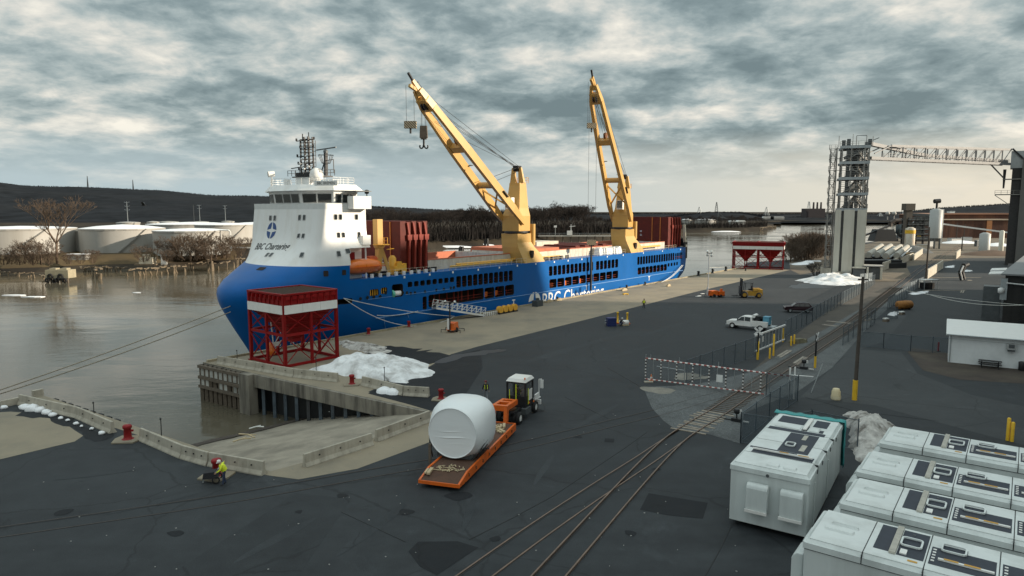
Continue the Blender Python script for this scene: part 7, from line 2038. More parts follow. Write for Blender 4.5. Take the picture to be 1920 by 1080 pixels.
# red and white striped yard gate
a, b = G(1210, 714), G(1432, 743); d = (b - a).normalized(); L_ = (b - a).length
RW = stripes('red white bands x', (.36, .10, .085), (.8, .78, .75), .28, 0); RWZ = stripes('red white bands z', (.03, .02, .02), (.8, .78, .75), .17, 2);
t = thing('yard_gate', 'long striped red and white tubular gate standing across the tracks', 'gate', a, heading(d))
GHT = 2.45
m = M(); m.tube((0, 0, GHT), (L_ + 2.4, 0, GHT - .15), .075, 8); m.build('top_tube', RW, t)
m = M(); m.tube((0, 0, .22), (L_, 0, .22), .06, 8); m.build('bottom_tube', RW, t)
for i in range(8):
 x = L_ * i / 7.2; m = M(); m.tube((x, 0, .22), (x, 0, GHT), .07, 8); m.build('striped_post', RWZ, t)
 m = M(); xx = x + L_ / 14.4; m.tube((xx, 0, .22), (xx, 0, GHT), .035, 6); m.build('bar', MATS['galvanised'], t)
 if i < 7:
  m = M(); m.flat([(x, .03, .25), (x + L_ / 7.2, .03, .25), (x + L_ / 7.2, .03, GHT), (x, .03, GHT)]); m.build('mesh_panel', wire_mesh('gate link', (.35, .38, .40), .12), t)
m = M(); m.tube((1.2, .1, 1.7), (4.2, .1, 1.6), .04, 6); m.build('latch_bar', MATS['galvanised'], t)
boxes(t, 'sign_plate', MATS['white paint'], [((L_ * .645, -.09, 1.25), (.62, .03, .75))])
for x in (0, .55, 3.6, 7.6):
 m = M(); m.tube((x, 0, GHT), (x, 0, GHT + .45), .035, 5); m.build('spike', MATS['galvanised'], t)
m = M(); m.tube((L_ + 2.3, 0, 0), (L_ + 2.3, 0, 3.1), .08, 8); m.tube((L_ + 2.7, .2, 0), (L_ + 2.7, .2, 3.2), .07, 8); m.tube((L_ + 2.3, 0, 2.4), (L_ + 4.3, .4, 2.4), .05, 6); m.build('hinge_post', MATS['white paint'], t)
def cone(p, label):
 t = thing('traffic_cone', label, 'traffic cone', p); m = M(); m.lathe([(.17, .04), (.12, .35), (.05, .72)], 12); m.build('cone_body', MATS['boat orange'], t); boxes(t, 'cone_base', MATS['boat orange'], [((0, 0, .02), (.42, .42, .04))]); m = M(); m.lathe([(.137, .28), (.105, .45)], 12, caps=False); m.build('band', MATS['band white'], t)
cone(G(1221, 714), 'faded orange traffic cone at the left foot of the striped gate')
p = G(1216, 717); t = thing('gate_weight', 'flat pale weight at the left foot of the striped gate', 'weight', p); boxes(t, 'block_body', MATS['barrier concrete'], [((0, 0, .06), (.9, .4, .12))])
# rail switch stands
for px, py, lb_ in ((1381, 790, 'black and white switch stand beside the pale sleepers'), (1507, 692, 'small white and black switch stand beside the far crossing sign')):
 p = G(px, py); t = thing('switch_stand', lb_, 'switch stand', p, heading(G(1399, 737) - G(1302, 800)))
 boxes(t, 'stand_base', MATS['black steel'], [((0, 0, .15), (.5, .8, .3)), ((0, .9, .06), (.18, 1.6, .1))]); m = M(); m.tube((0, 0, .2), (0, 0, .95), .06, 8); m.lathe([(.2, .7), (.26, .8), (.26, 1.05), (.2, 1.1)], 10); m.build('lamp_body', MATS['black steel'], t); boxes(t, 'target', MATS['white paint'], [((.02, -.28, .9), (.04, .3, .35)), ((0, -.8, .1), (.12, .5, .1))])
# yellow bollards
for px, yb, yt, lb_ in ((1421, 674, 639, 'yellow bollard at the near end of the white sliding gate'), (1450, 667, 626, 'tall yellow bollard in front of the sliding gate middle'), (1443, 672, 652, 'short yellow bollard left of the tall one at the gate'), (1468, 641, 615, 'yellow bollard at the far end of the white sliding gate'), (1483, 648, 630, 'yellow bollard beside the concrete lumps, left of two'), (1489, 645, 627, 'yellow bollard beside the concrete lumps, right of two'),
      (1889, 826, 783, 'tall yellow bollard behind the container row, left of two'), (1897, 828, 791, 'yellow bollard behind the container row, right of two')):
 p = G(px, yb); h = AT(px, yt, p.y).z; m = M(); r = .11 if px < 1800 else .13; m.lathe([(r, -.02), (r, h - .08), (r * .7, h - .02), (.02, h)], 12); o = m.build('yellow_bollard', MATS['yellow paint'], None, p); tag(o, lb_, 'bollard', 'yellow guard bollards')
p = G(1497, 643); t = thing('rubble_block', 'broken mossy concrete lumps beside the yellow bollards', 'rubble', p, .3); boxes(t, 'lump', mat('mossy concrete', (.17, .155, .10), .95, var=.35), [((0, 0, .3), (1.6, .9, .6), .2, (.8, .8)), ((1.1, .2, .22), (.9, .7, .45), .6, (.7, .8)), ((-1.0, .1, .18), (.8, .6, .36), -.4, (.8, .7))])
# crossing signs
for (px, yb, yt, yo, lb_) in ((1420, 674, 617, 640, 'railway crossing sign seen from behind at the sliding gate'), (1528, 690, 627, 668, 'railway crossing sign with yellow foot right of the tracks')):
 p = G(px, yb); h = AT(px, yt, p.y).z
 t = thing('crossing_sign', lb_, 'crossing sign', p, -.35 if px < 1500 else .9, 'railway crossing signs')
 zf = AT(px, yo, p.y).z if px > 1500 else .9
 m = M(); m.tube((0, 0, 0), (0, 0, zf), .13, 10); m.build('foot_guard', MATS['yellow paint'], t); m = M(); m.tube((0, 0, zf), (0, 0, h), .10, 8); m.build('post', MATS['black steel'], t)
 zc = h - .25
 for a_ in (.75, -.75):
  m = M(); m.bar((-.62 * math.cos(a_), -.13, zc - .62 * math.sin(a_)), (.62 * math.cos(a_), -.13, zc + .62 * math.sin(a_)), .03, .22, up=(0, 0, 1)); m.build('cross_board', MATS['white paint'], t)
# ================================================================== POLES, BARREL
def upole(px, yb, ytop, dist_off, label, foot=False, arms=0, lean=(0, 0), r=.19):
 p = G(px, yb); h = AT(px, ytop, p.y).z
 t = thing('utility_pole', label, 'utility pole', p, 0, 'timber utility poles')
 m = M(); m.tube((0, 0, -.2), (lean[0], lean[1], h), r, 10, r * .7); m.build('pole', MATS['pole timber'], t)
 if foot: m = M(); m.lathe([(.23, 0), (.23, 1.95)], 14, caps=True); m.build('foot_guard', MATS['yellow paint'], t)
 for k in range(arms):
  m = M(); m.bar((lean[0] - 1.1, 0, h - .5 - k), (lean[0] + 1.1, 0, h - .5 - k), .12); m.build('crossarm', MATS['pole timber'], t)
 return t, p, h
up1, pp1, hp1 = upole(1602, 750, 519, 0, 'near dark timber utility pole with yellow foot by the pale barrel', True, lean=(.15, 0))
boxes(up1, 'crosspiece', MATS['pole timber'], [((.15, 0, hp1 - .25), (.9, .12, .14))])
upole(1736, 526, 426, 0, 'dark timber utility pole at the end of the long concrete wall', r=.24)
upole(1803, 470, 443, 0, 'short dark pole stub beside the far tracks', r=.28)
for px, yb, yt, lb_ in ((1793, 452, 418, 'pale cross-armed pole in front of the rusty warehouse, left'), (1807, 450, 420, 'pale cross-armed pole in front of the rusty warehouse, right')):
 t, p, h = upole(px, yb, yt, 0, lb_, arms=2, r=.22)
# wires slung from beyond the right edge
for y0, y1, lb_ in (((1628, 541), (1925, 566), 'upper pale cable slung across the service road'), ((1735, 551), (1925, 572), 'lower pale cable slung across the service road')) if False else ():
 pass
def cable(p, q, sag, r, label):
 o = rope(p, q, sag, r, label, 'overhead cables', 16); o.name = 'overhead_cable'; o['category'] = 'cable'
cable(AT(1700, 545, 118), AT(1935, 573, 100), .3, .04, 'upper pale cable crossing the service road'); cable(AT(1738, 551, 118), AT(1935, 571, 96), .8, .045, 'lower pale cable crossing the service road')
p = G(1567, 749); t = thing('plastic_barrel', 'pale yellow plastic barrel standing left of the utility pole', 'barrel', p)
m = M(); m.lathe([(.40, 0), (.43, .08), (.43, .42), (.40, .48), (.40, .82), (.34, .9), (.31, 1.05), (.27, 1.08)], 18); m.build('barrel_body', mat('barrel cream', (.66, .56, .35), .5, var=.06), t); m = M(); m.lathe([(.445, .1), (.445, .36)], 18, caps=False); m.build('label_band', mat('barrel pale', (.75, .66, .45), .5), t)
p = G(1521, 736); t = thing('leaning_rod', 'thin leaning metal rod near the barrel', 'rod', p); m = M(); m.tube((0, 0, 0), (1.1, .2, 2.9), .035, 6); m.build('rod', MATS['galvanised'], t)

# ================================================================== GRAIN TOWER
DK = MATS['dark galvanised']
TWH = mat('cladding cream', (.60, .58, .50), .5, var=.05, scale=.3, dirt=(.42, .39, .32), dscale=.4, damt=.5, streak=True)
TB = G(1560, 521); TR = G(1618, 523)
td = (TR - TB); TWD = td.length; td.normalize()
tower = thing('grain_tower', 'tall grain handling tower with white clad base and open steel frame above', 'tower', TB, heading(td))
Dp = 9.0
ztop_c = AT(1590, 393, TB.y).z; ztop_f = AT(1590, 276, TB.y).z
for i, (f0, f1) in enumerate(((.0, .19), (.28, .62), (.71, 1.0))):
 m = M(); m.b2((TWD * f0, 0, .1), (TWD * f1, .6, ztop_c)); m.build('cladding_panel', TWH, tower)
m = M(); m.b2((.2, .5, 0), (TWD - .2, Dp, ztop_c - .2)); m.build('core', mat('core grey', (.075, .075, .075), .8, var=.3), tower)
for i in range(4):
 m = M(); m.b2((TWD - .18, .9 + i * 2.0, .1), (TWD + .12 , 2.6 + i * 2.0, ztop_c - .1)); m.build('side_cladding', TWH, tower)
FR = mat('tower steel', (.27, .26, .24), .5, metal=.3, var=.3, scale=1.5)
lv = [ztop_c + (ztop_f - ztop_c) * k / 4 for k in range(5)]
x0, x1 = .9, TWD - .2
m = M()
for x in (x0, x0 + 2.2, x1 - 1.0, x1):
 for y in (.4, Dp - .4): m.bar((x, y, ztop_c), (x, y, ztop_f), .34)
m.build('column', FR, tower)
for k, z in enumerate(lv):
 m = M()
 for y in (.3, Dp - .3): m.bar((x0 - .6, y, z), (x1 + .3, y, z), .3, .7)
 for x in (x0, x1): m.bar((x, .3, z), (x, Dp - .3, z), .3, .6)
 m.build('floor_beam', MATS['galvanised'], tower)
 m = M(); m.b2((x0, .5, z + .36), (x1, Dp - .5, z + .44)); m.build('deck', DK, tower)
 m = M(); rail_run(m, [(x0 - .6, .2, z + .35), (x1 + .3, .2, z + .35), (x1 + .3, Dp, z + .35)], 1.1, 1.3, .045, 2); m.build('guard_rail', FR, tower)
for k in range(4):
 z0, z1 = lv[k], lv[k + 1]
 m = M(); m.bar((x0, .3, z0), (x1, .3, z1), .18) if k % 2 else m.bar((x0, .3, z1), (x1, .3, z0), .18)
 m.bar((x0, Dp - .4, z0), (x1, Dp - .4, z1), .18); m.bar((x1, .4, z0), (x1, Dp - .4, z1), .18); m.build('diagonal', FR, tower)
# machinery: chutes, hoppers, ducts
m = M(); m.lathe([(1.9, lv[3] - 0.2), (1.9, lv[3] - 1.0), (.5, lv[3] - 3.2)], 10, (5.2, 4, 0)); m.build('surge_bin', DK, tower)
m = M(); m.bar((3.0, 2, lv[2] + 1.2), (7.2, 3, lv[2] + 3.0), 1.2, 1.3); m.build('screen_box', DK, tower)
m = M(); m.path([(3.0, 1.6, lv[1] + .6), (5.0, 1.4, lv[1] + 1.6), (6.6, 1.8, lv[1] + 3.2)], .35, 8); m.path([(3.6, 3, lv[2]), (3.6, 3, lv[2] + 3.6), (5.6, 3, lv[2] + 4.0), (6.2, 3, lv[2] + 2)], .25, 8); m.path([(2.4, 1.4, lv[3] + .4), (3.4, 1.4, lv[3] + 3.2)], .4, 8); m.path([(2.2, 2, lv[0]), (4.6, 2.2, lv[1] - .4)], .35, 8); m.path([(7.4, 2, lv[0] + .3), (4.4, 2.2, lv[1] - .6)], .3, 8); m.build('chute', FR, tower)
m = M(); m.bar((2.4, 1.2, ztop_c), (2.4, 1.2, ztop_f + .6), .9, .7); m.build('bucket_elevator', DK, tower)
m = M(); m.bar((1.4, 1.0, lv[3] + 1.2), (6.5, 1.4, lv[4] - .2), .7, .8); m.build('chute', DK, tower)
m = M()
for x, h in ((1.2, 1.6), (2.4, 1.9), (7.4, 1.7)): m.box((x, 2, ztop_f + h / 2 + .3), (.9, 1.0, h))
m.tube((4.2, 2, ztop_f + .3), (4.2, 2, ztop_f + 3.0), .08); m.tube((6.6, 2, ztop_f + .3), (6.6, 2, ztop_f + 3.0), .08); m.tube((4.2, 2, ztop_f + 3.0), (6.6, 2, ztop_f + 3.0), .08); m.tube((0, 1, ztop_f), (0, 1, ztop_f + 3), .07); m.tube((3.3, 1, ztop_f), (3.3, 1, ztop_f + 3.4), .06); m.tube((8.0, 1, ztop_f), (8.0, 1, ztop_f + 2.6), .07); m.tube((8.0, 1, ztop_f + 1.6), (9.4, 1, ztop_f + 2.2), .09); m.build('head_machinery', DK, tower)
# zigzag stair tower on the river side
nfl = 12
for k in range(nfl):
 z0, z1 = ztop_f * k / nfl, ztop_f * (k + 1) / nfl
 up_dir = k % 2
 m = M(); ya, yb = (1.0, 5.0) if up_dir else (5.0, 1.0)
 for x in (-1.7, -.7): m.bar((x, ya, z0), (x, yb, z1), .2, .4); m.bar((x, ya, z0 + 1), (x, yb, z1 + 1), .1); m.bar((x, ya, z0 + .5), (x, yb, z1 + .5), .08)
 m.bar((-1.9, ya, z0), (-.4, ya, z1), .12); m.bar((-2.2, .4, z1 - .1), (-1.7, .4, z1 - 2.6), .14)
 for j in range(6): f = j / 6; m.box((-1.2, ya + (yb - ya) * f, z0 + (z1 - z0) * f), (1.0, .3, .06))
 m.build('stair_flight', FR, tower)
 m = M(); m.b2((-2.1, yb - .9 if up_dir else yb - .3, z1 - .06), (.9, yb + .3 if up_dir else yb + .9, z1 + .02)); yy_ = yb
 rail_run(m, [(-2.1, yy_ - .5, z1), (-2.1, yy_ + .5, z1), (-.2, yy_ + .5, z1)], 1.1, 1.0, .045, 2); m.bar((-2.1, yy_, z1 - .1), (-.8, yy_, z1 - 2.0), .14); m.build('landing', FR, tower)
for y in (.6, 5.4):
 m = M(); m.bar((-.3, y, 0), (-.3, y, ztop_f), .2); m.bar((-1.8, y, 0), (-1.8, y, ztop_f * .98), .14); m.build('stair_post', FR, tower)
for k in range(4):
 z0, z1 = lv[k], lv[k + 1]; zm = (z0 + z1) / 2
 m = M(); m.bar((x0, .3, zm), (x1, .3, zm), .14); rail_run(m, [(x0, .25, zm), (x1, .25, zm)], 1.0, 1.1, .05, 2); m.bar((x1, .4, z1), (x1, Dp - .4, z0), .16); m.bar((x0, .4, z0), (x0, Dp - .4, z1), .16); m.bar((x0, .4, z1), (x0, Dp - .4, z0), .16); m.build('mid_rail', FR, tower)
 m = M(); m.bar((x0 + 1.2 + k * .7, 3.4, z0 + .4), (x1 - 2 - .3 * k, 5, z1 - .8), .9, 1.1); m.tube((x1 - 2.2, 3.2, z0 + .5), (x1 - 2.2, 3.2, z1 - .5), .55, 10); m.box((x0 + 2.6, 5, z0 + 1.3), (1.8, 2, 1.8)); m.build('machine_unit', DK, tower)
 m = M(); m.path([(x0 + 4, 1.2, z0 + .4), (x0 + 4.6, 1.2, z0 + 2.2), (x0 + 3.2, 1.4, z1 - .5)], .22, 7); m.path([(x1 - 1.0, .8, z0 + .5), (x1 - 2.4, 1.0, z0 + 2.6), (x1 - 2.4, 1.0, z1)], .2, 7); m.build('pipe_run', FR, tower)
# base: dock openings
boxes(tower, 'base_wall', MATS['barrier concrete'], [((-1.6, 1.4, 1.3), (2.6, 2.4, 2.6)), ((TWD * .24, -.4, .9), (1.4, .5, 1.8))])
m = M(); m.path([(TWD * .36, -.5, 0), (TWD * .36, -.5, 1.7), (TWD * .60, -.5, 1.7), (TWD * .60, -.5, 0)], .12); m.build('guard_frame', FR, tower)
boxes(tower, 'shed_wall', TWH, [((TWD + 4.2, 2.2, 1.7), (.5, 5, 3.4)), ((TWD + .9, -.6, 1.6), (.4, 2, 3.2)), ((TWD * .85, -.5, 3.0), (3.2, 1.2, .3))]); boxes(tower, 'shed', DK, [((TWD + 2.2, 2.4, 1.5), (3.4, 4.4, 3.0)), ((TWD * .85, -.2, 1.4), (2.8, .8, 2.6))])
boxes(tower, 'shed_roof', mat('roof grey', (.30, .30, .29), .7), [((TWD + 2.2, 2.2, 3.45), (5.0, 5.2, .25))])
# ---- elevator building at the right edge
eb = thing('grain_elevator', 'huge dark grey grain elevator building rising past the top right edge', 'building', AT(1884, 492, 226).xy.to_3d(), -R(36))
eb.location.z = 0
zt = AT(1884, 283, 226).z
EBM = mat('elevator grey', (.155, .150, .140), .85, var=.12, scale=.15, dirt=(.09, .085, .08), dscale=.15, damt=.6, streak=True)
m = M(); m.b2((2.6, 0, -.2), (60, 26, zt - 2.5)); m.build('wall', EBM, eb)
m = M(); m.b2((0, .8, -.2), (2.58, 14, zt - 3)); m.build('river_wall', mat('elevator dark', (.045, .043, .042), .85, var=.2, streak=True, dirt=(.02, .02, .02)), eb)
m = M(); m.b2((-.6, .6, zt - 5.5), (14, 10, zt)); m.build('head_house', mat('head house grey', (.38, .40, .40), .6, var=.08), eb)
m = M(); m.bar((-.4, .5, zt + .8), (3.4, .5, zt - 3.4), .5); m.build('head_brace', MATS['black steel'], eb)
m = M(); m.bar((-2.0, 2, zt - 5.8), (-2.0, 2, zt - 12), .9, .9, w2=.5, h2=.5); m.build('spout', MATS['black steel'], eb)
m = M(); m.b2((-4.2, .4, zt - 14.2), (2.6, 3.2, zt - 13.9)); rail_run(m, [(-4.2, .4, zt - 13.9), (2.5, .4, zt - 13.9)], 1.2, 1.5, .05, 2); m.bar((-4.2, .5, zt - 14.2), (0, .5, zt - 17.5), .2); m.build('balcony', FR, eb)
m = M(); m.b2((-2.4, .4, zt - 9.2), (3, 3.2, zt - 8.9)); m.build('balcony', FR, eb)
CVM = mat('conveyor steel', (.175, .18, .185), .55, metal=.2, var=.25)
# ---- conveyor gallery
cA, cB = AT(1631, 297, TB.y + 2.5), AT(1886, 308, 228)
zc0, zc1 = AT(1655, 274, TB.y + 4).z, AT(1886, 281, 228).z
cv = thing('conveyor_gallery', 'long steel truss conveyor bridging from the grain tower to the elevator building', 'conveyor', cA)
cd_ = Vector((cB.x - cA.x, cB.y - cA.y, 0)); CL = cd_.length; cd_.normalize(); cn = Vector((-cd_.y, cd_.x, 0))
def CP_(f, s_, top): return cd_ * (CL * f) + cn * s_ + Vector((0, 0, (cB.z - cA.z) * f + (zc0 - cA.z + (zc1 - cB.z - zc0 + cA.z) * f if top else 0)))
for s_ in (-1.2, 1.2):
 m = M(); m.bar(CP_(-.02, s_, False), CP_(1, s_, False), .5, .8); m.build('bottom_chord', CVM, cv)
 m = M(); m.bar(CP_(.10, s_, True), CP_(1, s_, True), .4, .6); m.bar(CP_(.0, s_, False) + Vector((0, 0, 1.2)), CP_(.10, s_, True), .25); m.build('top_chord', CVM, cv)
 n = 12
 for i in range(n):
  f0, f1 = .10 + .9 * i / n, .10 + .9 * (i + 1) / n
  m = M(); m.bar(CP_(f0, s_, False), CP_(f0, s_, True), .24); m.build('truss_post', CVM, cv)
  m = M(); m.bar(CP_(f0, s_, False), CP_(f1, s_, True), .18); m.build('truss_diagonal', CVM, cv)
m = M(); m.bar(CP_(-.02, 0, False) + Vector((0, 0, 3.9)), CP_(.35, 0, False) + Vector((0, 0, 1.5)), 1.2, .9); m.bar(CP_(.35, 0, False) + Vector((0, 0, 1.5)), CP_(1, 0, False) + Vector((0, 0, .9)), 1.2, .8); m.build('belt_housing', CVM, cv)
m = M(); m.bar(CP_(.86, 0, False), CP_(.99, 0, False) - Vector((0, 0, 4.5)), .3); m.build('support_strut', CVM, cv)
m = M(); rail_run(m, [CP_(.05, -1.5, False) + Vector((0, 0, .3)), CP_(.98, -1.5, False) + Vector((0, 0, .3))], 1.1, 2.2, .04, 2); m.build('guard_rail', CVM, cv)
# ---- dark annex along the service road
an_p = [G(1880, 608), AT(1878, 548, 150)]
an = thing('dark_annex', 'dark corrugated annex with grey sloping roof at the right edge', 'building', (G(1878, 608).x, G(1878, 608).y, 0), -R(36.5))
AX = mat('dark corrugated', (.030, .028, .027), .8, var=.25, scale=.8)
zr = AT(1880, 516, G(1878, 608).y).z
fx0 = 0
m = M(); m.b2((fx0, 0, -.2), (fx0 + 12, 30, zr)); m.build('wall', AX, an)
m = M(); m.add([(fx0 - .6, -.5, zr), (fx0 + 12, -.5, zr), (fx0 + 12, 62, zr + .6), (fx0 - .6 + 4, 62, zr + .6), (fx0 - .6, -.5, zr + .25), (fx0 + 12, -.5, zr + .25), (fx0 + 12, 62, zr + .9), (fx0 + 3.4, 62, zr + .9)], [(0, 3, 2, 1), (4, 5, 6, 7), (0, 1, 5, 4), (1, 2, 6, 5), (2, 3, 7, 6), (3, 0, 4, 7)], False); m.build('roof', mat('roof sheet', (.24, .245, .25), .6, var=.12, scale=.4), an)
m = M(); m.b2((fx0 + 3.6, 30.5, -.2), (fx0 + 12, 61, zr - .05)); m.build('rear_wall', AX, an)
for i in range(9):
 m = M(); x = fx0 + 1.0 + i * 1.1; m.box((x, -.05, zr / 2), (.12, .1, zr)); m.build('wall_rib', AX, an)
m = M(); m.bar((fx0 + 2, -.15, 0.5), (fx0 + 11, -.15, zr * .66), .35); m.build('stair_stringer', MATS['black steel'], an)
m = M(); m.path([(fx0 + .2, -.4, zr - 1.2), (fx0 + 6.5, -.4, zr - 1.6), (fx0 + 6.7, -.4, zr - 3)], .12); m.build('pipe', MATS['white paint'], an)
boxes(an, 'bin_tower', DK, [((fx0 - 1.6, 3, 3.0), (2.4, 3, 5.6))]); m = M(); m.lathe([(.1, -.5), (.45, -.35), (.45, .35), (.1, .5)], 12, (fx0 - .4, -.3, 5.4)); m.build('lamp_globe', MATS['white paint'], an)
boxes(an, 'corner_trim', MATS['galvanised'], [((fx0 - .1, -.1, zr - 2.2), (.9, .3, 3.4))])
for y0, lb_ in ((30, 0), (21, 1)):
 m = M(); m.add([(fx0 - 2.8, y0, zr - 1.5), (fx0 + 3.3, y0, zr - 1.0), (fx0 + 3.3, y0 + 4, zr - .8), (fx0 - 2.6, y0 + 4, zr - 1.3)], [(0, 1, 2, 3)], False)
 o = m.build('awning', MATS['white paint'], an); sd = o.modifiers.new('s', 'SOLIDIFY'); sd.thickness = .2
# ---- added block off frame, south of the annex, sized to shade yard and hull
wh = thing('shade_block', 'tall grey unseen block added beyond the right edge to shade the yard', 'building', (0, 0, 0), 0)
m = M(); m.prism([(64, 8), (140, 8), (165, 122), (106, 122), (74, 82)], -.2, 44); m.build('wall', EBM, wh)
m = M(); m.prism([(63.5, 7), (141, 7), (166, 123), (105.5, 123), (73.5, 82.5)], 44.01, 45); m.build('roof', MATS['roof sheet'], wh)

# ================================================================== WHITE HUT
hA, hB = G(1777, 679), G(1900, 688)
hd_ = Vector((.845, -.535, 0)); HL = 13.0
hut = thing('white_hut', 'low white office hut with snow-pale sloping roof by the service road', 'hut', hA, heading(hd_))
HW = mat('hut white', (.78, .81, .82), .6, var=.04, dirt=(.45, .45, .44), damt=.3)
zh = AT(1777, 626, hA.y).z
m = M(); m.b2((0, 0, 0), (HL, 5.5, zh)); m.build('wall', HW, hut)
RFM = mat('hut roof', (.80, .80, .78), .6, var=.03)
m = M(); m.add([(-.35, -.6, zh - .1), (HL + .3, -.6, zh - .1), (HL + .3, 6.0, zh + .75), (-.35, 6.0, zh + .75), (-.35, -.6, zh + .1), (HL + .3, -.6, zh + .1), (HL + .3, 6.0, zh + 1.0), (-.35, 6.0, zh + 1.0)], [(0, 3, 2, 1), (4, 5, 6, 7), (0, 1, 5, 4), (1, 2, 6, 5), (2, 3, 7, 6), (3, 0, 4, 7)], False); m.build('roof', RFM, hut)
m = M(); m.tube((-.3, -.66, zh + .02), (HL, -.66, zh + .02), .07, 8); m.tube((.15, -.1, 0), (.15, -.1, zh), .05, 8); m.build('gutter', MATS['galvanised'], hut)
boxes(hut, 'air_conditioner', mat('ac grey', (.38, .39, .39), .5), [((6.0, -.25, zh - .85), (.85, .5, .72))]); boxes(hut, 'ac_grille', MATS['dark galvanised'], [((6.0, -.52, zh - .78), (.55, .03, .42))]); boxes(hut, 'ac_bracket', MATS['dark galvanised'], [((6.0, -.25, zh - 1.35), (.7, .4, .15))])
boxes(hut, 'cladding_seam', mat('ac grey', (.38, .39, .39), .5), [((HL / 2, -.012, zh - .55), (HL, .02, .03))])
bp = hA + hd_ * 3.6 + Vector((0, -.9, 0))
t = thing('picnic_bench', 'dark picnic bench against the white hut wall', 'bench', bp, heading(hd_));
for y, z, w in ((0, .78, .7),): boxes(t, 'table_top', MATS['black steel'], [((0, y, z), (2.2, w, .06))])
for y in (-.65, .65): boxes(t, 'seat', MATS['black steel'], [((0, y, .46), (2.2, .28, .06))])
for x in (-.8, .8): m = M(); m.bar((x, -.75, 0), (x, .2, .76), .08); m.bar((x, .75, 0), (x, -.2, .76), .08); m.bar((x, -.7, .42), (x, .7, .42), .08); m.build('leg', MATS['black steel'], t)
t = thing('waste_drum', 'dark waste drum beside the white hut near the right edge', 'drum', hA + hd_ * 6.7 + Vector((0, -.7, 0))); m = M(); m.lathe([(.33, 0), (.36, .05), (.34, .5), (.36, .95), (.3, 1.0)], 14); m.build('drum_body', MATS['black steel'], t); boxes(t, 'lid', MATS['dark galvanised'], [((.4, 0, .5), (.3, .3, .9))])
t = thing('red_marker', 'thin red marker post by the wire fence near the hut', 'marker post', G(1759, 659)); boxes(t, 'post', MATS['red paint'], [((0, 0, .6), (.14, .14, 1.2))]); boxes(t, 'foot', MATS['black steel'], [((0, 0, .04), (.4, .4, .08))])
# orange tank, rack, pipe elbow, planks on the service road
t = thing('orange_tank', 'rusty orange cylindrical tank lying by the service road', 'tank', G(1695, 580), .25); m = M(); m.lathe([(.3, -1.5), (.75, -1.35), (.8, 0), (.75, 1.35), (.3, 1.5)], 16, (0, 0, .85), axis='x'); m.build('tank_body', mat('rust orange', (.33, .14, .03), .7, var=.3), t); boxes(t, 'cradle', MATS['black steel'], [((-.8, 0, .12), (.2, 1.2, .24)), ((.8, 0, .12), (.2, 1.2, .24))])
t = thing('covered_rack', 'small grey topped open rack at the fence end', 'rack', G(1739, 542), .2); boxes(t, 'roof', MATS['galvanised'], [((0, 0, 2.2), (4.0, 2.4, .12))]); boxes(t, 'stored_crate', MATS['black steel'], [((0, .2, .8), (2.6, 1.6, 1.4))])
for x, y in ((-1.8, -1), (1.8, -1), (-1.8, 1), (1.8, 1)): m = M(); m.bar((x, y, 0), (x, y, 2.2), .12); m.build('post', MATS['galvanised'], t)
t = thing('pipe_elbow', 'curved dark pipe section with white rim standing on the service road', 'pipe', G(1805, 526), .3); m = M(); m.path([(0, 0, .3), (-.8, 0, 2.2), (.0, 0, 3.8), (1.2, 0, 4.2)], .7, 10); m.build('elbow', MATS['black steel'], t); m = M(); m.path([(-.7, -.5, .2), (-1.5, -.5, 2.2), (-.7, -.5, 3.9)], .18, 6); m.build('rim', MATS['white paint'], t)
for px, py, w, rz_, lb_ in ((1805, 547, 6.5, .95, 'pair of long pale planks lying on the service road'), (1817, 526, 1.6, .3, 'short pale plank by the curved pipe'), (1790, 521, 14, .0, 'long thin pale kerb plank across the service road'), (1770, 545, 10, .02, 'thin white kerb line plank near the fence end'), (1629, 660 - 60, 3, .8, 'grey plank by the track fence')):
 p = G(px, py); t = thing('loose_plank', lb_, 'plank', p, rz_); boxes(t, 'plank', mat('grey plank', (.30, .27, .23), .9), [((0, -.15, .05), (w, .24, .1)), ((.2, .25, .05), (w * .95, .24, .1))])
for px, py, lb_ in ((1660, 603, 'low heap of pale debris by the track fence'), (1690, 590, 'black pump unit with white lid by the orange tank')):
 p = G(px, py); t = thing('debris_pile', lb_, 'debris', p, .4); boxes(t, 'chunk', MATS['weathered timber'], [((0, 0, .2), (1.0, .7, .4), .3, (.7, .7)), ((.8, .3, .15), (.7, .5, .3), .9)]); boxes(t, 'lid', MATS['white cloth'], [((.1, 0, .5), (.8, .6, .15))])
# ================================================================== PLANT BEYOND THE TOWER
# long concrete walls by the track
def cwall(a, b, h, label):
 p, q = G(*a), G(*b); t = thing('concrete_wall', label, 'wall', p, heading(q - p), 'concrete wall panels by the track'); L_ = (q - p).length; n = max(1, int(L_ / 5))
 for i in range(n): m = M(); m.box((L_ * (i + .5) / n, 0, h / 2), (L_ / n - .06, .35, h)); m.build('wall_panel', mat('pale wall concrete', (.52, .48, .40), .8, var=.08, dirt=(.3, .27, .22), damt=.5), t)
cwall((1738, 523), (1767, 503), 2.5, 'long pale concrete wall right of the far track'); cwall((1792, 486), (1800, 479), 2.6, 'short pale concrete wall farther along the track')
cwall((1655, 507), (1690, 494), 2.4, 'concrete wall left of the far track below the pipe racks'); cwall((1690, 494), (1712, 485), 2.2, 'concrete wall left of the track, middle run'); cwall((1712, 489), (1729, 476), 2.2, 'pale concrete wall left of the track, farthest run')
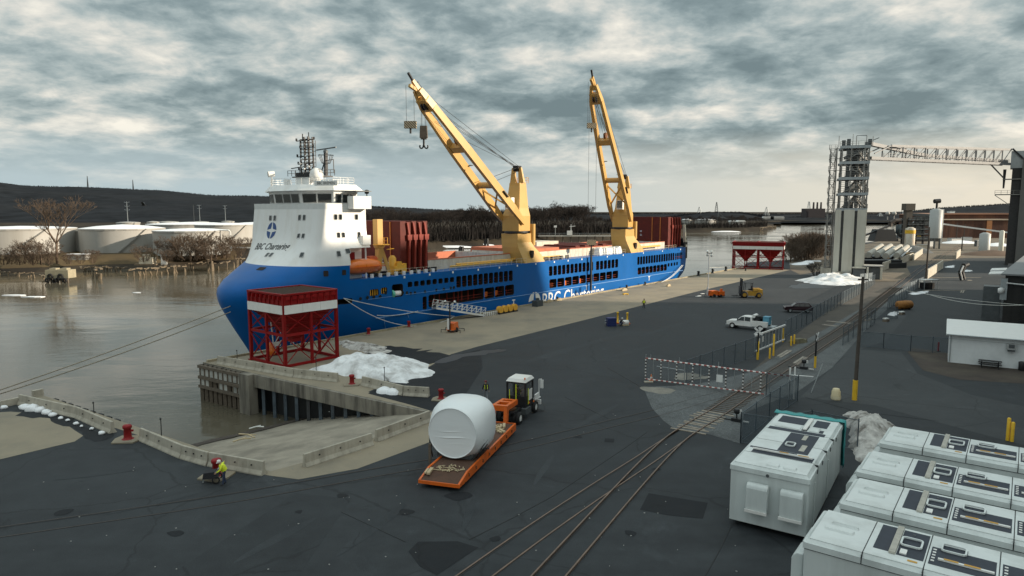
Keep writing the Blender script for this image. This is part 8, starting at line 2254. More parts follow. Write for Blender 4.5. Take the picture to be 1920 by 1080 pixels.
# stacked wide pipes
for i, (px, py, qx, qy, lb_) in enumerate(((1628, 478, 1653, 461, 'first white pipe trough beside the tower, leftmost'), (1644, 478, 1670, 461, 'second white pipe trough beside the tower'), (1660, 480, 1688, 462, 'third white pipe trough beside the tower'), (1681, 479, 1701, 463, 'fourth white pipe trough beside the tower, rightmost'))):
 a_ = G(px, py, 3.2); b_ = G(qx, qy, 3.2); a_.z = b_.z = 0; PL = (b_ - a_).length; t = thing('pipe_trough', lb_, 'pipe', a_, heading(b_ - a_), 'white pipe troughs by the tower');
 m = M(); m.tube((0, 0, 3.2), (PL, 0, 3.2), 1.0, 12); m.build('pipe', mat('trough grey', (.40, .38, .33), .6, dirt=(.2, .18, .15), damt=.6), t); m = M(); m.tube((0, -1.4, 2.9), (PL, -1.4, 2.9), .3, 8); m.build('side_pipe', MATS['galvanised'], t)
 for x in (2, PL / 2, PL - 2): boxes(t, 'saddle', MATS['black steel'], [((x, 0, 1.1), (.6, 2.4, 2.1))])
p = G(1650, 502); t = thing('dark_skip', 'row of black open skips in front of the white pipe troughs', 'skip', p, .1); boxes(t, 'skip_body', MATS['black steel'], [((1, 2, 1.2), (12, 4, 2.4), 0, (1.05, 1.1)), ((4, -1, .8), (8, 2, 1.6), .2)])
# silos and machines
def silo(px, yt, yb, w, label, mt, band=None, legs=0):
 p = G(px, yb); h = AT(px, yt, p.y).z; r = w / 2 / 1280 * p.y; t = thing('silo', label, 'silo', p); z0 = legs
 m = M(); m.lathe([(r, z0), (r, h - r * .3), (r * .4, h)], 20); m.build('shell', mt, t)
 if band: m = M(); m.lathe([(r * 1.04, h - 3.2), (r * 1.04, h - 1.4)], 20, caps=False); m.build('railing_band', band, t)
 for k in range(6 if legs else 0): m = M(); a = k * 1.047; m.bar((r * .9 * math.cos(a), r * .9 * math.sin(a), 0), (r * .9 * math.cos(a), r * .9 * math.sin(a), legs), r * .18); m.build('leg', MATS['dark galvanised'], t)
 return t, p, h, r
SILO = mat('silo grey', (.42, .43, .42), .5, var=.05, dirt=(.28, .28, .27), damt=.4, streak=True)
t, p, h, r = silo(1751, 391, 466, 21, 'tall pale grey silo with a fan on top beyond the tower', SILO, legs=5)
m = M(); m.tube((0, 0, h), (0, 0, h + 3.2), r * .18); m.tube((-r * .5, 0, h + 3.4), (r * .5, 0, h + 3.6), r * .4, 10); m.build('fan', MATS['black steel'], t); m = M(); m.box((r * .9, -r * .3, h * .55), (r * .35, r * .35, h * .86)); m.build('ladder_tower', MATS['white paint'], t)
m = M(); m.bar((r, 0, h * .62), (58, -10, 4), .9, .7); m.build('spout_pipe', MATS['white paint'], t)
silo(1705, 426, 462, 17, 'short white silo with yellow rail and rust streaks', mat('rusty white', (.58, .54, .46), .6, var=.1, dirt=(.30, .16, .06), dscale=1.2, damt=.8, streak=True), MATS['yellow paint'])
silo(1845, 436, 470, 18, 'ribbed grey silo near the elevator building', SILO); silo(1876, 432, 474, 8, 'narrow pale silo against the elevator building', TWH)
t = thing('drying_plant', 'dark steel drying plant tower between the silos', 'plant', G(1722, 458)); d_ = G(1722, 458).y
zz = lambda y: AT(0, y, d_).z
for k in range(5):
 boxes(t, 'platform', MATS['dark galvanised'], [((0, 3, zz(448 - k * 9)), (13, 8, .5))]); m = M(); rail_run(m, [(-6.5, -1, zz(448 - k * 9)), (6.5, -1, zz(448 - k * 9))], 1.3, 2, .08, 2); m.build('guard_rail', MATS['dark galvanised'], t)
for x in (-6, -2, 2, 6): m = M(); m.bar((x, 0, 0), (x, 0, zz(408)), .5); m.bar((x, 6, 0), (x, 6, zz(408)), .5); m.build('column', MATS['black steel'], t)
boxes(t, 'dryer_box', MATS['dark galvanised'], [((-.5, 3, zz(430)), (7, 5, 7)), ((3, 3, zz(415)), (6, 5, 5))]); m = M(); m.bar((-5.5, 2, 0), (-5.5, 2, zz(387)), 3.2, 3.0); m.box((-5.5, 2, zz(388)), (5, 4.4, 3.6)); m.build('stack', mat('stack brown', (.10, .085, .07), .7), t)
m = M(); m.bar((-4, 2, zz(402)), (10, 0, zz(405)), 2.0, 1.4); m.build('duct', DK, t)
t = thing('dust_collector', 'dark cyclone dust collector with arched duct by the river', 'plant', G(1686, 452)); d_ = G(1686, 452).y
m = M(); m.lathe([(.6, 2), (3.2, zz(437)), (3.2, zz(424)), (2.4, zz(421))], 14, (1, 0, 0)); m.build('cyclone', mat('cyclone blue grey', (.085, .11, .12), .6), t)
m = M(); m.path([(-6, 0, zz(425)), (-6, 0, zz(418)), (-3.5, 0, zz(414)), (1, 0, zz(413)), (3.5, 0, zz(416)), (3.5, 0, zz(422))], 1.2, 8); m.build('arched_duct', mat('duct brown', (.075, .06, .05), .7), t)
m = M(); m.bar((-26, -3, zz(446)), (-4, 0, zz(420)), 1.2, .9); m.build('inclined_conveyor', MATS['black steel'], t); m = M(); m.bar((5, 0, zz(425)), (12, 3, zz(412)), 1.4, .5); m.build('stair', MATS['galvanised'], t)
boxes(t, 'hopper_body', MATS['black steel'], [((-10, 0, 3.5), (14, 8, 7), 0, (.7, .8)), ((-27, -3, 2.0), (6, 6, 4), 0, (.6, .6)), ((12, -3, 1.4), (16, 5, 2.8))])
for x, y in ((-2, -2), (4, -2), (-2, 3), (4, 3)): m = M(); m.bar((x, y, 0), (x, y, zz(430)), .4); m.build('leg', MATS['black steel'], t)
# rusty warehouse
d_ = 455; p = AT(1762, 448, d_); t = thing('rusty_warehouse', 'long rusty brown warehouse below the right hill', 'warehouse', (p.x, d_, 0), -.03)
RW_ = mat('rusty cladding', (.085, .038, .026), .85, var=.3, scale=.25, dirt=(.19, .085, .045), dscale=.2, damt=.7, streak=True); Wd = 135 / 1280 * d_; z1 = AT(0, 413, d_).z
for i in range(9): m = M(); m.b2((Wd * i / 9 + .05, 0, 0), (Wd * (i + 1) / 9 - .05, 20, z1)); m.build('wall_bay', RW_, t)
m = M(); m.prism_y([(-1, z1 + .02), (Wd + 2, z1 + .02), (Wd + 2, z1 + .7), (-1, z1 + .5)], -.6, 21); m.build('eaves', mat('eaves pale', (.38, .30, .22), .7), t)
m = M(); m.b2((4, 21, 0), (Wd * 1.4, 60, z1 + 3.6)); m.build('rear_hall', RW_, t); m = M(); m.prism_y([(3, z1 + 3.62), (Wd * 1.4, z1 + 3.62), (Wd * 1.4, z1 + 4.6), (Wd * .3, z1 + 4.6)], 20, 61); m.build('rear_roof', mat('rear roof rust', (.27, .14, .09), .8), t)
m = M(); m.b2((Wd * .62, -.5, 0), (Wd * .69, .2, z1 - .1)); m.build('door_panel', mat('rust bright', (.42, .18, .07), .8, var=.2), t)
t = thing('white_shed', 'small white block standing on the skyline below the hill', 'shed', AT(1782, 411, 620).xy.to_3d()); z1 = AT(0, 396, 620).z; boxes(t, 'shed_wall', MATS['white paint'], [((0, 0, z1 / 2), (4.6, 4, z1))]); boxes(t, 'roof', MATS['galvanised'], [((0, 0, z1 + .1), (5, 4.4, .25))])
for i, (px, lb_) in enumerate(((1664, 'pale spherical water tank on the ridge, left of two'), (1676, 'pale spherical water tank on the ridge, right of two'))):
 p = AT(px, 408, 1300); t = thing('water_tower', lb_, 'water tower', (p.x, 1300, 0)); z = AT(0, 400.5, 1300).z; m = M(); m.lathe([(.5, z - 4), (3, z - 3), (4.2, z), (3, z + 3), (.3, z + 4)], 12); m.build('tank_ball', TANKW, t); m = M(); m.tube((0, 0, 0), (0, 0, z - 3), 1); m.build('stem', TANKW, t)
# gravel mounds, litter and small sheds of the plant yard
for px, py, w, h, mt_, lb_ in ((1712, 474, 9, 3.2, GRAV, 'dark gravel mound in front of the short silo'), (1860, 478, 14, 2.0, mat('brown heap', (.12, .075, .05), .95, var=.3), 'brown earth heap below the ribbed silo'), (1800, 456, 12, 1.6, MATS['snow'], 'white salt heap at the foot of the rusty warehouse'), (1870, 457 + 4, 9, 1.6, MATS['snow'], 'pale heap by the ribbed silo')):
 p = G(px, py); m = M(); m.lathe([(1, -.1), (.75, .35), (.35, .8), (.05, 1)], 16); o = m.build('material_heap', mt_, None, p); o.scale = (w, w * .6, h); tag(o, lb_, 'heap')
for px, py, w, h, mt_, lb_ in ((1729, 472, 4, 3.0, 'coaming cream', 'cream cabin beside the silo legs'), (1745, 462, 3, 2.5, 'white paint', 'white box by the tall silo foot'), (1720, 452, 3, 4, 'yellow paint', 'small yellow hopper box behind the short silo'), (1790, 452, 7, 1.6, 'band white', 'low white trailer by the rusty warehouse'), (1833, 462, 3, 3, 'dark galvanised', 'grey kiosk left of the ribbed silo'), (1697, 478, 6, 1.2, 'pale timber', 'pile of pale timber by the pipe troughs'), (1812, 452, 5, 2.2, 'band white', 'small white van body by the far poles'), (1664, 471, 9, 2.0, 'dark galvanised', 'low grey store behind the pipe troughs')):
 p = G(px, py); t = thing('plant_kiosk', lb_, 'kiosk', p, rnd.uniform(-.3, .3)); boxes(t, 'box_body', MATS[mt_], [((0, 0, h / 2), (w, w * .5, h))]); boxes(t, 'roof', MATS['galvanised'], [((0, 0, h + .08), (w * 1.06, w * .56, .14))])
# brown bushes on our bank by the far hoppers
GBB = 'brown bushes on the bank by the far hoppers'
for i in range(22):
 px = 1484 + (i % 11) * 6.6 + rnd.uniform(-2, 2); back = i // 11
 yb = 491 - (px - 1484) * .20 - back * 8 + rnd.uniform(-3, 3); yt = 444 - 14 * math.sin((px - 1480) / 80 * 3) + (6 if px < 1500 else 0) + rnd.uniform(-3, 6)
 p = G(px, yb); h = max(4, AT(px, yt, p.y).z)
 tree('bare_bush', bushb[i % 3], p, h, 'leafless brown bush in the thicket between the far hoppers and the grain tower', GBB)
tree('bare_bush', bushg[0], G(1531, 518), 4.5, 'low dark leafless bush at the foot of the tower stairs')
# ================================================================== FOREGROUND: TRAILER, LOAD, TRACTOR
r0, r1 = G(862, 902, .75), G(966, 797, .75)
tdv = Vector((r1.x - r0.x, r1.y - r0.y, 0)); TLn = 12.2; tdv.normalize()
rL = G(786, 893, .75)
TW_ = 2.9
tn = Vector((-tdv.y, tdv.x, 0))               # towards the trailer's left (river) side
torg = Vector((r0.x, r0.y, 0)) + tn * (TW_ / 2)
tr = thing('flatbed_trailer', 'low orange flatbed trailer with rusty deck carrying the wrapped load', 'trailer', torg, heading(tdv))
OP_ = MATS['orange paint']
DECK = mat('rusty deck', (.095, .046, .028), .85, var=.3, scale=1.5, dirt=(.045, .028, .02), dscale=.8, damt=.6, bump=.3)
m = M(); m.b2((1.5, -TW_ / 2 + .14, .62), (TLn, TW_ / 2 - .14, .78)); m.build('deck', DECK, tr)
m = M(); m.add([(0, -TW_ / 2 + .14, .36), (1.5, -TW_ / 2 + .14, .40), (1.5, TW_ / 2 - .14, .40), (0, TW_ / 2 - .14, .36), (0, -TW_ / 2 + .14, .48), (1.5, -TW_ / 2 + .14, .775), (1.5, TW_ / 2 - .14, .775), (0, TW_ / 2 - .14, .48)], [(0, 3, 2, 1), (4, 5, 6, 7), (0, 1, 5, 4), (1, 2, 6, 5), (2, 3, 7, 6), (3, 0, 4, 7)], False); m.build('tail_ramp', DECK, tr)
for sgn in (-1, 1):
 y = sgn * (TW_ / 2 - .07)
 m = M(); m.prism_y([(0, .30), (1.4, .26), (TLn, .26), (TLn, .84), (1.5, .84), (0, .52)], y - .07, y + .07); m.build('side_beam', OP_, tr)
 for k in range(8):
  m = M(); m.bar((1.6 + k * 1.35, y + sgn * .08, .45), (1.6 + k * 1.35, y + sgn * .08, .68), .16, .04, up=(1, 0, 0)); m.build('lashing_point', MATS['rust'], tr)
m = M(); m.b2((-.06, -TW_ / 2, .28), (.02, TW_ / 2, .5)); m.b2((TLn, -TW_ / 2, .26), (TLn + .1, TW_ / 2, .84)); m.build('end_beam', OP_, tr)
for x in (3.2, 4.6, 6.0):
 for y in (-.9, .9):
  wheel(tr, x, y, .30, .35)
# gooseneck: legs, ring frame
m = M()
for y in (-.55, .55):
 m.bar((TLn + .1, y, .3), (TLn + .35, y, 2.0), .28, .5, up=(1, 0, 0)); m.bar((TLn + .2, y, 1.95), (TLn + 2.9, y, 1.75), .26, .42)
m.bar((TLn + .3, -.7, 1.95), (TLn + .3, .7, 1.95), .35, .45); m.bar((TLn + 1.9, -.7, 1.83), (TLn + 1.9, .7, 1.83), .35, .4); m.bar((TLn + 2.9, -.7, 1.75), (TLn + 2.9, .7, 1.75), .3, .4)
m.build('gooseneck', OP_, tr)
# dunnage lying on the trailer (loose pieces)
def local(x, y, z): return torg + tdv * x + tn * y + Vector((0, 0, z))
for i, (x, y, rz_, w, lb_) in enumerate(((.95, 1.05, .15, .95, 'pale timber block at the tail of the trailer, leftmost'), (TLn - 1.3, -.1, 1.2, 1.2, 'pale timber baulk by the gooseneck'), (TLn - .9, -.75, .3, .9, 'short timber piece by the gooseneck right side'), (TLn - 2.2, -1.0, .9, .8, 'timber scrap on the deck just ahead of the load'))):
 t = thing('timber_block', lb_, 'timber', local(x, y, .80 if x > 1.4 else .70), heading(tdv) + rz_); boxes(t, 'block', MATS['pale timber'], [((0, 0, .08), (w, .22, .14)), ((0, .24, .06), (w * .8, .12, .1))])
sc = M()
for i in range(34):
 x, y = 1.2 + rnd.random() * 1.0, -1.0 + rnd.random() * 1.8; sc.box((x, y, .80 + (min(0, x - 1.5)) * .19 + .03), (.15 + rnd.random() * .35, .06, .03), rnd.random() * 3)
for i in range(22): sc.box((TLn - .5 - rnd.random() * 2.4, -1.1 + rnd.random() * 2.0, .80), (.15 + rnd.random() * .4, .08, .04), rnd.random() * 3)
sc.build('splinter', MATS['pale timber'], tr, kind='stuff')
# wrapped load: a fat drum with a soft-shouldered square body and a round end
ld = thing('wrapped_load', 'huge round machine part wrapped in white plastic film riding on the orange trailer', 'cargo', local(3.2, .36, .8), heading(tdv)); ld.scale = (1.02, 1.03, 1.03)
LW = bpy.data.materials.new('shrink wrap'); LW.use_nodes = True
_t = LW.node_tree; _p = _t.nodes['Principled BSDF']; _p.inputs['Base Color'].default_value = (.80, .83, .84, 1); _p.inputs['Roughness'].default_value = .33
_tc = N(_t, 'ShaderNodeTexCoord'); _n = N(_t, 'ShaderNodeTexNoise', i_Scale=.9, i_Detail=3.0); _mp = N(_t, 'ShaderNodeMapping'); _mp.inputs['Scale'].default_value = (1, .35, 1.6)
_t.links.new(_tc.outputs['Object'], _mp.inputs[0]); _t.links.new(_mp.outputs[0], _n.inputs['Vector'])
_b = N(_t, 'ShaderNodeBump', i_Strength=.25, i_Distance=.12); _t.links.new(_n.outputs[0], _b.inputs['Height']); _t.links.new(_b.outputs[0], _p.inputs['Normal'])
RZ = 1.83; ZC = 1.86
def sec(x, ry, rz, n, zc=ZC, fl=0):
 out = []
 for k in range(40):
  a = 2 * math.pi * k / 40; c, s_ = math.cos(a), math.sin(a); e = 2 / n
  y = ry * abs(c) ** e * (1 if c > 0 else -1); z = rz * abs(s_) ** e * (1 if s_ > 0 else -1)
  out.append((x, y, max(.02, zc + z)))
 return out
m = M()
m.loft([sec(.0, 1.68, 1.68, 2.0), sec(.05, 1.73, 1.73, 2.0), sec(.16, 1.77, 1.75, 2.1), sec(.4, 1.86, 1.80, 2.3), sec(.7, 1.96, 1.87, 2.6), sec(1.1, 2.03, 1.92, 2.9), sec(1.6, 2.06, 1.94, 3.1), sec(2.9, 2.05, 1.92, 3.1), sec(3.3, 1.98, 1.85, 2.9), sec(3.55, 1.8, 1.70, 2.6)], smooth=True)
m.build('film_body', LW, ld)
# the drumhead end with its pulled creases
m = M(); nr, na = 26, 72; vs = []
for i in range(nr + 1):
 r = 1.68 * (1 - i / nr)
 for k in range(na):
  a = 2 * math.pi * k / na; y, z = r * math.cos(a), r * math.sin(a)
  w = math.exp(-((z + .25) / .55) ** 2) * (1 - (r / 1.68) ** 4) * math.exp(-(y / 1.1) ** 2)
  d_ = .085 * math.sin(z * 15 + .6 * math.sin(y * 2) + .35 * y) * w - .05 * (1 - (r / 1.68) ** 2)
  vs.append((-.012 - d_ * .9 if r < 1.68 else -.004, y, ZC + z))
m.add(vs, [(i * na + (k + 1) % na, i * na + k, (i + 1) * na + k, (i + 1) * na + (k + 1) % na) for i in range(nr) for k in range(na)], True); m.build('drum_end', LW, ld)
m = M(); tor = []
for k in range(49):
 a = 2 * math.pi * k / 48; tor.append((-.01, 1.70 * math.cos(a), ZC + 1.70 * math.sin(a)))
m.path(tor, .045, 6); m.build('rim_hoop', LW, ld)
# frayed wrap, lashings and cradle beneath
m = M(); m.b2((.4, -1.3, 0), (3.2, 1.3, .35)); m.build('cradle', MATS['dark galvanised'], ld)
m = M(); m.path([(.6, -1.5, .15), (.5, -1.75, .55), (.9, -1.9, .95), (1.5, -1.98, 1.15)], .05, 5); m.path([(.9, -1.6, .1), (1.0, -1.85, .6), (1.5, -1.96, .8)], .06, 5); m.path([(.3, -1.2, .05), (.5, -1.6, .35), (1.4, -1.9, .55), (2.0, -1.9, .3)], .045, 5); m.path([(.2, 1.55, .0), (.1, 1.7, .9), (.2, 1.75, 1.35)], .05, 5); m.path([(.1, 1.55, 1.0), (.05, 1.7, .4), (.1, 1.65, -.1)], .06, 5); m.build('lashing', MATS['black steel'], ld)
m = M(); m.box((.9, -1.93, 1.42), (.22, .05, .22)); m.box((.9, -1.95, 1.58), (.05, .05, .14)); m.build('tag_plate', MATS['black steel'], ld)
m = M(); m.bar((-.1, 1.62, -.65), (-.1, 1.62, 1.0), .12, .16); m.build('stake', MATS['weathered timber'], ld)
# ---- yard tractor
tp = local(TLn + 2.6, 0, 0)
tq = heading(tdv) - .10
tk = thing('yard_tractor', 'black and white yard tractor with tall narrow cab pulling the orange trailer', 'tractor', Vector((tp.x, tp.y, 0)), tq)
BK = MATS['black steel']
boxes(tk, 'chassis', BK, [((1.6, -.4, .85), (5.0, .2, .35)), ((1.6, .4, .85), (5.0, .2, .35)), ((.2, 0, 1.05), (1.6, 1.6, .15))])
m = M(); m.lathe([(.55, 1.15), (.6, 1.28), (.1, 1.3)], 16, (.1, 0, 0)); m.build('fifth_wheel', MATS['rust'], tk)
for y in (-1.0, -.66, .66, 1.0): wheel(tk, .0, y, .52, .3, WHITE)
for y in (-.98, .98): wheel(tk, 3.7, y, .52, .32, WHITE)
boxes(tk, 'hood', BK, [((3.75, .35, 1.35), (1.6, 1.4, .8)), ((2.3, -.55, 1.1), (1.2, .9, .5))])
boxes(tk, 'fuel_tank', MATS['dark galvanised'], [((1.5, .95, .75), (1.3, .5, .6)), ((1.6, -.95, .75), (1.1, .5, .5))])
# cab
cx0, cx1, cy0, cy1, cz0, cz1 = 1.5, 3.2, -.95, .75, 1.05, 3.15
m = M()
for x in (cx0, cx1):
 for y in (cy0, cy1): m.bar((x, y, cz0), (x, y, cz1), .14)
for z in (cz0, cz1):
 m.bar((cx0, cy0, z), (cx1, cy0, z), .14); m.bar((cx0, cy1, z), (cx1, cy1, z), .14); m.bar((cx0, cy0, z), (cx0, cy1, z), .14); m.bar((cx1, cy0, z), (cx1, cy1, z), .14)
m.build('cab_frame', BK, tk)
boxes(tk, 'cab_lower', BK, [(((cx0 + cx1) / 2, (cy0 + cy1) / 2, cz0 + .45), (cx1 - cx0 - .02, cy1 - cy0 - .02, .9))])
m = M(); m.prism([(cx0 - .12, cy0 - .08), (cx1 + .2, cy0 - .08), (cx1 + .2, cy1 + .08), (cx0 - .12, cy1 + .08)], cz1 + .07, cz1 + .34, [(cx0 + .05, cy0 + .08), (cx1 + .02, cy0 + .08), (cx1 + .02, cy1 - .08), (cx0 + .05, cy1 - .08)]); m.build('cab_roof', WHITE, tk)
CG = bpy.data.materials.new('cab glazing'); CG.use_nodes = True; _p = CG.node_tree.nodes['Principled BSDF']; _p.inputs['Base Color'].default_value = (.05, .06, .06, 1); _p.inputs['Roughness'].default_value = .05; _p.inputs['Alpha'].default_value = .35
pane('rear_window', [(cx0, cy0 + .08, 1.95), (cx0, cy1 - .08, 1.95), (cx0, cy1 - .08, 3.08), (cx0, cy0 + .08, 3.08)], CG, tk); pane('side_window', [(cx0 + .08, cy0, 1.95), (cx1 - .08, cy0, 1.95), (cx1 - .08, cy0, 3.08), (cx0 + .08, cy0, 3.08)], CG, tk); pane('windshield', [(cx1, cy0 + .08, 1.95), (cx1, cy1 - .08, 1.95), (cx1, cy1 - .08, 3.08), (cx1, cy0 + .08, 3.08)], CG, tk)
boxes(tk, 'door_panel', WHITE, [((2.6, cy0 - .04, 1.95), (.75, .04, .95))])
for a_, b_, c_, d_, w_ in ((2.0, cy0 - .08, 1.2, 2.6, .05), (cx0 - .08, .5, 1.3, 2.5, .05), (cx0 - .06, -.1, 1.2, 3.0, .06)):
 m = M(); m.bar((a_, b_, c_), (a_, b_, d_), w_); m.build('grab_rail', MATS['hi vis'], tk)
m = M(); m.bar((4.3, -1.15, 1.2), (4.3, -1.15, 2.9), .07); m.bar((4.3, -1.15, 2.9), (4.3, -1.4, 2.95), .07); m.bar((4.3, -1.15, 1.5), (3.4, -1.05, 1.4), .06); m.box((4.3, -1.42, 2.5), (.12, .28, .75)); m.box((3.9, -1.1, 1.45), (1.0, .12, .5)); m.build('mirror_arm', WHITE, tk)
boxes(tk, 'fender', WHITE, [((4.2, -.98, 1.2), (.9, .4, .1)), ((4.55, -.3, .75), (.16, 1.9, .4))])
m = M(); m.tube((3.3, .95, 1.0), (3.3, .95, 3.3), .09); m.build('exhaust', MATS['dark galvanised'], tk)
for x, y, z in ((cx0, cy0 + .05, cz1 + .4), (cx0 - .05, .6, 1.35), (2.1, cy0 - .1, 1.3), (3.2, -1.05, 1.15)):
 m = M(); m.lathe([(.07, -.05), (.08, .05), (.03, .1)], 8, (x, y, z)); m.build('marker_lamp', MATS['boat orange'], tk)
boxes(tk, 'seat', MATS['dark cloth'], [((2.1, 0, 1.75), (.5, .55, .25)), ((1.85, 0, 2.1), (.15, .55, .7))])
J = stance(1.75); J.update(pelvis=(0, 0, .2), chest=(.0, 0, .56), neck=(.02, 0, .74), head=(.05, 0, .90), sl=(.0, .2, .68), el=(.2, .25, .42), hl=(.48, .18, .46), sr=(.0, -.2, .68), er=(.2, -.25, .42), hr=(.48, -.18, .46), pl=(.02, .1, .16), kl=(.46, .12, .18), al=(.5, .12, -.24), tl=(.66, .12, -.28), pr=(.02, -.1, .16), kr=(.46, -.12, .18), ar=(.5, -.12, -.24), tr=(.66, -.12, -.28))
dm = Matrix.Translation(tk.location) @ Matrix.Rotation(tq, 4, 'Z')
person(dm @ Vector((2.05, 0, 1.72)), tq, 'driver in yellow vest sitting inside the tractor cab', J, ['skin', 'dark cloth', 'dark cloth', 'dark cloth'], None, HV)

# ================================================================== WHITE CONTAINERS
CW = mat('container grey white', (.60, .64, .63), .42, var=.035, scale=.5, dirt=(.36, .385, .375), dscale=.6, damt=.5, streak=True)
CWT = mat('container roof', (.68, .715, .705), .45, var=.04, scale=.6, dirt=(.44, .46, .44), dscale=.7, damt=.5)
PAD = mat('anti slip grey', (.045, .052, .068), .85, var=.15, scale=2)
TAN = mat('tan label', (.43, .41, .355), .6, var=.2, scale=3); AMB = mat('amber label', (.62, .33, .05), .5)
def rounded(x0, y0, x1, y1, r, n=4):
 out = []
 for cx, cy, a0 in ((x1 - r, y1 - r, 0), (x0 + r, y1 - r, 1), (x0 + r, y0 + r, 2), (x1 - r, y0 + r, 3)):
  for k in range(n + 1): a = (a0 + k / n) * math.pi / 2; out.append((cx + r * math.cos(a), cy + r * math.sin(a)))
 return out
def hood(parent, y0, y1, z0, z1, d, name='vent_hood'):
 """air hood on the end wall: rounded shoulder, open underneath"""
 m = M(); prof = [(0, z1), (-d * .55, z1), (-d * .85, z1 - d * .22), (-d, z1 - d * .6), (-d, z0 + .1), (-d - .04, z0), (0, z0 - .05)]
 vs = [(x, y0, z) for x, z in prof] + [(x, y1, z) for x, z in prof]; n = len(prof)
 m.add(vs, [tuple(range(n)), tuple(range(2 * n - 1, n - 1, -1))] + [(i, n + i, n + (i + 1) % n, (i + 1) % n) for i in range(n)], False)
 o = m.build(name, CW, parent); bv = o.modifiers.new('b', 'BEVEL'); bv.width = .05; bv.segments = 2; bv.limit_method = 'ANGLE'; bv.angle_limit = R(30)
 m = M(); m.b2((-d - .09, y0 - .02, z0 - .02), (-d - .03, y1 + .02, z0 + .14)); m.build('hood_lip', MATS['band white'], o); return o
def container(root, L_, W_, H_, kind):
 z0 = .35; zt = H_
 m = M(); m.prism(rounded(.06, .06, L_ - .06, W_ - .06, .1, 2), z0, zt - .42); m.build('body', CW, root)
 m = M(); m.prism(rounded(0, 0, L_, W_, .14, 3), zt - .42, zt - .16, rounded(.02, .02, L_ - .02, W_ - .02, .14, 3)); m.prism(rounded(.10, .10, L_ - .10, W_ - .10, .14, 3), zt - .16, zt - .05, rounded(.22, .22, L_ - .22, W_ - .22, .14, 3)); m.build('roof_rim', CW, root)
 for x in (1.0, L_ / 2, L_ - 1.0):
  m = M(); m.box((x, W_ / 2, .17), (.4, W_ - .3, .34)); m.build('support_beam', MATS['weathered timber'], root)
 # roof sections separated by grooves
 if kind == 'single': cuts = [.24, 2.3, 5.1, 7.6, L_ - .24]
 else: cuts = [.24, 2.35, 4.55, 7.0, 9.5, L_ - .24]
 for a, b in zip(cuts, cuts[1:]):
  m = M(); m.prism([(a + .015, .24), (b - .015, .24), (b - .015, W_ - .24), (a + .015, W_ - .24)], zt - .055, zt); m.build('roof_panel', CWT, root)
 for x in cuts[1:-1]:
  m = M(); m.b2((x - .02, .23, zt - .05), (x + .02, W_ - .23, zt + .003)); m.b2((x - .02, -.004, zt - .42), (x + .02, .24, zt - .045)); m.build('section_gap', MATS['black steel'], root)
 m = M(); m.b2((.1, .03, zt - .46), (L_ - .1, W_ - .03, zt - .425)); m.build('rim_shadow_gap', MATS['black steel'], root)  # black strip draws the seam and its shadow under the overhanging rim
 Z = zt + .004
 def pad(x0, y0, x1, y1, mt_=PAD, h=.006, nm='walkway_pad', dz=0): m = M(); m.b2((x0, y0, Z + dz), (x1, y1, Z + dz + h)); m.build(nm, mt_, root)
 def ridge(x0, y0, x1, y1, nm='roof_hatch'):
  m = M(); m.prism(rounded(x0, y0, x1, y1, .1, 3), Z, Z + .09, rounded(x0 + .05, y0 + .04, x1 - .04, y1 - .04, .08, 3)); m.build(nm, CWT, root)
 def loop(x0, y0, x1, y1):
  m = M(); q = rounded(x0, y0, x1, y1, .12, 2)
  for a, b in zip(q, q[1:] + q[:1]): m.bar((*a, Z + .1), (*b, Z + .1), .07)
  m.build('lifting_loop', CWT, root)
 if kind == 'single':
  c = W_ / 2
  ridge(.45, .85, 1.0, 1.55); ridge(.45, 1.75, 1.0, 2.45)
  pad(2.35, .35, 3.1, W_ - .6); pad(3.2, 1.35, 3.45, W_ - .3)
  pad(3.5, .8, 7.4, 2.5); pad(7.5, .55, 8.1, W_ - .35); pad(8.2, .75, 8.8, 1.0); pad(8.2, 1.7, 9.3, 2.05); pad(9.4, .7, 11.0, 1.55); pad(9.4, 2.1, 11.0, W_ - .55)
  m = M(); m.bar((2.75, .4, Z + .12), (2.75, W_ - .6, Z + .12), .1, .08); m.build('cable_tray', MATS['band white'], root)
  m = M(); m.bar((8.2, 1.85, Z + .1), (10.9, 1.85, Z + .1), .22, .08); m.build('cable_tray', MATS['band white'], root)
  pad(2.7, .6, 2.8, 1.2, AMB, .01, 'label_strip', .17); pad(2.7, 1.7, 2.8, 2.2, AMB, .01, 'label_strip', .17)
  pad(4.0, 1.1, 5.2, 1.4, TAN, .012, 'label_plate', .008); pad(6.2, 1.4, 7.2, 1.65, TAN, .012, 'label_plate', .008)
  loop(4.4, 1.75, 5.1, 2.25)
  pad(8.25, 1.05, 9.2, 1.6, CWT, .03, 'raised_cover', .008); pad(8.25, 2.15, 9.2, W_ - .6, CWT, .03, 'raised_cover', .008)
  hood(root, .28, 1.45, 1.25, 2.85, .42); hood(root, 2.1, 3.25, 1.25, 2.85, .42)
  m = M(); m.tube((-.03, W_ / 2 + .05, zt - .38), (.02, W_ / 2 + .05, zt - .38), .09, 10); m.build('lamp', MATS['dark galvanised'], root)
  for x in (1.9, 3.5, 6.2, 8.4): m = M(); m.bar((x, -.02, zt - .40), (x + .18, -.02, zt - .22), .05); m.build('rim_latch', MATS['black steel'], root)
  m = M(); m.b2((1.6, -.02, .5), (1.7, .05, 2.9)); m.b2((L_ * .5, -.02, .5), (L_ * .5 + .1, .05, 2.9)); m.build('wall_seam', CW, root)
 else:
  ridge(.55, 1.55, 1.75, 2.0); ridge(.7, 2.25, 1.85, 2.42)
  pad(2.62, .95, 3.2, 3.6); pad(3.5, .85, 4.48, 3.55); loop(3.55, 1.75, 4.3, 2.6)
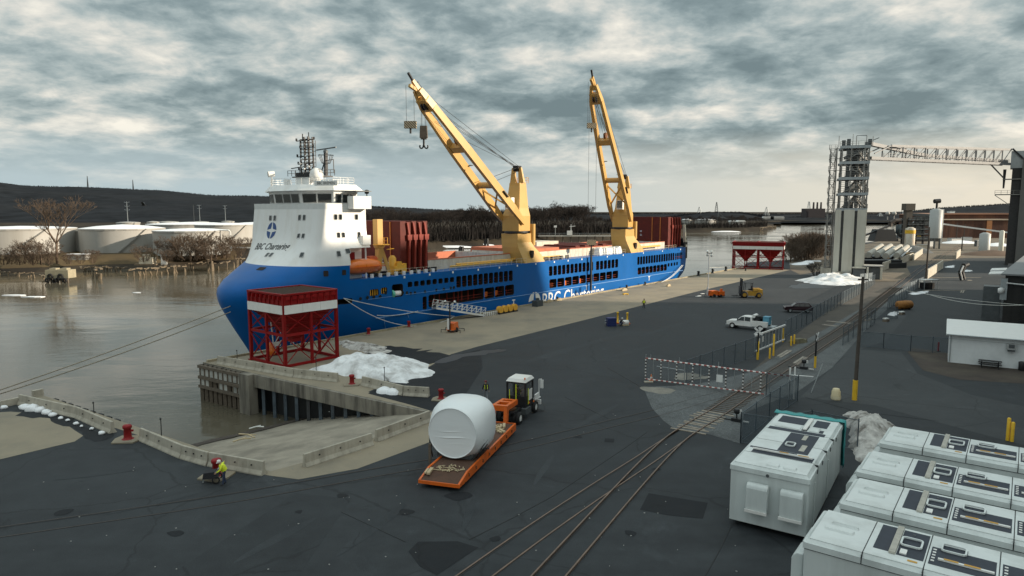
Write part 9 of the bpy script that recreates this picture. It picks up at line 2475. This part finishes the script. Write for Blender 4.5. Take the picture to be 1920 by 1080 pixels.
  m = M(); m.bar((3.35, .8, Z + .06), (3.35, 3.65, Z + .06), .24, .1); m.build('cable_tray', TAN, root)
  pad(3.6, 1.0, 3.85, 1.45, MATS['band white'], .05, 'label_plate', .008); pad(3.95, .5, 4.3, .65, AMB, .01, 'label_plate', .004)
  for x0, x1 in ((4.65, 6.9), (7.1, 9.4), (9.6, L_ - .4)):
   pad(x0, .8, x1, 2.55); m = M(); m.bar((x0 + .3, 1.35, Z + .06), (x1 - .05, 1.35, Z + .06), .12, .07); m.build('cable_tray', MATS['band white'], root)
   pad(x0 + .5, 1.3, x0 + 1.0, 1.42, AMB, .014, 'label_strip', .10); pad(x0 + 1.2, 1.28, x0 + 1.75, 1.4, AMB, .014, 'label_strip', .10)
   m = M()
   for k in range(5): m.box((x0 + .12, 1.15 + k * .28, Z + .02), (.12, .1, .02))
   m.build('fixing_stud', MATS['band white'], root, kind='stuff')
  pad(4.95, 2.56, 5.9, 2.95); loop(5.0, 2.2, 5.85, 2.9)
  hood(root, .35, 1.75, 1.2, 2.85, .5); hood(root, 2.25, 3.65, 1.2, 2.85, .5)
  m = M(); m.tube((3.2 + .7, 3.2, Z), (3.9, 3.2, Z + .03), .06, 6); m.build('drain_cap', MATS['dark galvanised'], root)
ca, cb_, cc = G(1371, 862, 3.75), G(1520, 896, 3.75), G(1461, 768, 3.75)
# the container's own frame: x along its length (away), y across
ax = Vector((857, 1280 * 1.0064, 0)).normalized(); ay = Vector((-ax.y, ax.x, 0))
o_ = Vector((cb_.x, cb_.y, 0)); Wc = (Vector((ca.x, ca.y, 0)) - o_).dot(ay)
s1 = thing('equipment_container', 'single white equipment container with twin air hoods and a teal tarpaulin at its far end', 'container', o_, heading(ax), 'white equipment containers')
container(s1, 11.9, Wc, 3.75, 'single')
TEAL = mat('teal tarpaulin', (.05, .30, .30), .55, var=.15, scale=1.5, bump=.6, bscale=3)
m = M(); L_, W_ = 11.9, Wc
rg = []
for i in range(15):
 y = -.10 + (W_ + .2) * i / 14; wv = .07 * math.sin(i * 1.7)
 rg.append([(L_ - .55 + wv, y, 3.80), (L_ + .06, y, 3.84 + .04 * math.sin(i * 2.3)), (L_ + .12 + .04 * math.sin(i), y, 3.5), (L_ + .10, y, .6)])
m.loft(rg, caps=False, closed=False)
for yy_ in (-.10,):
 q = []
 for i in range(9): z = .6 + 3.2 * i / 8; q.append([(L_ - .45 + .1 * math.sin(i * 1.3), yy_ - .02, z), (L_ - .1, yy_ - .05 - .02 * math.sin(i * 2), z), (L_ + .1, yy_, z)])
 m.loft(q, caps=False, closed=False)
o = m.build('end_tarpaulin', TEAL, s1); sdm = o.modifiers.new('s', 'SOLIDIFY'); sdm.thickness = .02
bx = Vector((1710, -1280 * 1.0064, 0)).normalized(); by = Vector((-bx.y, bx.x, 0))
row = [((1504, 1009), 'nearest container of the white row at the bottom right corner'), ((1573, 938), 'second container of the white row from the camera'), ((1604, 879), 'third container of the white row from the camera'), ((1648, 826), 'farthest container of the white row, nearest the grimy snow heap')]
first = None
for (px, py), lb_ in row:
 c = G(px, py, 3.75); c.z = 0
 if first is None:
  first = thing('equipment_container', lb_, 'container', c, heading(bx), 'white equipment containers'); container(first, 12.2, 4.0, 3.75, 'row')
 else: again(first, lb_, c)
# ---- driftwood and litter
for px, py, L_, rz_, lb_ in ((463, 818, 2.2, -.5, 'pale forked driftwood on the boat ramp'), (454, 826, 1.6, .6, 'thin driftwood stick on the boat ramp'), (481, 803, 1.4, .4, 'white plank stranded at the ramp waterline')):
 p = G(px, py, -3.2 if py > 810 else -4.3);
 p = G(px, py, -2.9 if py > 815 else -3.9)
 t = thing('driftwood', lb_, 'driftwood', p, rz_); m = M(); m.path([(-L_ / 2, 0, .05), (0, .12, .14), (L_ / 2, -.05, .08)], .07, 6); m.tube((0, .12, .14), (L_ * .3, .5, .1), .05, 6); m.build('branch', MATS['pale timber'] if py > 810 else MATS['white cloth'], t)
LIT = mat('pale grit', (.34, .34, .32), .8)
m = M()
for i in range(80):
 px, py = rnd.uniform(60, 1400), rnd.uniform(770, 1075); p = G(px, py)
 if qs(p)[1] < 16 and px < 900 and py < 900: continue
 m.box((p.x, p.y, .015), (rnd.uniform(.02, .10), rnd.uniform(.02, .08), .03), rnd.random() * 3)
o = m.build('litter', LIT); o['kind'] = 'stuff'
# fender blocks on the water side of the left slip wall, thin stakes on the barriers
t = thing('slip_fender', 'dashed row of dark rubber fender blocks along the left slip wall', 'fender', pC, heading(pD - pC))
for k in range(9): m = M(); m.box((2.4 + k * 1.45, .16, -.35), (.75, .3, .6)); m.build('fender_block', MATS['rubber'], t)
for px, py, lb_ in ((177, 789, 'thin dark stake on the left slip barriers, left'), (303, 822, 'thin dark stake on the left slip barriers, right'), (593, 697, 'thin dark stake on the pier before the snow heap, left'), (721, 717, 'thin dark stake on the pier before the snow heap, right'), (445, 682, 'thin pale stake at the pier corner')):
 p = G(px, py); m = M(); m.tube((0, 0, 0), (.02, 0, 1.5), .035, 6); m.lathe([(.03, 1.5), (.09, 1.58), (.03, 1.68)], 8); o = m.build('marker_stake', MATS['black steel'], None, p); tag(o, lb_, 'stake', 'thin marker stakes')
